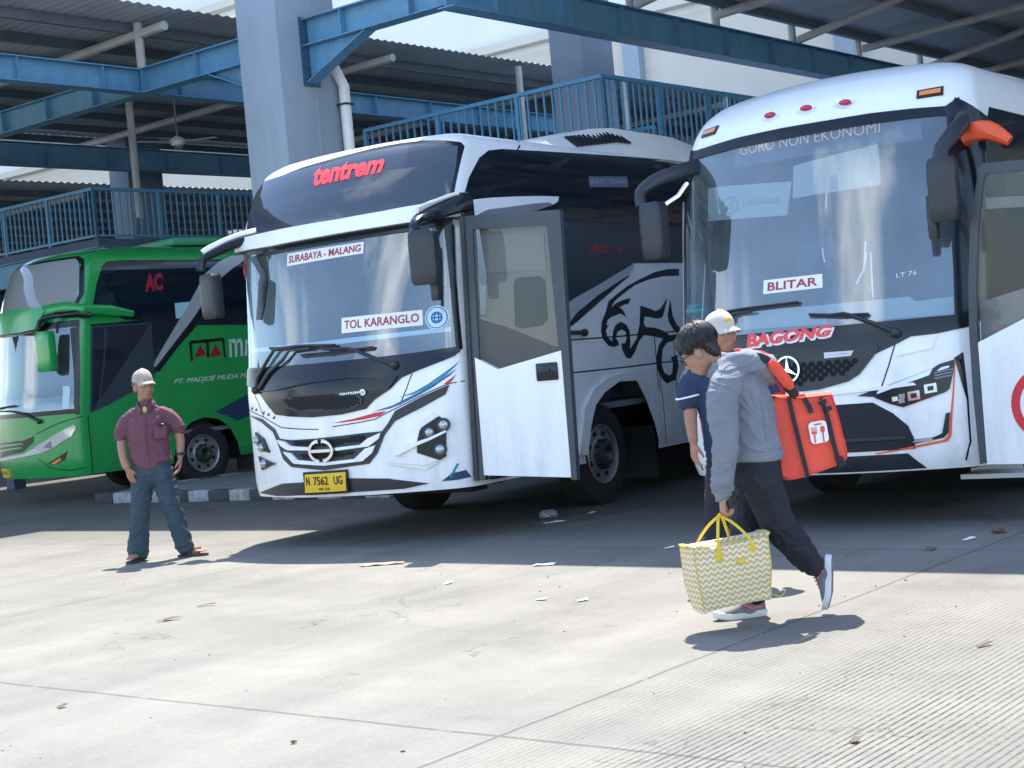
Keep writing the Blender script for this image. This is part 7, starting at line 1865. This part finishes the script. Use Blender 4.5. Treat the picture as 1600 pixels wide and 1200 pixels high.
bm = bmesh.new(); put(bm, HM3, (-.03, 0, .015), (.083, .080, .06)); put(bm, HM3, (-.06, 0, -.02), (.045, .066, .05)); solid('hair', bm, HAIRM, .006, 2, P3)
C_NAVY = cloth('navy_shirt', (0.015, 0.035, 0.085), 0.8, 0.15)
C_REDS = cloth('red_shirt_panel', (0.42, 0.02, 0.035), 0.8, 0.12)
bm = bmesh.new()
limb(bm, [(0, .02, .78, .19, .125), (0, .02, .95, .195, .13), (0, .02, 1.15, .215, .13), (0, .02, 1.30, .215, .11), (-.01, .02, 1.39, .11, .085), (-.015, .02, 1.42, .075, .07)], 22, 4, (1, 0, 0))
limb(bm, [(-.19, .02, 1.335, .082, .082), (-.245, .02, 1.24, .080, .082), (-.262, .02, 1.165, .076, .078)], 14)
limb(bm, [(.19, .02, 1.335, .082, .082), (.245, .02, 1.24, .080, .082), (.262, .02, 1.165, .076, .078)], 14)
SH = solid('shirt', bm, C_NAVY, 0.009, 3, P3, 0.010, 8)
bm = bmesh.new(); limb(bm, [(.06, .015, 1.415, .06, .045), (.14, .02, 1.392, .075, .05), (.215, .02, 1.345, .085, .075), (.258, .02, 1.235, .084, .086), (.268, .02, 1.17, .078, .080)], 16); limb(bm, [(-.10, -.035, 1.395, .03, .025), (-.015, -.075, 1.355, .03, .022), (.06, -.04, 1.40, .03, .025)], 10)
solid('red_panel', bm, C_REDS, 0.009, 3, SH, 0.004, 9)
bm = bmesh.new(); tube(bm, [(-.262 + .078 * math.cos(a), .02 + .080 * math.sin(a), 1.185 + .012 * math.cos(a)) for a in [2 * math.pi * k / 24 for k in range(25)]], (.005, .006), 6); tube(bm, [(-.07, -.075, 1.37), (-.02, -.10, 1.335), (.03, -.09, 1.36)], .005, 6); obj('piping', bm, M_LETTER, SH)
bm = bmesh.new(); limb(bm, [(0, .02, .95, .155, .11), (0, .02, .85, .165, .115), (0, .02, .78, .15, .11)], 18, 3, (1, 0, 0))
for sx in (-1, 1): limb(bm, [(sx * .085, .02, .82, .098, .10), (sx * .09 - .06, .02, .47, .080, .085), (sx * .085 - .11, .03, .08, .072, .08)], 14)
solid('trousers', bm, C_TR, 0.01, 4, P3, 0.007, 8)
for sx in (-1, 1): shoe(P3, frame((sx * .085 - .11, .09, .0), (sx * .10, -1, 0)), mat('black_shoe', (0.02, 0.02, 0.022), 0.5), M_RUBBER)

# ---- the person watching at the left
P1L = Vector((-3.3, 13.97, 0))
HM1 = frame((-.038, -.01, 1.588), (.66, -.74, -.05))
bm = bmesh.new(); head(bm, HM1, 1.08)
limb(bm, [(-.035, .03, 1.38, .065, .065), (-.04, .01, 1.49, .062, .064)])
limb(bm, [(-.04, .02, .86, .12, .09), (-.04, .02, 1.05, .13, .09), (-.03, .02, 1.25, .15, .08), (-.03, .02, 1.36, .09, .06)], side=(1, 0, 0))
limb(bm, [(-.225, .03, 1.285, .045, .045), (-.290, .03, 1.10, .043, .046), (-.268, -.05, .945, .036, .038), (-.235, -.095, .865, .034, .030)])
limb(bm, [(.170, .02, 1.285, .045, .045), (.238, .03, 1.11, .043, .046), (.238, -.02, .925, .030, .034)])
limb(bm, [(-.11, .02, .80, .07, .07), (-.17, .0, .47, .06, .065), (-.235, .02, .07, .040, .045)])
limb(bm, [(.04, .02, .80, .07, .07), (.115, -.01, .47, .06, .065), (.20, .0, .08, .040, .045)])
hand(bm, (.238, -.025, .915), (-.10, -.05, -1), (-.85, -.2, 0), (.0, -1, 0), 0.40, 1.08)
hand(bm, (-.228, -.100, .850), (.25, .12, -1), (.3, .9, 0), (.3, -1, 0), 0.2, 0.9)
def foot(bm, heel, d):
    h = Vector(heel); d = Vector(d).normalized(); sd = Vector((-d.y, d.x, 0))
    tube(bm, [h + Vector((0, 0, .10)), h + Vector((0, 0, .055)) + d * .005, h + d * .05 + Vector((0, 0, .045)), h + d * .12 + Vector((0, 0, .036)), h + d * .175 + Vector((0, 0, .030))], [(.036, .036), (.036, .034), (.036, .033), (.042, .024), (.045, .016)], 12)
    for k in range(5):
        o_ = (-.034 + .017 * k)
        p = h + d * .17 + sd * o_ + Vector((0, 0, .026)); tube(bm, [p - d * .03, p + d * (.02 + .012 * (k / 4)), p + d * (.042 + .018 * (k / 4)) - Vector((0, 0, .006))], [.010, .009, .007], 8)
F1, D1 = (-.225, .05, .022), (-.22, -1, 0)
F2, D2 = (.165, .03, .022), (1, -.25, 0)
foot(bm, F1, D1); foot(bm, F2, D2)
P1 = solid('person', bm, SKIN2, 0.006, 3); P1.location = P1L
tagobj(P1, 'person in a maroon shirt and beige cap, one hand in a pocket', 'person')
face_parts(P1, HM1, 1.08)
mc = mat('camouflage_beige', (0.40, 0.35, 0.29), 0.9, var=0.5, vscale=26)
cap(P1, HM1 @ Matrix.Translation((-.006, 0, .012)), mc, 1.02)
bm = bmesh.new(); put(bm, HM1, (-.035, 0, .01), (.088, .086, .055)); put(bm, HM1, (-.065, 0, -.025), (.045, .068, .05)); solid('hair', bm, HAIRM, .006, 2, P1)
C_MAR = cloth('maroon_shirt', (0.135, 0.048, 0.068), 0.8, 0.10)
bm = bmesh.new()
limb(bm, [(-.04, .02, .885, .196, .140), (-.04, .02, 1.0, .190, .138), (-.04, .02, 1.15, .192, .130), (-.035, .02, 1.27, .185, .112), (-.035, .02, 1.345, .140, .092), (-.035, .015, 1.425, .082, .078)], 24, 4, (1, 0, 0))
limb(bm, [(-.160, .025, 1.335, .058, .062), (-.215, .03, 1.295, .062, .066), (-.262, .03, 1.23, .064, .070), (-.292, .03, 1.155, .066, .072)], 16)
limb(bm, [(.095, .02, 1.335, .058, .062), (.150, .025, 1.295, .062, .066), (.200, .03, 1.235, .064, .070), (.236, .03, 1.165, .066, .072)], 16)
limb(bm, [(-.07, -.085, .90, .07, .035), (-.04, -.10, .845, .045, .022)], 10)
limb(bm, [(.0, -.085, .90, .07, .035), (-.01, -.10, .85, .04, .022)], 10)
SH1 = solid('shirt', bm, C_MAR, 0.008, 3, P1, 0.0095, 6)
seam(SH1, [(-.02, -.2, 1.33), (-.02, -.2, 1.15), (-.02, -.2, .95), (-.02, -.2, .87)], C_MAR, .005, 'placket')
bm = bmesh.new()
tube(bm, [(-.115, .02, 1.425), (-.105, -.05, 1.410), (-.065, -.095, 1.350)], [(.030, .008), (.034, .008), (.022, .006)], 8, side=(0.3, -.3, .9)); tube(bm, [(.045, .02, 1.425), (.035, -.05, 1.410), (.005, -.095, 1.350)], [(.030, .008), (.034, .008), (.022, .006)], 8, side=(-0.3, -.3, .9))
obj('collar', bm, C_MAR, SH1)
bm = bmesh.new(); ellipsoid(bm, (-.032, -.068, 1.372), (.022, .009, .028), None, 12); obj('undershirt', bm, cloth('yellow_undershirt', (0.62, 0.50, 0.12)), P1)
bm = bmesh.new(); panel(bm, [(.045, 1.10), (.155, 1.105), (.15, 1.22), (.045, 1.215)], lambda a, b, o: (a, -.128 + .45 * max(0, a - .05) ** 1.3 - .12 * max(0, b - 1.15) * -1 - o, b), .006, .012, .03, .03); obj('pocket', bm, C_MAR, SH1)
bm = bmesh.new(); ellipsoid(bm, (.110, -.122, 1.222), (.032, .012, .014), None, 10); obj('sunglasses', bm, M_BLACK, SH1)
bm = bmesh.new(); tube(bm, [(.239 + .042 * math.cos(a), -.018 + .043 * math.sin(a), .945) for a in [2 * math.pi * k / 20 for k in range(21)]], (.005, .012), 8); ellipsoid(bm, (.262, -.055, .945), (.016, .010, .018), None, 10); obj('wristwatch', bm, M_BLACK, P1)
C_JN = cloth('faded_teal_trousers', (0.034, 0.062, 0.082), 0.85, 0.22)
bm = bmesh.new()
limb(bm, [(-.04, .02, 1.0, .160, .115), (-.04, .02, .88, .180, .130), (-.035, .02, .79, .172, .130)], 20, 3, (1, 0, 0))
limb(bm, [(-.120, .02, .82, .102, .115), (-.148, .01, .62, .094, .102), (-.175, .0, .46, .088, .094), (-.205, .01, .28, .090, .094), (-.232, .02, .085, .102, .100)], 16)
limb(bm, [(.050, .02, .82, .102, .115), (.082, .0, .62, .094, .102), (.115, -.01, .46, .086, .094), (.158, -.005, .28, .084, .09), (.195, .0, .105, .088, .092)], 16)
solid('trousers', bm, C_JN, 0.009, 3, P1, 0.012, 6)
for hp, d in ((F1, D1), (F2, D2)):
    h = Vector(hp); d = Vector(d).normalized(); sd = Vector((-d.y, d.x, 0))
    bm = bmesh.new(); pts = [(x, w) for x, w in ((-.04, .025), (0, .04), (.08, .04), (.15, .05), (.2, .047), (.245, .025))]
    ol = [h + d * x + sd * w for x, w in pts] + [h + d * x - sd * w for x, w in pts[::-1]]
    a = [bm.verts.new((p.x, p.y, .002)) for p in ol]; b = [bm.verts.new((p.x, p.y, .022)) for p in ol]
    bm.faces.new(a[::-1]); bm.faces.new(b)
    for k in range(len(a)): bm.faces.new((a[k], a[(k + 1) % len(a)], b[(k + 1) % len(a)], b[k]))
    tube(bm, [h + d * .08 + sd * .044 + Vector((0, 0, .0)), h + d * .12 + sd * .02 + Vector((0, 0, .045)), h + d * .165 + Vector((0, 0, .028)), h + d * .12 - sd * .02 + Vector((0, 0, .045)), h + d * .08 - sd * .044], (.012, .005), 8)
    obj('sandal', bm, mat('brown_sandal', (0.05, 0.035, 0.03), 0.7), P1)

# ------------------------------------------------------------------ small things on the ground
def scrap(name, label, x, y, pts, m, h=0.006, rz=0.0, crumple=0.0):
    bm = bmesh.new()
    if crumple:
        for k in range(5): ellipsoid(bm, (random.uniform(-.7, .7) * crumple, random.uniform(-.6, .6) * crumple, crumple * .5), (random.uniform(.5, 1) * crumple, random.uniform(.5, .8) * crumple, crumple * random.uniform(.4, .6)), Matrix.Rotation(random.uniform(0, 3), 3, 'Z'), 8)
        for v in bm.verts: v.co += Vector((random.uniform(-1, 1), random.uniform(-1, 1), random.uniform(0, .6))) * .17 * crumple
    else:
        panel(bm, pts, lambda a, b, o: (a, b, h + o + .006 * math.sin(a * 40) * math.sin(b * 30 + 1)), 0, .003, .04, .04)
    o = obj(name, bm, m, None, 0 if crumple else 30)
    o.location = (x, y, 0.004); o.rotation_euler = (0, 0, rz)
    return tagobj(o, label, 'litter', 'litter on the concrete')
M_LEAF = mat('dry_leaf', (0.13, 0.10, 0.07), 0.9, var=0.3)
M_PLAS = mat('grey_plastic', (0.24, 0.26, 0.28), 0.5, var=0.2)
M_CARD = mat('brown_card', (0.34, 0.25, 0.19), 0.9, var=0.15)
Q = lambda w, d: [(-w / 2, -d / 2), (w / 2, -d / 2 * .8), (w / 2 * .9, d / 2), (-w / 2 * .95, d / 2 * .9)]
scrap('plastic_scrap', 'crumpled grey plastic in the shade before the open bus door', .24, 14.42, None, M_PLAS, crumple=.07)
scrap('paper_scrap', 'white paper flake beside the crumpled grey plastic', .27, 14.02, Q(.20, .09), M_PAPER, rz=.3)
scrap('paper_scrap', 'flat white paper strip just outside the shade edge, before the open bus door', .12, 11.18, Q(.16, .10), M_PAPER, rz=-.4)
scrap('card_scrap', 'brown card lying across the shade edge below the number plate', -1.14, 12.09, Q(.36, .13), M_CARD, rz=-.2)
scrap('stone', 'dark lump in the shade near the right edge', 3.29, 10.68, None, M_LEAF, crumple=.04)
scrap('paper_scrap', 'small white scrap in the shade left of the dark lump', 3.02, 10.50, Q(.10, .05), M_PAPER, rz=.5)
scrap('leaf_scrap', 'curled dark leaf in the shade behind the walker', 2.67, 10.19, Q(.10, .07), M_LEAF, rz=1.0)
scrap('leaf_scrap', 'dry curled leaf on the sunny concrete at the left', -2.41, 10.15, [(-.08, -.03), (0, -.02), (.09, .0), (.03, .03), (-.02, .05), (-.03, .01)], M_LEAF, h=.012, rz=.3)
scrap('leaf_scrap', 'thin dry twig behind the curled leaf at the left', -2.26, 10.67, Q(.13, .025), M_LEAF, h=.01, rz=.15)
scrap('paper_scrap', 'pale scrap left of the zigzag tote, nearer the camera', .31, 9.39, Q(.07, .05), M_PAPER, rz=.2)
scrap('paper_scrap', 'pale scrap left of the zigzag tote, farther left', .06, 9.57, Q(.07, .04), M_PAPER, rz=-.5)
scrap('leaf_scrap', 'dark twig on the grooved concrete at the right edge', 2.05, 7.03, Q(.09, .02), M_LEAF, h=.01, rz=.5)
scrap('leaf_scrap', 'small dark leaf on the grooved concrete near the bottom edge', 1.13, 5.59, Q(.05, .03), M_LEAF, h=.01, rz=.9)
scrap('stone', 'small pebble at the bottom edge, left of the middle', -1.04, 6.37, None, M_LEAF, crumple=.011)
scrap('leaf_scrap', 'tiny dark leaf bit near the lower left corner', -2.36, 7.57, Q(.05, .03), M_LEAF, h=.01, rz=.9)
scrap('paper_scrap', 'pale flake between the two groups of people', -.57, 10.68, Q(.08, .05), M_PAPER, rz=.9)
scrap('paper_scrap', 'pale flake in the shade just left of the tote handles', 1.06, 11.48, Q(.08, .04), M_PAPER, rz=.1)
scrap('paper_scrap', 'tiny pale flake deep in the shade under the side of the tall bus', .64, 14.54, Q(.07, .05), M_PAPER, rz=.6)
rs = random.Random(11)
bm = bmesh.new()
for k in range(200):
    x = rs.uniform(-4.5, 4); y = rs.uniform(4.8, 15)
    r = rs.uniform(.002, .006) * (1.4 if rs.random() < .15 else 1)
    bmesh.ops.create_icosphere(bm, subdivisions=1, radius=r, matrix=Matrix.Translation((x, y, r * .4)) @ Matrix.Rotation(rs.random() * 3, 4, 'Z') @ Matrix.Diagonal((1.5, 1, .6, 1)))
o = obj('grit', bm, mat('grit', (0.14, 0.125, 0.11), 0.9, var=0.4), None, 0); tagobj(o, kind='stuff')
